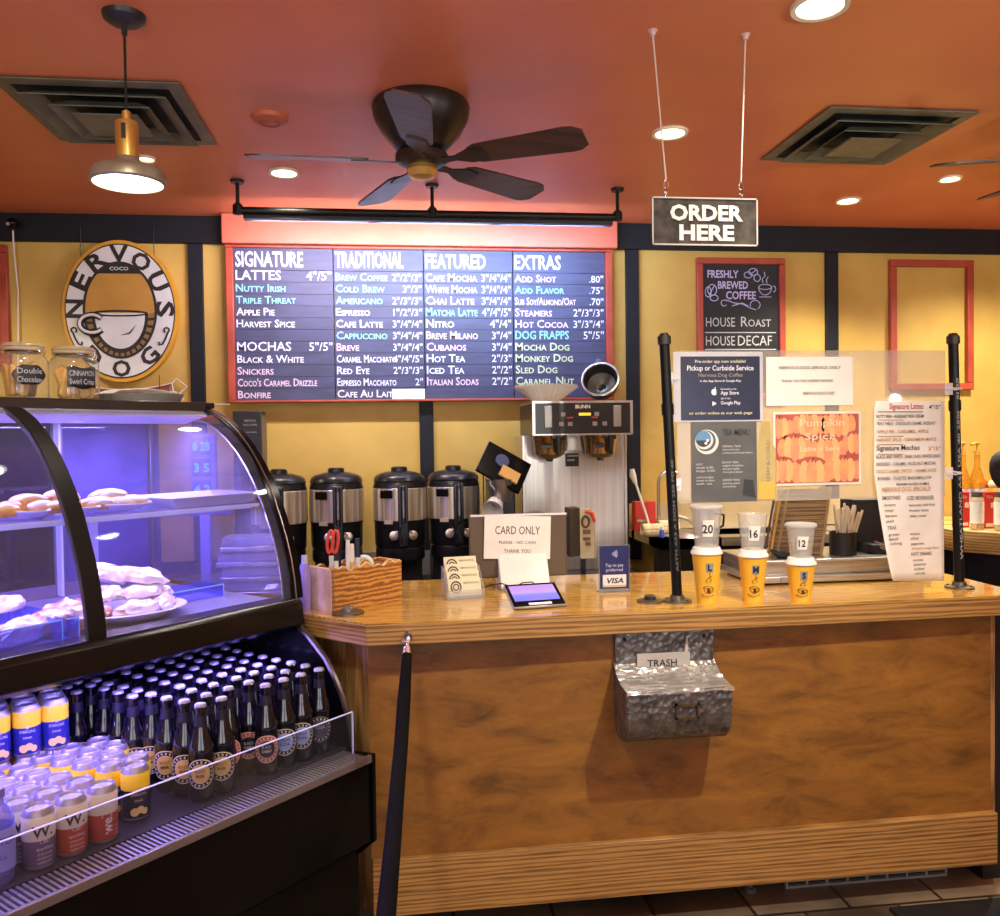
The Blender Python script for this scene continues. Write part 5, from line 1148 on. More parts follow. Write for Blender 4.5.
# straws
p = ony(843, 558, 2.985)
t = wthing('straw_cup', 'short black cup full of straws on the steel rail, beside the long handwritten menu', 'cup', (p.x, 2.985, rz))
MB().lathe([(0,0), (.046,0), (.048,.002), (.048,.085), (.045,.085), (.044,.006), (0,.006)], (p.x, 2.985, rz), 28).build('cup_body', black, t)
strm = M('straw_wrap', (226,214,190), .7)
for i in range(26):
    a = rr.uniform(0, 2*PI); r_ = rr.uniform(0, .030); ln = rr.uniform(.14, .19); dx = rr.uniform(-.02, .045)
    b0 = Vector((p.x+r_*math.cos(a)*.8, 2.985+r_*math.sin(a)*.8, rz+.010)); b1 = Vector((p.x+r_*math.cos(a)+dx, 2.985+r_*math.sin(a), rz+ln))
    o = MB().cyl(b0, b1, .0048, seg=8).build('wrapped_straw', strm); 
    o['label'] = 'white paper wrapped straw in the short black cup'; o['category'] = 'straw'; o['group'] = 'straws in the black cup'
# cardboard sleeves / paper bags leaning
t = wthing('paper_sleeve_stack', 'leaning stack of brown paper bags between the size cups and the straw cup', 'paper bags', (ony(805, 558, 3.04).x, 3.04, rz))
sh = [(770, 560), (783, 489), (832, 489), (818, 560)]
bagm = M('kraft_grey', (166,142,104), .7, rgb2=(128,106,76), nscale=10); bags = M('bag_edges', (122,100,70), .7, rgb2=(176,154,118), nscale=3, stretch=(1,1,60), lo=.45, hi=.55)
P0, P1, P2, P3 = [ony(px, py, 3.0) for px, py in ((775, 560), (786, 490), (829, 490), (820, 560))]
b = MB()
nsh = 16
for k in range(nsh):
    f = k/nsh; y = 3.0+.004*k
    z0 = rz+.002; z1 = P1.z-.002*k+.003*rr.random()
    b.prism([(P0.x+rr.uniform(-.004,.004), z0), (P3.x+rr.uniform(-.004,.004), z0), (P2.x+rr.uniform(-.004,.004), z1), (P1.x+rr.uniform(-.004,.004), z1)], y, y+.0032, 'y')
b.build('bags', bags, t)
MB().prism([(P0.x+.002, rz+.0), (P0.x+.006, rz), (P1.x+.006, P1.z), (P1.x+.002, P1.z)], 2.985, 3.075, 'y').prism([(P3.x-.002, rz), (P3.x+.003, rz), (P2.x+.004, P2.z+.01), (P2.x, P2.z+.01)], 2.985, 3.075, 'y').build('holder', M('holder_tan', (186,160,112), .5), t)
c0, c1 = ony(752, 558, 2.995), ony(777, 500, 2.995)
for nm, px0, px1, m_, lab in (('wooden_stir_rod', 769, 780, M('stick_y', (226,176,70), .5), 'long yellow stick leaning against the brown paper bags'), ('dark_stir_rod', 763, 774, M('rod_dark', (90,70,50), .5), 'dark thin rod leaning left of the yellow stick')):
    q0, q1 = ony(px0, 558, 2.975), ony(px1, 499, 2.985); solo(MB().tube([(q0.x, 2.965, rz+.004), (q1.x, 2.985, q1.z)], .0045, 8).build(nm, m_), lab, 'stick')
q0 = ony(783, 553, 2.95)
t = wthing('black_tongs', 'black folded tongs lying on the steel rail beneath the paper bags', 'tongs', (q0.x, 2.95, rz)); MB().tube([(q0.x-.05,2.94,rz+.03), (q0.x-.02,2.94,rz+.012), (q0.x+.04,2.94,rz+.010), (q0.x+.06,2.94,rz+.02)], [.006,.014,.014,.006]).build('grip', black, t)
a, c_ = ony(861, 500, 3.04), ony(883, 556, 3.04)
t = wthing('black_caddy_box', 'black plastic caddy box behind the straws and the handwritten menu', 'box', ((a.x+c_.x)/2, 3.08, rz)); MB().box(a.x-.02, c_.x+.05, 3.06, 3.16, rz, a.z).box(a.x, c_.x+.05, 2.96, 3.06, rz, rz+.035).build('box', M('caddy_black', (34,32,32), .5), t, bevel=.004)
b = MB()
for i in range(3): b.tube([(a.x+.005+.01*i, 2.955, rz+.05-.012*i), (a.x+.07, 2.955, rz+.025-.008*i)], .0025, 6)
b.build('silver_cutlery_handles', chrome, t)
# ================================================================= right side: condiment shelf, syrup bottles, person
p0, p1 = ony(958, 530, 3.65), ony(1000, 533, 3.50)
pz = onz(958, 530, 1.08); pz2 = onz(1000, 533, 1.08)
t = wthing('condiment_counter', 'oak edged side counter holding syrups at the right edge', 'counter', (pz2.x+.3, 3.7, 0))
poly = [(pz.x-.02, pz.y), (pz2.x+.04, pz2.y-.06), (3.3, 3.50), (3.3, 4.24), (pz.x-.02, 4.24)]
MB().prism(poly, 1.075, 1.08, 'z').build('top_surface', M('pale_top', (206,178,120), .3), t); MB().prism(poly, .98, 1.075, 'z').build('oak_edge', oak, t, bevel=.003)
MB().prism([(pz.x+.02, pz.y+.04), (pz2.x+.06, pz2.y-.01), (3.25, 3.55), (3.25, 4.2), (pz.x+.02, 4.2)], 0, .98, 'z').build('dark_cabinet', cab, t)
def onb(px, py): p = onz(px, py, 1.08); return p
ymat = Glass('syrup_yellow', (240,200,90), haze=.35, hazecol=(220,170,60)); 
for px, top, lab in ((963, 441, 'tall yellow syrup bottle with pump, nearest the right pipe post'), (977, 441, 'yellow syrup bottle with pump, second from the right pipe post')):
    p = ony(px, 492, 3.95); zt = ony(px, top, 3.95).z; zb0 = 1.08
    t = wthing('syrup_bottle', lab, 'bottle', (p.x, 3.95, zb0), 'syrup bottles on the side counter')
    hB = zt-zb0-.07
    MB().lathe([(0,0), (.034,0), (.036,.005), (.036,hB*.62), (.014,hB*.82), (.013,hB), (0,hB)], (p.x, 3.95, zb0), 24).build('body', ymat, t)
    MB().lathe([(.0365,hB*.25), (.0372,hB*.25), (.0372,hB*.5), (.0365,hB*.5)], (p.x, 3.95, zb0), 24).build('label', M('syrup_label', (220,214,220), .5, rgb2=(120,120,190), nscale=30), t)
    MB().cyl((p.x, 3.95, zb0+hB), (p.x, 3.95, zb0+hB+.02), .014).cyl((p.x, 3.95, zb0+hB+.02), (p.x, 3.95, zb0+hB+.055), .005).tube([(p.x+.012, 3.95, zb0+hB+.058), (p.x-.01, 3.945, zb0+hB+.06), (p.x-.04, 3.94, zb0+hB+.052)], .007).build('pump', M('pump_gold', (200,150,60), .4), t)
solo(MB().box(2.62, 3.1, 3.86, 4.20, 1.08, 1.085).build('tray', M('tray_gold', (200,170,90), .4)), 'thin golden tray under the syrup bottles', 'tray')
for px, y_, lab in ((964, 3.72, 'red and white box on the side counter, nearest the right pipe post'), (990, 3.66, 'red and white box on the side counter, at the right edge')):
    p = onz(px, 526, 1.08); p = ony(px, 526, y_); t = wthing('red_tea_box', lab, 'box', (p.x, y_, 1.08), 'red boxes on the side counter')
    zt_ = ony(px, 492, y_).z
    MB().box(p.x-.028, p.x+.028, y_, y_+.05, 1.081, zt_).build('box', M('tea_red', (206,52,40), .5), t, bevel=.002)
    b = MB(); b.box(p.x+.004, p.x+.026, y_-.001, y_, zt_-.075, zt_-.05).box(p.x-.02, p.x+.02, y_-.001, y_, 1.09, 1.105); write(b, 'TEA', p.x-.02, zt_-.03, .014, fn=lambda q, z: Vector((q, y_-.001, z))); b.build('print', M('tea_print', (230,214,190), .5), t)
for px, y_, lab in ((977, 3.63, 'clear lidded jar with white label between the red boxes'), (1001, 3.56, 'clear lidded jar with white label cut off by the right edge')):
    p = ony(px, 526, y_); t = wthing('spice_jar', lab, 'jar', (p.x, y_, 1.081), 'clear jars on the side counter'); zt_ = ony(px, 492, y_).z-1.081
    MB().lathe([(0,0), (.027,0), (.028,.004), (.028,zt_-.03), (.022,zt_-.022), (0,zt_-.022)], (p.x, y_, 1.081), 22).build('body', Glass('jar_film', (235,225,200), haze=.45, hazecol=(216,200,160)), t)
    MB().lathe([(0,zt_-.022), (.024,zt_-.022), (.024,zt_), (0,zt_)], (p.x, y_, 1.081), 22).build('lid', M('lid_grey', (84,82,72), .4), t)
    MB().lathe([(.0284,.03), (.029,.03), (.029,zt_-.045), (.0284,zt_-.045)], (p.x, y_, 1.081), 22).build('label', white, t)
p = ony(992, 470, 4.0); t = wthing('flower_bowl', 'red and cream patterned bowl of packets behind the person’s arm'.replace('’', "'"), 'bowl', (p.x, 4.02, 1.085))
zt_ = ony(992, 452, 4.0).z
MB().lathe([(0,0), (.05,0), (.06,.01), (.075,.16), (.07,.16), (0,.02)], (p.x+.03, 4.04, 1.086), 24).build('basket', M('basket_cream', (226,200,120), .6, rgb2=(206,160,80), nscale=20), t)
b = MB()
for i in range(9): b.ball((p.x+.03+.05*math.cos(i*2.4), 4.04+.04*math.sin(i*2.4), 1.086+.165+.012*(i % 3)), .024, mi=i % 2, sub=2)
b.build('packets', [M('packet_red', (196,60,50), .6), M('packet_cream', (236,214,170), .6)], t)
# person whose sleeve enters at the right edge
E1 = ony(987, 476, 2.95)
t = wthing('person', 'person in a black long sleeved top, only a bent elbow in view', 'person', (E1.x+.50, 3.0, 0))
def skin(name, V, Ed, Rr_, mat, par, sub=2):
    me = bpy.data.meshes.new(name); o_ = OFF[par.name]['off']
    me.from_pydata([tuple(Vector(v)-o_) for v in V], Ed, []); o = bpy.data.objects.new(name, me); COL.objects.link(o); o.parent = par
    md = o.modifiers.new('skin', 'SKIN'); md.use_smooth_shade = True
    for i, r_ in enumerate(Rr_):
        q = me.skin_vertices[0].data[i]; q.radius = (r_, r_) if not isinstance(r_, tuple) else r_; q.use_root = (i == 0)
    s_ = o.modifiers.new('sub', 'SUBSURF'); s_.levels = sub; s_.render_levels = sub; me.materials.append(mat); return o
X = E1.x+.50; Y = 3.0
skinm = M('skin_tone', (196,140,108), .5)
V = [(X,Y,.95), (X,Y,1.15), (X,Y,1.38), (X,Y,1.50), (X,Y-.02,1.60), (X,Y-.02,1.68), (X-.17,Y,1.43), (X+.17,Y,1.43), (E1.x+.03,2.95,1.375), (X-.20,2.80,1.46), (X-.11,2.75,1.50), (X+.26,Y,1.18), (X+.22,2.80,1.12), (X-.1,Y,.86), (X+.1,Y,.86), (X-.1,Y,.48), (X+.1,Y,.48), (X-.1,Y+.02,.06), (X+.1,Y+.02,.06), (X-.1,Y-.14,.04), (X+.1,Y-.14,.04)]
Ed = [(0,1),(1,2),(2,3),(3,4),(4,5),(2,6),(2,7),(6,8),(8,9),(9,10),(7,11),(11,12),(0,13),(0,14),(13,15),(14,16),(15,17),(16,18),(17,19),(18,20)]
Rd = [(.15,.10),(.15,.11),(.16,.11),.06,.075,.07,.06,.06,.052,.04,.03,.05,.035,.09,.09,.065,.065,.045,.045,.035,.035]
body = skin('body', V, Ed, Rd, skinm, t)
blk = M('black_shirt', (30,26,28), .8)
V = [(X,Y,1.0), (X,Y,1.15), (X,Y,1.38), (X,Y,1.50), (X-.17,Y,1.44), (X+.17,Y,1.44), (E1.x+.03,2.95,1.375), (X-.20,2.80,1.46), (X+.26,Y,1.18), (X+.22,2.82,1.12)]
skin('shirt', V, [(0,1),(1,2),(2,3),(2,4),(2,5),(4,6),(6,7),(5,8),(8,9)], [(.17,.125),(.17,.13),(.18,.13),.07,.082,.075,.085,.055,.065,.045], blk, t)
V = [(X,Y,1.0), (X-.1,Y,.88), (X+.1,Y,.88), (X-.1,Y,.48), (X+.1,Y,.48), (X-.1,Y+.02,.10), (X+.1,Y+.02,.10)]
skin('trousers', V, [(0,1),(0,2),(1,3),(2,4),(3,5),(4,6)], [(.16,.12),.105,.105,.08,.08,.06,.06], M('dark_denim', (36,38,50), .8), t)
MB().ball((X, Y+.01, 1.70), .105, sc=(.92,1.05,1.05), sub=3).build('hair', M('brown_hair', (52,34,24), .7), t)
b = MB().ball((X, Y-.035, 1.665), .092, sc=(.86,.95,1.18), sub=3).ball((X, Y-.13, 1.65), .014, sc=(.8,1,1.3)); b.build('face', skinm, t)
b = MB().ball((X-.032, Y-.112, 1.68), .010).ball((X+.032, Y-.112, 1.68), .010); b.build('eyes', ink, t)
MB().ball((X, Y-.112, 1.605), .018, sc=(1.2,.5,.3)).build('mouth', M('lips', (160,80,72), .5), t)
for hx, hy, hz, d in ((X-.11, 2.75, 1.50, 1), (X+.22, 2.79, 1.12, -1)):
    V = [(hx,hy,hz), (hx+.05*d,hy-.03,hz)]; Ed = [(0,1)]; Rd = [.028, .034]
    for k in range(4):
        n0 = len(V); l_ = (.03,.034,.032,.026)[k]; zf = hz+.024-.016*k
        V += [(hx+.085*d,hy-.045,zf), (hx+(.085+l_)*d,hy-.06,zf-.004), (hx+(.085+l_*1.6)*d,hy-.08,zf-.012)]; Ed += [(1,n0),(n0,n0+1),(n0+1,n0+2)]; Rd += [.009,.0085,.008]
    n0 = len(V); V += [(hx+.03*d,hy-.04,hz+.035), (hx+.06*d,hy-.06,hz+.055)]; Ed += [(0,n0),(n0,n0+1)]; Rd += [.010,.009]
    skin('hand', V, Ed, Rd, skinm, t, 1)
# ================================================================= display case (case frame: x along, y depth, z up)
CF = Matrix.Rotation(R(47), 4, 'Z'); CFI = CF.inverted()
def cthing(name, label, cat, loc, group=None): return thing(name, label, cat, loc, 0, group, CF)
def uy(px, py, z):   # pixel on the horizontal plane z -> case frame
    return CFI @ onz(px, py, z)
def cy_(px, py, yy):  # pixel on the case plane y = yy
    o = CFI @ CAM; d = CFI.to_3x3() @ ray(px, py); return o + d*((yy-o.y)/d.y)
def cx_pl(px, py, xx):
    o = CFI @ CAM; d = CFI.to_3x3() @ ray(px, py); return o + d*((xx-o.x)/d.x)
UA, UB = .12, 1.735          # ends of the case
BK = 2.79                    # back
t = cthing('display_case', 'long black curved glass pastry display case with an open self-serve shelf below', 'display case', (.93, 2.3, 0))
case = t
# base
MB().box(UA, UB-.01, 1.782, BK-.02, 0, .36).build('plinth', blackg, t)
MB().prism([(1.725, .39), (1.725, .628), (1.745, .628), (2.75, .625), (2.75, .36), (1.79, .34)], UA, UB-.012, 'x').build('lower_body', blackg, t)
MB().prism([(1.715, .39), (1.715, .642), (1.80, .632), (2.79, .632), (2.79, .36), (1.78, .335)], UB-.012, UB, 'x').build('lower_end_panel', blackg, t, bevel=.002)
# drip tray with slotted grille
dripm = M('drip_metal', (170,165,175), .3, .8)
tr = MB().box(UA, UB-.014, 1.716, 1.728, .618, .640).box(UA, UB-.014, 1.716, 1.775, .628, .633).build('drip_tray', dripm, t, bevel=.002)
b = MB(); x = UA
while x < UB-.03:
    b.box(x, x+.006, 1.728, 1.812, .633, .639); x += .0125
b.build('slotted_grille', M('grille_metal', (186,182,190), .35, .7), tr, smooth=False)
MB().box(UA, UB-.014, 1.725, 1.815, .632, .634).build('tray_floor', M('tray_dark', (30,28,34), .5), tr)
deck = M('deck_dark', (46,44,56), .35, .3)
MB().box(UA, UB-.014, 1.815, 2.56, .628, .64).build('lower_deck', deck, t)
MB().box(UA, UB-.014, 2.56, 2.60, .36, .99).build('lower_back_panel', M('lower_back', (36,34,48), .3, .4), t)
# guard
b = MB().box(UA, UB-.03, 1.774, 1.778, .634, .757); b.build('acrylic_guard', acry, t, smooth=False)
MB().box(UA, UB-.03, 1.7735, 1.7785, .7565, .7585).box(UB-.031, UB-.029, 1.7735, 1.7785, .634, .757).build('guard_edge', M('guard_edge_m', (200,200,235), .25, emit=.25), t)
# band between glass and open shelf
bandm = M('band_black', (15,14,14), .22, rgb2=(12,11,11), spec=.4)
band = [(2.012, 1.062), (1.998, 1.045), (1.992, .985), (2.02, .967), (2.08, .967), (2.08, 1.062)]
MB().prism(band, UA, UB-.012, 'x').build('front_band', bandm, t, bevel=.003)
MB().box(UA, UB-.012, 2.08, BK, 1.018, 1.045).build('upper_deck', M('deck_white', (170,168,178), .3, .3), t)
MB().box(UA, UB-.012, 2.08, 2.60, .985, 1.018).build('cavity_ceiling', M('cavity_dark', (30,28,36), .4), t)
# curved glass: profile of outer rib
import bisect
OUT = [(2.010, 1.060), (2.017, 1.12), (2.030, 1.18), (2.049, 1.240), (2.074, 1.30), (2.102, 1.36), (2.137, 1.420), (2.178, 1.475), (2.225, 1.527), (2.28, 1.573), (2.34, 1.610), (2.40, 1.635), (2.463, 1.651)]
def inset(P, d):
    r_ = []
    for i, (y, z) in enumerate(P):
        a = P[max(i-1, 0)]; c = P[min(i+1, len(P)-1)]; dy, dz = c[0]-a[0], c[1]-a[1]; l = math.hypot(dy, dz)
        r_.append((y + dz/l*d, z - dy/l*d))
    return r_
G1 = inset(OUT, .006)
for nm, xa, xb in (('curved_glass', UA+.03, 1.066), ('curved_glass', 1.112, UB-.045)):
    MB().strip(G1, xa, xb, .004, 'x').build(nm, glassc, t)
def rib(xa, xb, thick, name, m=blackg):
    I = inset(OUT, thick); return MB().prism(OUT + I[::-1], xa, xb, 'x').build(name, m, t, bevel=.002)
rib(1.066, 1.112, .018, 'middle_rib', M('rib_black', (18,17,17), .45, spec=.25)); rib(UB-.045, UB, .035, 'end_rib'); rib(UA, UA+.04, .035, 'end_rib')
IN = inset(OUT, .036)
MB().tube([(UB-.047, y, z) for y, z in IN], .004, 6).tube([(UB-.028, y, z) for y, z in inset(OUT, -.001)], .0025, 6).build('silver_edging', M('silver_edge', (190,188,196), .25, .9), t)
# end glass
eg = [(2.02, 1.06)] + [(y, z) for y, z in inset(OUT, .02)] + [(BK-.03, 1.648), (BK-.03, 1.06)]
for x in (UB-.024, UA+.02): MB().prism(eg, x, x+.005, 'x').build('end_glass', glasse, t)
# lower end cheek with rounded front edge
LOW = [(2.02, .967), (1.99, .955), (1.945, .92), (1.903, .886), (1.865, .835), (1.838, .79), (1.818, .74), (1.803, .69), (1.792, .636)]
MB().prism(LOW + [(2.60, .636), (2.60, .967)], UB-.014, UB, 'x').build('end_cheek', blackg, t)
MB().tube([(UB-.012, y-.003, z) for y, z in LOW], .010, 8).build('cheek_edging', M('cheek_edge', (96,88,84), .25, .7), t)
# top
MB().box(UA, UB, 2.43, BK, 1.648, 1.668).build('top_panel', M('top_black', (40,36,34), .2, .2), t, bevel=.004)
MB().box(UA, UB-.04, 2.425, 2.434, 1.640, 1.664).build('top_front_trim', M('trim_bronze', (74,70,66), .3, .7), t)
MB().prism([(2.40, 1.622), (2.425, 1.638), (2.56, 1.638), (2.56, 1.60), (2.52, 1.60)], UA+.05, UB-.05, 'x').build('light_housing', M('housing_white', (190,186,200), .5), t)
# rear frame & sliding doors
frm = M('rear_frame', (120,116,140), .35, .5)
b = MB().box(UA, UB, BK-.03, BK, 1.045, 1.085).box(UA, UB, BK-.03, BK, 1.61, 1.65)
for x in (UA, .55, .98, 1.36, UB-.035): b.box(x, x+.035, BK-.03, BK, 1.045, 1.65)
b.build('rear_frame', frm, t, bevel=.002)
for xa, xb, m_ in ((UA+.03, .98, Glass('rear_glass_dark', (180,172,160), haze=.16, hazecol=(190,180,150))), (1.0, 1.37, Glass('rear_glass_purple', (70,62,110), haze=.12, hazecol=(60,50,110))), (1.39, UB-.04, Glass('rear_glass_lilac', (120,110,170), haze=.3, hazecol=(150,140,220)))):
    MB().box(xa, xb, BK-.02, BK-.014, 1.08, 1.62).build('sliding_door', m_, t, smooth=False)
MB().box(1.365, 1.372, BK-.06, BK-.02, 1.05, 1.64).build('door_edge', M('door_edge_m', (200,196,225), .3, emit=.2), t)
# glass shelf
SHZ = CFI  # placeholder
s1 = cx_pl(262, 502, 1.70); s0 = cy_(100, 518, s1.y)
SHY, SHZ = s1.y, (s1.z+s0.z)/2
print('shelf', s1, s0, SHY, SHZ)
SHY = max(2.15, min(SHY, 2.40))
b = MB().box(UA+.05, UB-.05, SHY, BK-.06, SHZ-.008, SHZ); sh = b.build('glass_shelf', Glass('shelf_glass', (215,215,245), haze=.10), t, smooth=False)
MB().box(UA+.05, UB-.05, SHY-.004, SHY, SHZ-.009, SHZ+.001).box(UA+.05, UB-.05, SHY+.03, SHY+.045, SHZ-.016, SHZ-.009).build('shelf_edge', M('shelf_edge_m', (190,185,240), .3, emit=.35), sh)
for x in (.66, 1.35):
    MB().box(x-.012, x+.012, 2.50, 2.52, 1.045, SHZ-.01).box(x-.03, x+.03, 2.48, 2.54, 1.045, 1.075).build('shelf_post', M('post_lilac', (180,176,220), .3, .3), t)
# customer display pole on the worktop behind the case end
pb = onz(207, 590, TZ)
t = wthing('customer_display', 'customer display pole with three blue number windows behind the end glass', 'display', (pb.x, pb.y, TZ))
DYY = pb.y
def dz_(py): return ony(205, py, DYY).z
MB().box(pb.x-.045, pb.x+.045, DYY-.04, DYY+.04, TZ, TZ+.035).build('base', M('disp_base', (60,58,70), .4), t, bevel=.004)
MB().box(pb.x-.018, pb.x+.018, DYY-.014, DYY+.014, TZ+.035, dz_(515)).build('pole', M('post_lilac', (190,186,222), .25, .4), t, bevel=.003)
pa_, pb_ = ony(190, 434, DYY-.02), ony(217, 503, DYY-.02)
MB().box(pa_.x, pb_.x, DYY-.02, DYY+.01, pb_.z, pa_.z).box(pa_.x-.1, pb_.x+.05, DYY-.012, DYY+.012, pb_.z-.045, pb_.z-.02).box(pb.x-.018, pb.x+.018, DYY-.01, DYY+.01, dz_(515), pb_.z).build('housing', M('disp_house', (120,116,150), .3), t, bevel=.003)
hh = pa_.z-pb_.z
for i, s_ in enumerate(('8 28', '3 5', '4 2')):
    a_, b__ = pb_.z+hh*(.70-.31*i), pb_.z+hh*(.95-.31*i)
    MB().box(pa_.x+.006, pb_.x-.018, DYY-.023, DYY-.02, a_, b__).build('display_window', M('disp_navy', (40,40,120), .2), t)
    b = MB(); write(b, s_, (pa_.x+pb_.x-.012)/2, a_+(b__-a_)*.25, (b__-a_)*.5, align='c', fn=lambda a, z: Vector((a, DYY-.024, z)), bold=.04, maxw=(pb_.x-pa_.x)*.7); b.build('digits', Emit('cyan_digit', (40,170,230), 1.2) if i == 0 else MATS['cyan_digit'], t, smooth=False)

# ---------------------------------------------------------------- things on top of the case
TPZ = 1.668
def topx(px, yy): return cy_(px, 404, yy).x
jarg = Glass('jar_glass', (246,246,240), haze=.06, gloss=1.5)
bisc = M('biscotti', (250,204,96), .6, rgb2=(226,160,60), nscale=30); biscd = M('biscotti_dark', (96,56,34), .6, rgb2=(140,90,50), nscale=30)
def jar(cx, cy, r, h, label, lbl, seed, txt, shape):
    rj = random.Random(seed)
    t = cthing('cookie_jar', label, 'jar', (cx, cy, TPZ), 'glass cookie jars on the display case')
    sq = 3.2
    def rsq(th): return 1/((abs(math.cos(th))**sq+abs(math.sin(th))**sq)**(1/sq))
    b = MB(); seg = 40; prof = [(r*.86, 0), (r*.93, .006), (r*.95, .02), (r*.95, h*.68), (r*.85, h*.78), (r*.70, h*.82), (r*.70, h*.86)]
    rings = []
    for j, (q, z) in enumerate(prof):
        k_ = 1 if j < 4 else max(0, 1-(j-3)/2.)
        rings.append([b.bm.verts.new((cx+q*math.cos(2*PI*i/seg)*(1+(rsq(2*PI*i/seg)-1)*k_*.6), cy+q*math.sin(2*PI*i/seg)*(1+(rsq(2*PI*i/seg)-1)*k_*.6), TPZ+.0005+z)) for i in range(seg)])
    for j in range(len(rings)-1):
        for i in range(seg): b._f([rings[j][i], rings[j][(i+1) % seg], rings[j+1][(i+1) % seg], rings[j+1][i]], 0)
    b._f(rings[0], 0)
    b.build('glass_body', jarg, t)
    lidg = Glass('lid_glass', (240,236,220), haze=.35, gloss=1.6, hazecol=(225,215,185)) if 'lid_glass' not in MATS else MATS['lid_glass']
    ld = MB().lathe([(0, h*.86), (r*.80, h*.86), (r*.84, h*.88), (r*.84, h*.90), (r*.80, h*.915), (r*.86, h*.93), (r*.86, h*.955), (r*.80, h*.985), (r*.3, h), (0, h)], (cx, cy, TPZ), 36).build('lid', lidg, t)
    MB().tube([(cx+r*.80*math.cos(a), cy+r*.80*math.sin(a), TPZ+h*.845) for a in [2*PI*i/30 for i in range(31)]], .0028, 6).tube([(cx+r*.86*math.cos(-PI*.25), cy+r*.86*math.sin(-PI*.25), TPZ+h*.78), (cx+r*.95*math.cos(-PI*.25), cy+r*.95*math.sin(-PI*.25), TPZ+h*.84), (cx+r*.9*math.cos(-PI*.25), cy+r*.9*math.sin(-PI*.25), TPZ+h*.94)], .002, 6).build('wire_clasp', chrome, ld)
    n = 0
    for i in range(15):
        a = rj.uniform(0, 2*PI); q = rj.uniform(0, r*.58); L__ = h*rj.uniform(.5, .68)
        rm = Matrix.Translation((cx+q*math.cos(a), cy+q*math.sin(a), TPZ+.004+.0)) @ Matrix.Rotation(rj.uniform(0, PI), 4, 'Z') @ Matrix.Rotation(R(rj.uniform(-20, 20)), 4, 'Y')
        pr = [(-r*.22, .012), (-r*.20, L__-.01), (-.0, L__), (r*.20, L__-.012), (r*.22, .01), (0, .004)]
        m_ = bisc if rj.random() < (.75 if seed == 1 else .95) else biscd
        bb = MB().prism(pr, -r*.09, r*.09, 'y').xform(rm).build('biscotti', m_, None, bevel=.004)
        bb.data.transform(Matrix.Translation(-Vector((cx, cy, TPZ)))); bb.location = CF @ Vector((cx, cy, TPZ)); bb.rotation_euler = CF.to_euler()
        tag(bb, 'golden biscotti stick standing in the %s cookie jar' % ('left' if seed == 1 else 'right'), 'biscotti', 'biscotti in the %s cookie jar' % ('left' if seed == 1 else 'right'))
    # label facing the camera
    cw = CFI @ CAM; a0 = math.atan2(cw.y-cy, cw.x-cx) + (.28 if seed == 1 else .35)
    rl = r*1.0
    def cf(a, z): return Vector((cx+rl*math.cos(a0+a/rl), cy+rl*math.sin(a0+a/rl), TPZ+z))
    ch = M('jar_label', (30,30,34), .6)
    if shape == 'o':
        b = MB(); n_ = 28; c0 = b.bm.verts.new(cf(0, h*.42)); prev = None
        for q in (.25, .5, .75, 1.):
            ring = []
            for i in range(n_):
                th = 2*PI*i/n_; k_ = q*(1+.10*math.cos(4*th)); ring.append(b.bm.verts.new(cf(r*.68*math.cos(th)*k_, h*.42+h*.185*q*math.sin(th)*(1+.1*math.cos(4*th+PI)))))
            for i in range(n_):
                b._f([c0, ring[i], ring[(i+1) % n_]] if prev is None else [prev[i], ring[i], ring[(i+1) % n_], prev[(i+1) % n_]], 0)
            prev = ring
        b.build('chalk_label', ch, t, solid=.001)
    else:
        b = MB(); b.grid(lambda u, v: cf(-r*.62+r*1.24*u, h*.22+h*.38*v+.003*math.sin(u*9)), 14, 3); b.build('chalk_label', ch, t, solid=.001)
    rl = r*1.0+.002
    b = MB(); write(b, txt[0], 0, h*.44, h*.10, align='c', fn=cf, maxw=r*1.05); write(b, txt[1], .0, h*.29, h*.10, align='c', fn=cf, maxw=r*1.05); b.build('lettering', M('jar_chalk', (190,190,200), .7), t, smooth=False)
JY = 2.57
jl, jr = cy_(2, 400, JY), cy_(45, 400, JY); k1 = cy_(52, 400, JY), cy_(96, 400, JY)
ztj = cy_(22, 343, JY).z-TPZ; ztj2 = cy_(72, 347, JY).z-TPZ
print('jars', jl, jr, k1, ztj)
jr_ = 23.5/850*2.36
jar((jl.x+jr.x)/2, JY, jr_, ztj, 'left glass clip-top jar of biscotti with an oval black label', None, 1, ('Double', 'Chocolate'), 'o')
jar((k1[0].x+k1[1].x)/2, JY, 24/850*2.47, ztj2, 'right glass clip-top jar of golden biscotti with a square black label', None, 2, ('CINNAMON', 'Swirl Crisp'), 'r')
pl_, pr2 = cy_(98, 402, 2.60), cy_(186, 404, 2.60)
t = cthing('metal_tray', 'oval stainless tray with white paper on the display case, right of the jars', 'tray', ((pl_.x+pr2.x)/2, 2.62, TPZ))
cx0 = (pl_.x+pr2.x)/2
MB().lathe([(0,.004), (.13,.004), (.15,.026), (.155,.028), (.150,.022), (.132,0), (0,0)], (cx0, 2.62, TPZ), 44, sx=(pr2.x-pl_.x)/2/.155*.86, sy=.95).build('tray', M('tray_steel', (206,202,192), .4, .5), t)
b = MB(); b.grid(lambda u, v: Vector((cx0-.13+.24*u, 2.56+.13*v, TPZ+.028+.018*math.sin(PI*u)**.5+.006*noise.noise(Vector((u*6, v*6, 1))))), 16, 10); b.build('paper_liner', white, t, solid=.001)
p = cy_(200, 403, 2.64); t = cthing('kraft_paper_sheet', 'thin cream paper slips lying at the end of the display case top', 'paper', (p.x, 2.62, TPZ)); MB().box(p.x-.06, p.x+.06, 2.55, 2.68, TPZ, TPZ+.004).build('sheet', card_m, t)

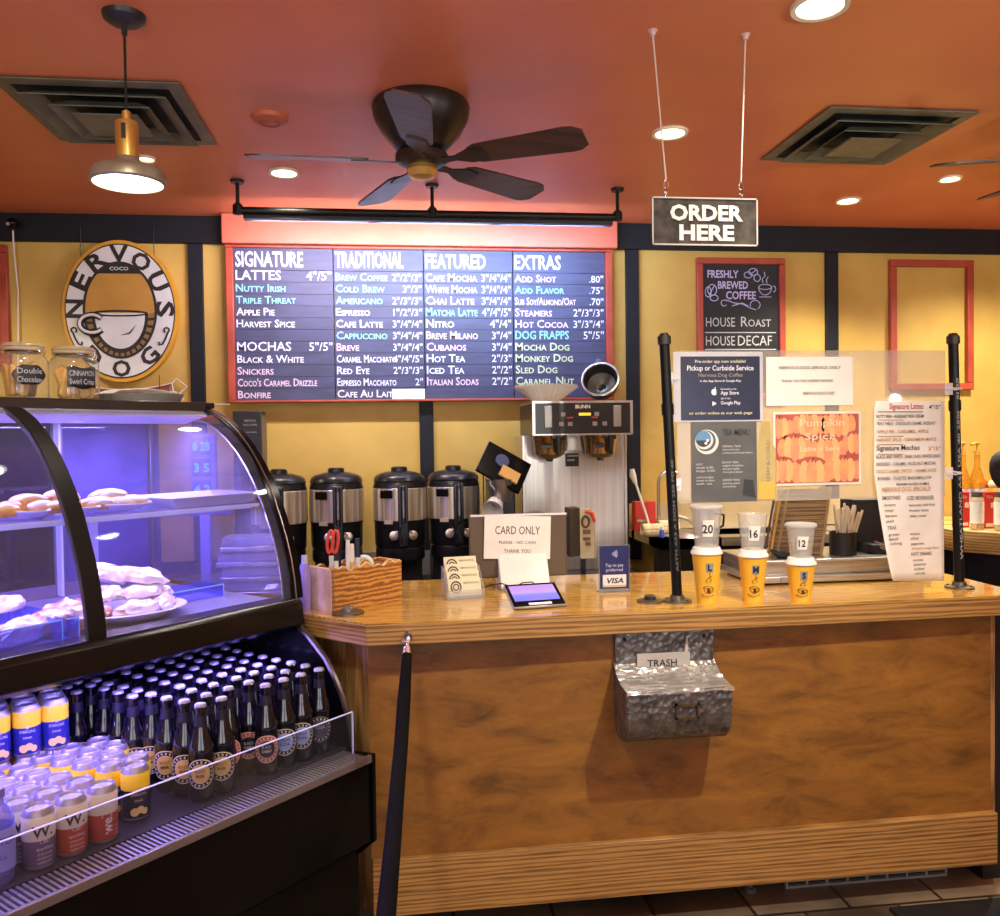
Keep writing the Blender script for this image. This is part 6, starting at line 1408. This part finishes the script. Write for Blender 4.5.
# ---------------------------------------------------------------- pastries
plate = M('plate_white', (214,210,222), .3)
def put_plate(cx, cy, z, sx, sy, label, name='plate', ht=.022):
    t = cthing(name, label, 'plate', (cx, cy, z), 'plates in the display case')
    MB().lathe([(0,.004), (.62,.004), (.9,ht*.8), (1.,ht), (.97,ht+.003), (.88,ht), (.6,.009), (0,.009)], (0,0,0), 44).xform(Matrix.Translation((cx, cy, z)) @ Matrix.Diagonal((sx, sy, 1, 1))).build('dish', plate, t)
SZH = SHZ+.0005
def food(name, label, cat, cx, cy, z, sc, m, seed, grp, nz=.12, icing=None, rz=0, tilt=0, ns=1.6):
    o_ = Vector((cx, cy, z)); t = cthing(name, label, cat, (cx, cy, z), grp)
    r = Matrix.Rotation(rz, 4, 'Z') @ Matrix.Rotation(tilt, 4, 'Y')
    MB().ball((0,0,0), 1, sc=sc, sub=3).xform(Matrix.Identity(4)).build  # noqa
    b = MB(); ret = bmesh.ops.create_icosphere(b.bm, subdivisions=3, radius=1)
    for v in b.bm.verts:
        n_ = 1+nz*noise.noise(v.co*ns+Vector((seed*3.1, seed, 0))); q = v.co*n_
        if q.z < -.55: q.z = -.55
        v.co = (r @ Vector((q.x*sc[0], q.y*sc[1], (q.z+.55)*sc[2]*.9))) + o_
    b.build('bun' if icing else 'crust', m, t)
    if icing:
        b = MB(); bmesh.ops.create_icosphere(b.bm, subdivisions=3, radius=1); kill = []
        for v in b.bm.verts:
            n_ = 1.02+nz*noise.noise(v.co*ns+Vector((seed*3.1, seed, 0))); q = v.co*n_
            if q.z < .10+.12*math.sin(v.co.x*9+seed): kill.append(v)
            v.co = (r @ Vector((q.x*sc[0]*.99, q.y*sc[1]*.99, (q.z+.56)*sc[2]*.9))) + o_
        bmesh.ops.delete(b.bm, geom=kill, context='VERTS')
        b.build('icing', icing, t, solid=.002)
dough = M('dough_gold', (250,188,60), .45, rgb2=(206,126,40), nscale=26, bump=.4, bscale=60); dough2 = M('dough_pale', (240,200,130), .5, rgb2=(216,156,84), nscale=26, bump=.4, bscale=60)
ice = M('icing_white', (244,236,230), .35, rgb2=(190,150,120), nscale=4, stretch=(1,14,1), lo=.42, hi=.5); icep = M('icing_pink', (230,176,150), .4, rgb2=(240,214,180), nscale=20)
FYS = SHY+.16
def plx(px, yy, z=None): return cy_(px, 480, yy).x
for i, (pxa, pxb, lab) in enumerate(((-10, 44, 'white plate of golden donuts at the left edge of the glass shelf'), (43, 92, 'white plate with yellow iced buns behind the curved black rib'), (82, 146, 'white plate of striped iced scones on the glass shelf'))):
    xa, xb = plx(pxa, FYS), plx(pxb, FYS); put_plate((xa+xb)/2, FYS, SZH, (xb-xa)/2*.91, .125, lab)
xa, xb = plx(146, FYS), plx(240, FYS)
t = cthing('serving_platter', 'long empty white rectangular platter at the right end of the glass shelf', 'platter', ((xa+xb)/2, FYS, SZH))
b = MB(); cxp_, hx_ = (xa+xb)/2, (xb-xa)/2
for (kx, ky, z_), (kx2, ky2, z2_) in (((.80,.10,.0), (1,.125,.03)), ((.78,.095,.006), (.96,.12,.032))):
    lo_ = [b.bm.verts.new((cxp_+s1_*hx_*kx, FYS+s2_*ky, SZH+z_)) for s1_, s2_ in ((-1,-1),(1,-1),(1,1),(-1,1))]; hi_ = [b.bm.verts.new((cxp_+s1_*hx_*kx2, FYS+s2_*ky2, SZH+z2_)) for s1_, s2_ in ((-1,-1),(1,-1),(1,1),(-1,1))]
    b._f(lo_, 0)
    for i in range(4): b._f([lo_[i], lo_[(i+1) % 4], hi_[(i+1) % 4], hi_[i]], 0)
    if kx == .80: top_a = hi_
    else:
        for i in range(4): b._f([top_a[i], top_a[(i+1) % 4], hi_[(i+1) % 4], hi_[i]], 0)
b.build('platter', plate, t, bevel=.002)
def fo(px, dy, dz, *a, **k): return plx(px, FYS+dy), FYS+dy, SZH+.010+dz
k = 0
for px, dy, dz, sc, lab, m_, ic in (
    (2, -.04, 0, (.042,.042,.024), 'yellow glazed donut at the front of the left plate, cut off by the picture edge', dough, M('glaze_yellow', (240,190,80), .3)),
    (10, .02, .0, (.045,.045,.026), 'golden donut at the back of the left plate, pink side', dough, None),
    (28, .03, .014, (.05,.045,.026), 'large golden glazed donut on top of the left plate', dough, M('glaze_gold', (236,190,110), .3)),
    (40, -.01, .0, (.045,.045,.024), 'pinkish flat pastry on the right of the left plate', dough2, icep),
    (54, -.03, .0, (.045,.045,.022), 'yellow bun at the front of the middle plate, left of the black rib', dough, MATS.get('glaze_yellow')),
    (60, .04, .018, (.048,.045,.028), 'pink topped bun stacked at the back of the middle plate', dough2, icep),
    (70, .00, .0, (.04,.04,.022), 'plain golden bun partly hidden by the black rib', dough, None),
    (96, -.02, .0, (.055,.05,.024), 'white striped iced scone at the left of the right plate', dough2, ice),
    (108, .04, .012, (.055,.05,.028), 'white iced scone stacked at the back of the right plate', dough2, ice),
    (118, -.03, .0, (.045,.045,.022), 'pale scone at the front of the right plate', dough2, ice),
    (131, .00, .0, (.05,.045,.022), 'white striped iced scone at the right end of the right plate', dough2, ice)):
    k += 1; x_, y_, z_ = fo(px, dy, dz); food('donut' if k < 8 else 'scone', lab, 'donut' if k < 8 else 'scone', x_, y_, z_, sc, m_, k, 'pastries on the glass shelf', .10, ic)
# lower deck of upper case: wrapped sandwiches and burritos
DZ = 1.0455
wrapm = M('wrap_film', (240,228,212), .22, rgb2=(176,110,70), nscale=18, coat=.8, bump=1., bscale=26, lo=.30, hi=.46, detail=6); bread = M('bread_wrapped', (190,120,70), .25, rgb2=(232,214,200), nscale=14, coat=.8, bump=1., bscale=24, lo=.42, hi=.56)
def dx_(px, yy): return cy_(px, 600, yy).x
def tray_(x0, x1, y0, y1, h, label):
    t = cthing('acrylic_bin', label, 'bin', ((x0+x1)/2, y0, DZ), 'acrylic bins on the case floor')
    MB().box(x0, x1, y0, y0+.003, DZ, DZ+h).box(x0, x1, y1-.003, y1, DZ, DZ+h).box(x0, x0+.003, y0, y1, DZ, DZ+h).box(x1-.003, x1, y0, y1, DZ, DZ+h).build('clear_walls', Glass('bin_%d' % int(x0*100), (190,190,245), haze=.10, hazecol=(160,160,255)), t, smooth=False)
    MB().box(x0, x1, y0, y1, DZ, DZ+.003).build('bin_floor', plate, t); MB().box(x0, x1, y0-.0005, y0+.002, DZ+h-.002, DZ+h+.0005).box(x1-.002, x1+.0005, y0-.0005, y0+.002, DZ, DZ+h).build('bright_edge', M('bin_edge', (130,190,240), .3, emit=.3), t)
tray_(.46, dx_(62, 2.10), 2.10, 2.38, .060, 'left clear acrylic bin holding wrapped sandwiches'); tray_(dx_(66, 2.10), 1.09, 2.10, 2.38, .060, 'right clear acrylic bin beside the black rib')
k = 50
for px, yy, dz, sc, rz, lab, m_ in (
    (8, 2.17, .01, (.075,.035,.035), .3, 'wrapped sandwich in film at the lower left picture edge', wrapm), (22, 2.18, .01, (.08,.04,.042), .5, 'speckled wrapped bread roll in the left acrylic bin', wrapm),
    (50, 2.20, .012, (.065,.045,.045), -.3, 'brown bagel sandwich in film, left of the black rib', bread), (66, 2.23, .03, (.06,.045,.04), .2, 'brown wrapped sandwich stacked left of the black rib', bread), (80, 2.19, .01, (.07,.045,.045), .1, 'brown wrapped bagel right against the black rib', bread),
    (4, 2.34, .06, (.05,.035,.03), 0, 'pale wrapped roll at the left picture edge, further back', wrapm)):
    k += 1; food('wrapped_sandwich', lab, 'sandwich', dx_(px, yy), yy, DZ+dz, sc, m_, k, 'wrapped sandwiches in the acrylic bins', .34, None, rz, 0, 2.8)
MBx = dx_(128, 2.26)
put_plate(MBx, 2.24, DZ, .155, .125, 'white plate heaped with film wrapped burritos on the case floor', ht=.03)
for dx, dy, dz, sc, rz, ti, lab, m_ in (
    (-.02, -.06, .018, (.075,.032,.030), .15, 0, 'pale burrito in film at the front of the plate', wrapm), (.085, -.02, .018, (.06,.03,.028), .7, 0, 'short burrito end at the right front of the plate', wrapm), (-.105, -.02, .018, (.05,.034,.03), 1.1, 0, 'dark wrapped roll at the left of the burrito plate', bread),
    (.03, .01, .055, (.07,.032,.028), .05, 0, 'burrito on the second layer, middle of the heap', wrapm), (-.06, .02, .06, (.06,.034,.03), .5, 0, 'pinkish wrapped roll on the second layer, left of the heap', wrapm), (.09, .04, .035, (.055,.032,.030), -.5, 0, 'burrito lying at the back right of the plate', wrapm),
    (.035, .03, .095, (.085,.034,.032), -.25, .25, 'large white burrito on top of the heap, sloping right', wrapm), (-.055, .035, .11, (.07,.034,.034), .3, .35, 'topmost wrapped burrito at the left of the heap', wrapm)):
    k += 1; food('wrapped_burrito', lab, 'burrito', MBx+dx, 2.24+dy, DZ+dz, sc, m_, k, 'wrapped burritos on the plate', .30, None, rz, ti, 2.6)
# clamshells on the worktop behind the case end
cb = onz(252, 594, TZ)
for i in range(4):
    zz0 = TZ+.052*i; cbx = cb.x+.012*(i % 2); t = wthing('clear_clamshell', 'foil tray with clear lid behind the end glass, %s of the stack' % ('lowest', 'second from bottom', 'third from bottom', 'topmost')[i], 'container', (cbx, cb.y, zz0), 'clamshell stack on the worktop')
    MB().box(cbx-.11, cbx+.11, cb.y-.06, cb.y+.10, zz0, zz0+.018).build('foil_tray', M('foil', (200,196,186), .25, .9, bump=.6, bscale=50), t, bevel=.004)
    MB().prism([(cb.y-.055, zz0+.018), (cb.y+.095, zz0+.018), (cb.y+.08, zz0+.049), (cb.y-.04, zz0+.049)], cbx-.105, cbx+.105, 'x').build('clear_lid', Glass('clam_lid_%d' % i, (235,235,235), haze=.25, gloss=2.0), t, bevel=.006)
tray_(1.42, 1.66, 2.30, 2.42, .04, 'low clear acrylic bin at the right end of the case floor')

# ---------------------------------------------------------------- cans
LZ = .6405
al = M('can_alu', (176,172,186), .42, .75); 
def can_mesh(bands, h=.128, r=.0325):
    zs = [(.0, 0, r-.006)]
    prof = [(0, .003), (r-.009, .003), (r-.007, 0), (r-.004, .002), (r, .010)]; mis = [0, 0, 0, 0]
    z0 = .010; zt_ = h-.014
    for frac, mi in bands:
        z1_ = .010+(zt_-.010)*frac; prof.append((r, z1_)); mis.append(mi)
    prof += [(r-.005, h-.005), (r-.006, h-.001), (r-.007, h), (r-.0085, h-.002), (r-.0095, h-.006), (0, h-.006)]; mis += [0]*6
    return MB().lathe(prof, seg=28, mis=mis)
camw = CFI @ CAM
cream_c = M('can_cream', (222,212,190), .35); red_c = M('can_red', (186,74,50), .35); pur_c = M('can_mauve', (104,88,120), .35); yel_c = M('can_yellow', (250,212,50), .3); nav_c = M('can_navy', (40,42,130), .3); nav_d = M('can_navy_dark', (24,26,48), .3); can_w = M('can_ink', (64,44,50), .5); can_t = M('can_text_white', (226,214,210), .5)
def can_proto(kind, label):
    t = thing('drink_can', label, 'can', (0,0,LZ), 0, 'cans on the lower shelf'); r = .0325
    a0 = -PI/2+.25
    f = on_cyl(r+.0006, 0, a0); d = dict(W=([(.42, 2), (1, 1)], red_c), P=([(.38, 2), (1, 1)], pur_c))
    if kind in 'WPV':
        col_ = red_c if kind in 'WV' else pur_c
        can_mesh([(.52, 2), (1, 1)] if kind != 'V' else [(.55, 2), (1, 1)]).build('can_body', [al, cream_c, col_], t)
        b = MB()
        if kind in 'WP': write(b, 'W.', .0, .072, .024, align='c', fn=f, bold=.02)
        b2 = MB()
        if kind == 'V': write(b2, 'well', 0, 0, .022, fn=lambda a, z: f(.012-z, .022+a), bold=.02)
        else: write(b2, 'CBD', .004, .058, .008, align='c', fn=f); write(b2, 'sparkling', .004, .044, .007, align='c', fn=f)
        for z in (.034, .025, .016): write(b2, 'mango blood orange'[int(z*100):], .004 if kind != 'V' else .026, z, .005, w=.030 if kind != 'V' else .014, align='c', fn=f)
        if kind != 'V': b.build('logo', can_w, t, smooth=False)
        b2.build('lettering', can_t, t, smooth=False)
    else:
        can_mesh([(.62, 2), (1, 1)], h=.128).build('can_body', [al, yel_c, nav_c if kind == 'Y' else nav_d], t)
        b = MB(); write(b, 'SPARKLING', 0, .062, .007, w=.036, align='c', fn=f); write(b, 'DRINK', 0, .048, .005, w=.02, align='c', fn=f)
        b.prism([(0,0)]*0 or [(math.cos(R(q*36-90))*(.006 if q % 2 else .0028), math.sin(R(q*36-90))*(.006 if q % 2 else .0028)) for q in range(10)], 0, .0001, 'y')
        vs_ = [v for v in b.bm.verts][-20:]
        for v in vs_: v.co = f(v.co.x, .076+v.co.z)
        b.build('lettering', can_t, t, smooth=False)
        b = MB(); 
        for x_, z_, r_ in ((-.010, .024, .010), (.003, .028, .009), (.014, .022, .008)): 
            n_ = 16; c0 = b.bm.verts.new(f(x_, z_)); rg = [b.bm.verts.new(f(x_+r_*math.cos(2*PI*i/n_), z_+r_*math.sin(2*PI*i/n_))) for i in range(n_)]
            for i in range(n_): b._f([c0, rg[i], rg[(i+1) % n_]], 0)
        b.build('fruit_print', M('fruit_print', (238,200,120), .4), t)
    return t
protos = {}
def place(kind, u, y, z, label, maker, yaw=0, group=None):
    w = CF @ Vector((u, y, z)); face = math.atan2(w.y-0, w.x-0)-PI/2    # label turned to the shopper side
    if kind not in protos:
        o = maker(kind, label); o.location = w; o.rotation_euler = (0, 0, face+yaw); protos[kind] = o
        if group: o['group'] = group
        return o
    return copy_tree(protos[kind], w, face+yaw, label, group or protos[kind]['group'])
rc = random.Random(5)
ORD = ['front', 'second', 'third', 'fourth', 'fifth', 'sixth', 'seventh', 'eighth']
rows = [1.86, 1.925, 1.99, 2.055, 2.12]
ucols = [[.866, .936, 1.007], [.855, .920, .993], [.838, .905, .975], [.820, .89, .958], [.82, .886, .954]]
kinds = ['P', 'W', 'V']; names = ['mauve and cream', 'red and cream W', 'red and cream wide-lettered']
for ri, y in enumerate(rows):
    for ci, u in enumerate(ucols[ri]):
        place(kinds[ci], u, y, LZ, '%s drink can, %s row from the guard' % (names[ci], ORD[ri]), can_proto, rc.uniform(-.15, .15) if ri else 0)
for ri, y in enumerate(rows[:4]):
    u = [.79, .785, .77, .755][ri]
    if ri: place('P', u, y, LZ, 'mauve and cream drink can, leftmost column, %s row from the guard' % ORD[ri], can_proto, .2)
ypos = [(1.114, 1.905), (1.087, 1.968), (1.150, 1.960), (1.060, 2.03), (1.125, 2.028), (1.04, 2.095), (1.105, 2.092), (1.165, 2.08), (1.02, 2.16), (1.09, 2.155), (1.155, 2.145)]
for i, (u, y) in enumerate(ypos):
    place('Y' if i else 'D', u, y, LZ, 'yellow topped navy drink can, %s' % ('front one beside the dark bottles' if i == 0 else 'in the single-height block, number %s from the front' % ORD[min(i, 7)] if i < 8 else 'at the back of the single-height block'), can_proto, rc.uniform(-.3, .3), 'yellow and navy cans')
top2 = [(.93, 2.20), (.998, 2.19), (1.062, 2.18), (.955, 2.262), (1.02, 2.252), (1.085, 2.245), (.87, 2.215)]
for i, (u, y) in enumerate(top2):
    for l_ in (0, 1):
        place('Y', u, y, LZ+.1285*l_, 'yellow and navy can in the two-high stack, %s, %s' % ('upper layer' if l_ else 'lower layer', ['front second from left', 'front third from left', 'front rightmost', 'back left', 'back middle', 'back right', 'front leftmost'][i]), can_proto, rc.uniform(-.2, .2), 'stacked yellow and navy cans')
# water bottle left
wp_ = uy(8, 880, LZ)
t = cthing('water_bottle', 'clear plastic water bottle with pale blue label at the left edge of the lower shelf', 'bottle', (wp_.x, 1.86, LZ))
c = (wp_.x-.012, 1.862, LZ)
wz = cy_(4, 795, 1.86).z-LZ
MB().lathe([(0,.003), (.026,0), (.031,.006), (.031,.06), (.029,.07), (.031,.08), (.031,wz*.72), (.022,wz*.86), (.012,wz*.93), (.012,wz), (0,wz)], c, 26).build('body', Glass('water_plastic', (215,215,250), haze=.22, gloss=2, hazecol=(170,170,240)), t)
MB().lathe([(.0315,.03), (.032,.03), (.032,.115), (.0315,.115)], c, 26).build('label', M('water_label', (150,150,220), .4), t)
MB().lathe([(0,wz), (.015,wz), (.015,wz+.018), (0,wz+.018)], c, 18).build('cap', M('water_cap', (120,116,190), .4), t)
b = MB(); fx_ = on_cyl(.0325, 0, -PI*.62, 0, 0)
write(b, 'WATER', 0, .085, .014, align='c', fn=lambda a, z: fx_(a, z)+Vector(c)); write(b, 'STILL', 0, .055, .010, align='c', fn=lambda a, z: fx_(a, z)+Vector(c)); b.build('lettering', M('water_ink', (60,60,150), .5), t, smooth=False)

# ---------------------------------------------------------------- dark bottles
bot = M('bottle_glass', (14,12,22), .08, rgb2=(10,9,16), coat=.4, spec=.8); capm = M('bottle_cap', (160,158,176), .4, .5)
rings = {'G': ((22,20,26), (226,216,180), (228,184,104)), 'Rd': ((196,80,60), (222,200,190), (24,24,44)), 'B': ((26,26,34), (216,214,200), (160,184,235)), 'Dm': ((24,24,30), (120,118,120), (70,76,100))}
words = {'G': 'ROOT BEER', 'Rd': 'BLACK CHERRY', 'B': 'CREAM SODA', 'Dm': 'COLA'}
def bottle_proto(kind, label):
    t = thing('soda_bottle', label, 'bottle', (0,0,LZ), 0, 'dark soda bottles on the lower shelf'); r = .0318
    H = .24
    MB().lathe([(0,.004), (.024,0), (.029,.003), (r,.012), (r,.120), (.0295,.137), (.022,.160), (.0155,.190), (.0135,.220), (.0140,.226), (.0150,.228), (.0150,.233), (.013,.235), (.013,H), (0,H)], seg=26).build('glass', bot, t)
    MB().lathe([(0,H+.0025), (.0115,H+.002), (.0138,H), (.0150,H-.005), (.0135,H-.006)], seg=20).build('crown_cap', capm, t)
    MB().lathe([(.0160,.182), (.0166,.182), (.0146,.212), (.0138,.212)], seg=20).build('neck_label', M('neck_label_m', (34,30,50), .4), t)
    c1, c2, c3 = [M('lbl_%s%d' % (kind, i), c_, .45) for i, c_ in enumerate(rings[kind])]
    f = on_cyl(r+.0006, 0, -PI/2)
    b = MB(); n_ = 28; prev = None; c0 = b.bm.verts.new(f(0, .074))
    for j, (q, mi) in enumerate(((.006, 2), (.012, 2), (.018, 2), (.023, 2), (.0245, 1), (.0295, 0), (.0345, 0), (.037, 1))):
        rg = [b.bm.verts.new(f(q*math.cos(2*PI*i/n_), .074+q*math.sin(2*PI*i/n_))) for i in range(n_)]
        for i in range(n_):
            if prev is None: b._f([c0, rg[i], rg[(i+1) % n_]], mi)
            else: b._f([prev[i], prev[(i+1) % n_], rg[(i+1) % n_], rg[i]][::-1], mi)
        prev = rg
    b.build('round_label', [c1, c2, c3], t)
    f = on_cyl(r+.0012, 0, -PI/2)
    b = MB(); write(b, words[kind].split()[0], 0, .076, .008, align='c', fn=f, maxw=.026)
    if ' ' in words[kind]: write(b, words[kind].split()[1], 0, .065, .007, align='c', fn=f, maxw=.028, bold=.02)
    b.build('label_lettering', ink if kind in ('G', 'B') else can_t, t, smooth=False)
    b = MB(); rl_ = .0295
    for i in range(18):
        a = 2*PI*i/18; b.grid(lambda u, v: f((rl_-.0028+.0056*v)*math.cos(a+.14*u), .074+(rl_-.0028+.0056*v)*math.sin(a+.12*u)), 1, 1)
    b.build('rim_marks', M('rim_mark', (214,206,180), .5), t)
    return t
bc = [(1.264, 'G', 'gold labelled'), (1.331, 'G', 'gold labelled'), (1.398, 'Rd', 'red ringed'), (1.466, 'Rd', 'red ringed'), (1.530, 'B', 'pale blue labelled'), (1.592, 'B', 'pale blue labelled'), (1.662, 'Dm', 'dim dark labelled')]
for ci, (u, kd, ad) in enumerate(bc):
    for ri in range(9):
        if ci == 2 and ri == 0: continue
        y = 1.862+.0635*ri
        if y > 2.4: continue
        place(kd, u+rc.uniform(-.004, .004)+(.0 if ci else -.004*ri), y+rc.uniform(-.002, .002), LZ, '%s dark soda bottle, %s column from the cans, %s row back' % (ad, ORD[ci] if ci else 'first', ORD[ri] if ri < 8 else 'ninth'), bottle_proto, (.0 if kd != 'G' else -.1)+rc.uniform(-.15, .15)*(ri > 0))
for ri in range(5):
    y = 2.05+.0635*ri; 
    if ri >= 0: place('G', 1.214-.003*ri, y+.03, LZ, 'gold labelled dark soda bottle directly behind the yellow cans, %s back' % ORD[ri], bottle_proto, .1)
for i, (u, y) in enumerate(((1.15, 2.24), (1.16, 2.31), (1.19, 2.40), (1.12, 2.38), (1.05, 2.34), (1.0, 2.40), (.93, 2.40))):
    place('B' if i > 2 else 'G', u, y, LZ, 'dark soda bottle at the back behind the stacked cans, %s from the right' % ORD[i].replace('front', 'first'), bottle_proto, .1)

# ================================================================= lights
PUR = (.36, .26, 1.0)
def clight(name, loc, size, sizey, e, col_, tgt): return arealight(name, CF @ Vector(loc), size, e, col_, CF @ Vector(tgt), sizey=sizey)
def rot_fix(o): # long side along the case
    z = (o.matrix_world.to_quaternion() @ Vector((0,0,1))); return o
def strip_light(name, c, dirv, length, width, e, col_, axis):
    ld = bpy.data.lights.new(name, 'AREA'); ld.shape = 'RECTANGLE'; ld.size = length; ld.size_y = width; ld.energy = e; ld.color = col_
    o = bpy.data.objects.new(name, ld); COL.objects.link(o)
    z = -Vector(dirv).normalized(); x = Vector(axis).normalized(); x = (x - z*x.dot(z)).normalized(); y = z.cross(x)
    m = Matrix((x, y, z)).transposed().to_4x4(); m.translation = c; o.matrix_world = m; return o
ax = CF.to_3x3() @ Vector((1,0,0)); ce = lambda v: CF @ Vector(v); cd3 = lambda v: CF.to_3x3() @ Vector(v)
strip_light('case_top_led', ce((.93, 2.50, 1.596)), cd3((0, .05, -1)), 1.5, .05, 34, (.42,.32,1.0), ax)
strip_light('case_shelf_led', ce((.93, SHY+.05, SHZ-.02)), cd3((0, .0, -1)), 1.5, .03, 12, (.48,.38,1.0), ax)
strip_light('case_lower_led', ce((.93, 2.03, .960)), cd3((0, -.1, -1)), 1.5, .04, 13, (.32,.24,1.0), ax)
# menu rail light bar: three tubes
X0, X1 = hx[0] if False else -.60, .95
for i, (a, b_, col_, e) in enumerate(((-.58, -.10, (.9,.78,1.0), 22), (-.05, .42, (.68,.82,1.0), 24), (.47, .93, (.42,.58,1.0), 22))):
    strip_light('menu_tube_%d' % i, Vector(((a+b_)/2, RY+.03, zr-.036)), (0, .95, -.22), b_-a, .03, e*.8, col_, (1,0,0))
# room lights
WARM = (1.0, .93, .78)
def down(i, e, ang=120, blend=.8, tgt=None, rad=.05):
    p = DL[i]; l0 = Vector((p.x, p.y, CZ-.02)); spot('downlight_lamp', l0, tgt or (l0.x, l0.y, 0), e, WARM, ang, blend, rad)
down(0, 30, 110, .5, (1.0, 2.3, .4)); down(1, 45); down(2, 125, 115); down(3, 100, 115); down(4, 40); 
spot('downlight_lamp', (1.30, 1.35, CZ-.02), (.9, 2.6, .25), 170, WARM, 76, 1.0, .03)
spot('downlight_lamp', (-.35, 1.30, CZ-.02), (-.1, 2.5, .4), 60, WARM, 110, .7, .05)
spot('downlight_lamp', (3.05, 3.6, CZ-.02), (3.05, 3.75, 0), 130, WARM, 130, .8, .05)  # unseen spot added past the right edge to brighten the yellow wall
spot('downlight_lamp', (-1.9, 3.5, CZ-.02), (-1.9, 3.6, 0), 80, WARM, 130, .8, .05)
ld = bpy.data.lights.new('pendant_bulb', 'SPOT'); ld.energy = 12; ld.spot_size = R(150); ld.color = WARM; ld.shadow_soft_size = .06
o = bpy.data.objects.new('pendant_bulb', ld); COL.objects.link(o); o.location = (pl.x, pl.y, zs-.08)
# soft fill from behind the camera, added at the unseen windows
for i, (a, b_) in enumerate(fill_wins):
    strip_light('window_daylight', Vector(((a+b_)/2, YF+.02, 1.6)), (0, 1, .12), b_-a, 1.4, 20, (.93,.95,1.0), (1,0,0))
# unseen upward spots behind the camera, added to brighten the ceiling
for x, y in ((-1.2, -.8), (1.4, -.9), (3.2, .2)):
    spot('ceiling_uplight', (x, y, 1.75), (x, y+.5, CZ), 145, (.96,1.0,.92), 160, .9, .03)
w = bpy.data.worlds.new('world'); S.world = w; w.use_nodes = True
w.node_tree.nodes['Background'].inputs[0].default_value = (1, .85, .7, 1); w.node_tree.nodes['Background'].inputs[1].default_value = .45
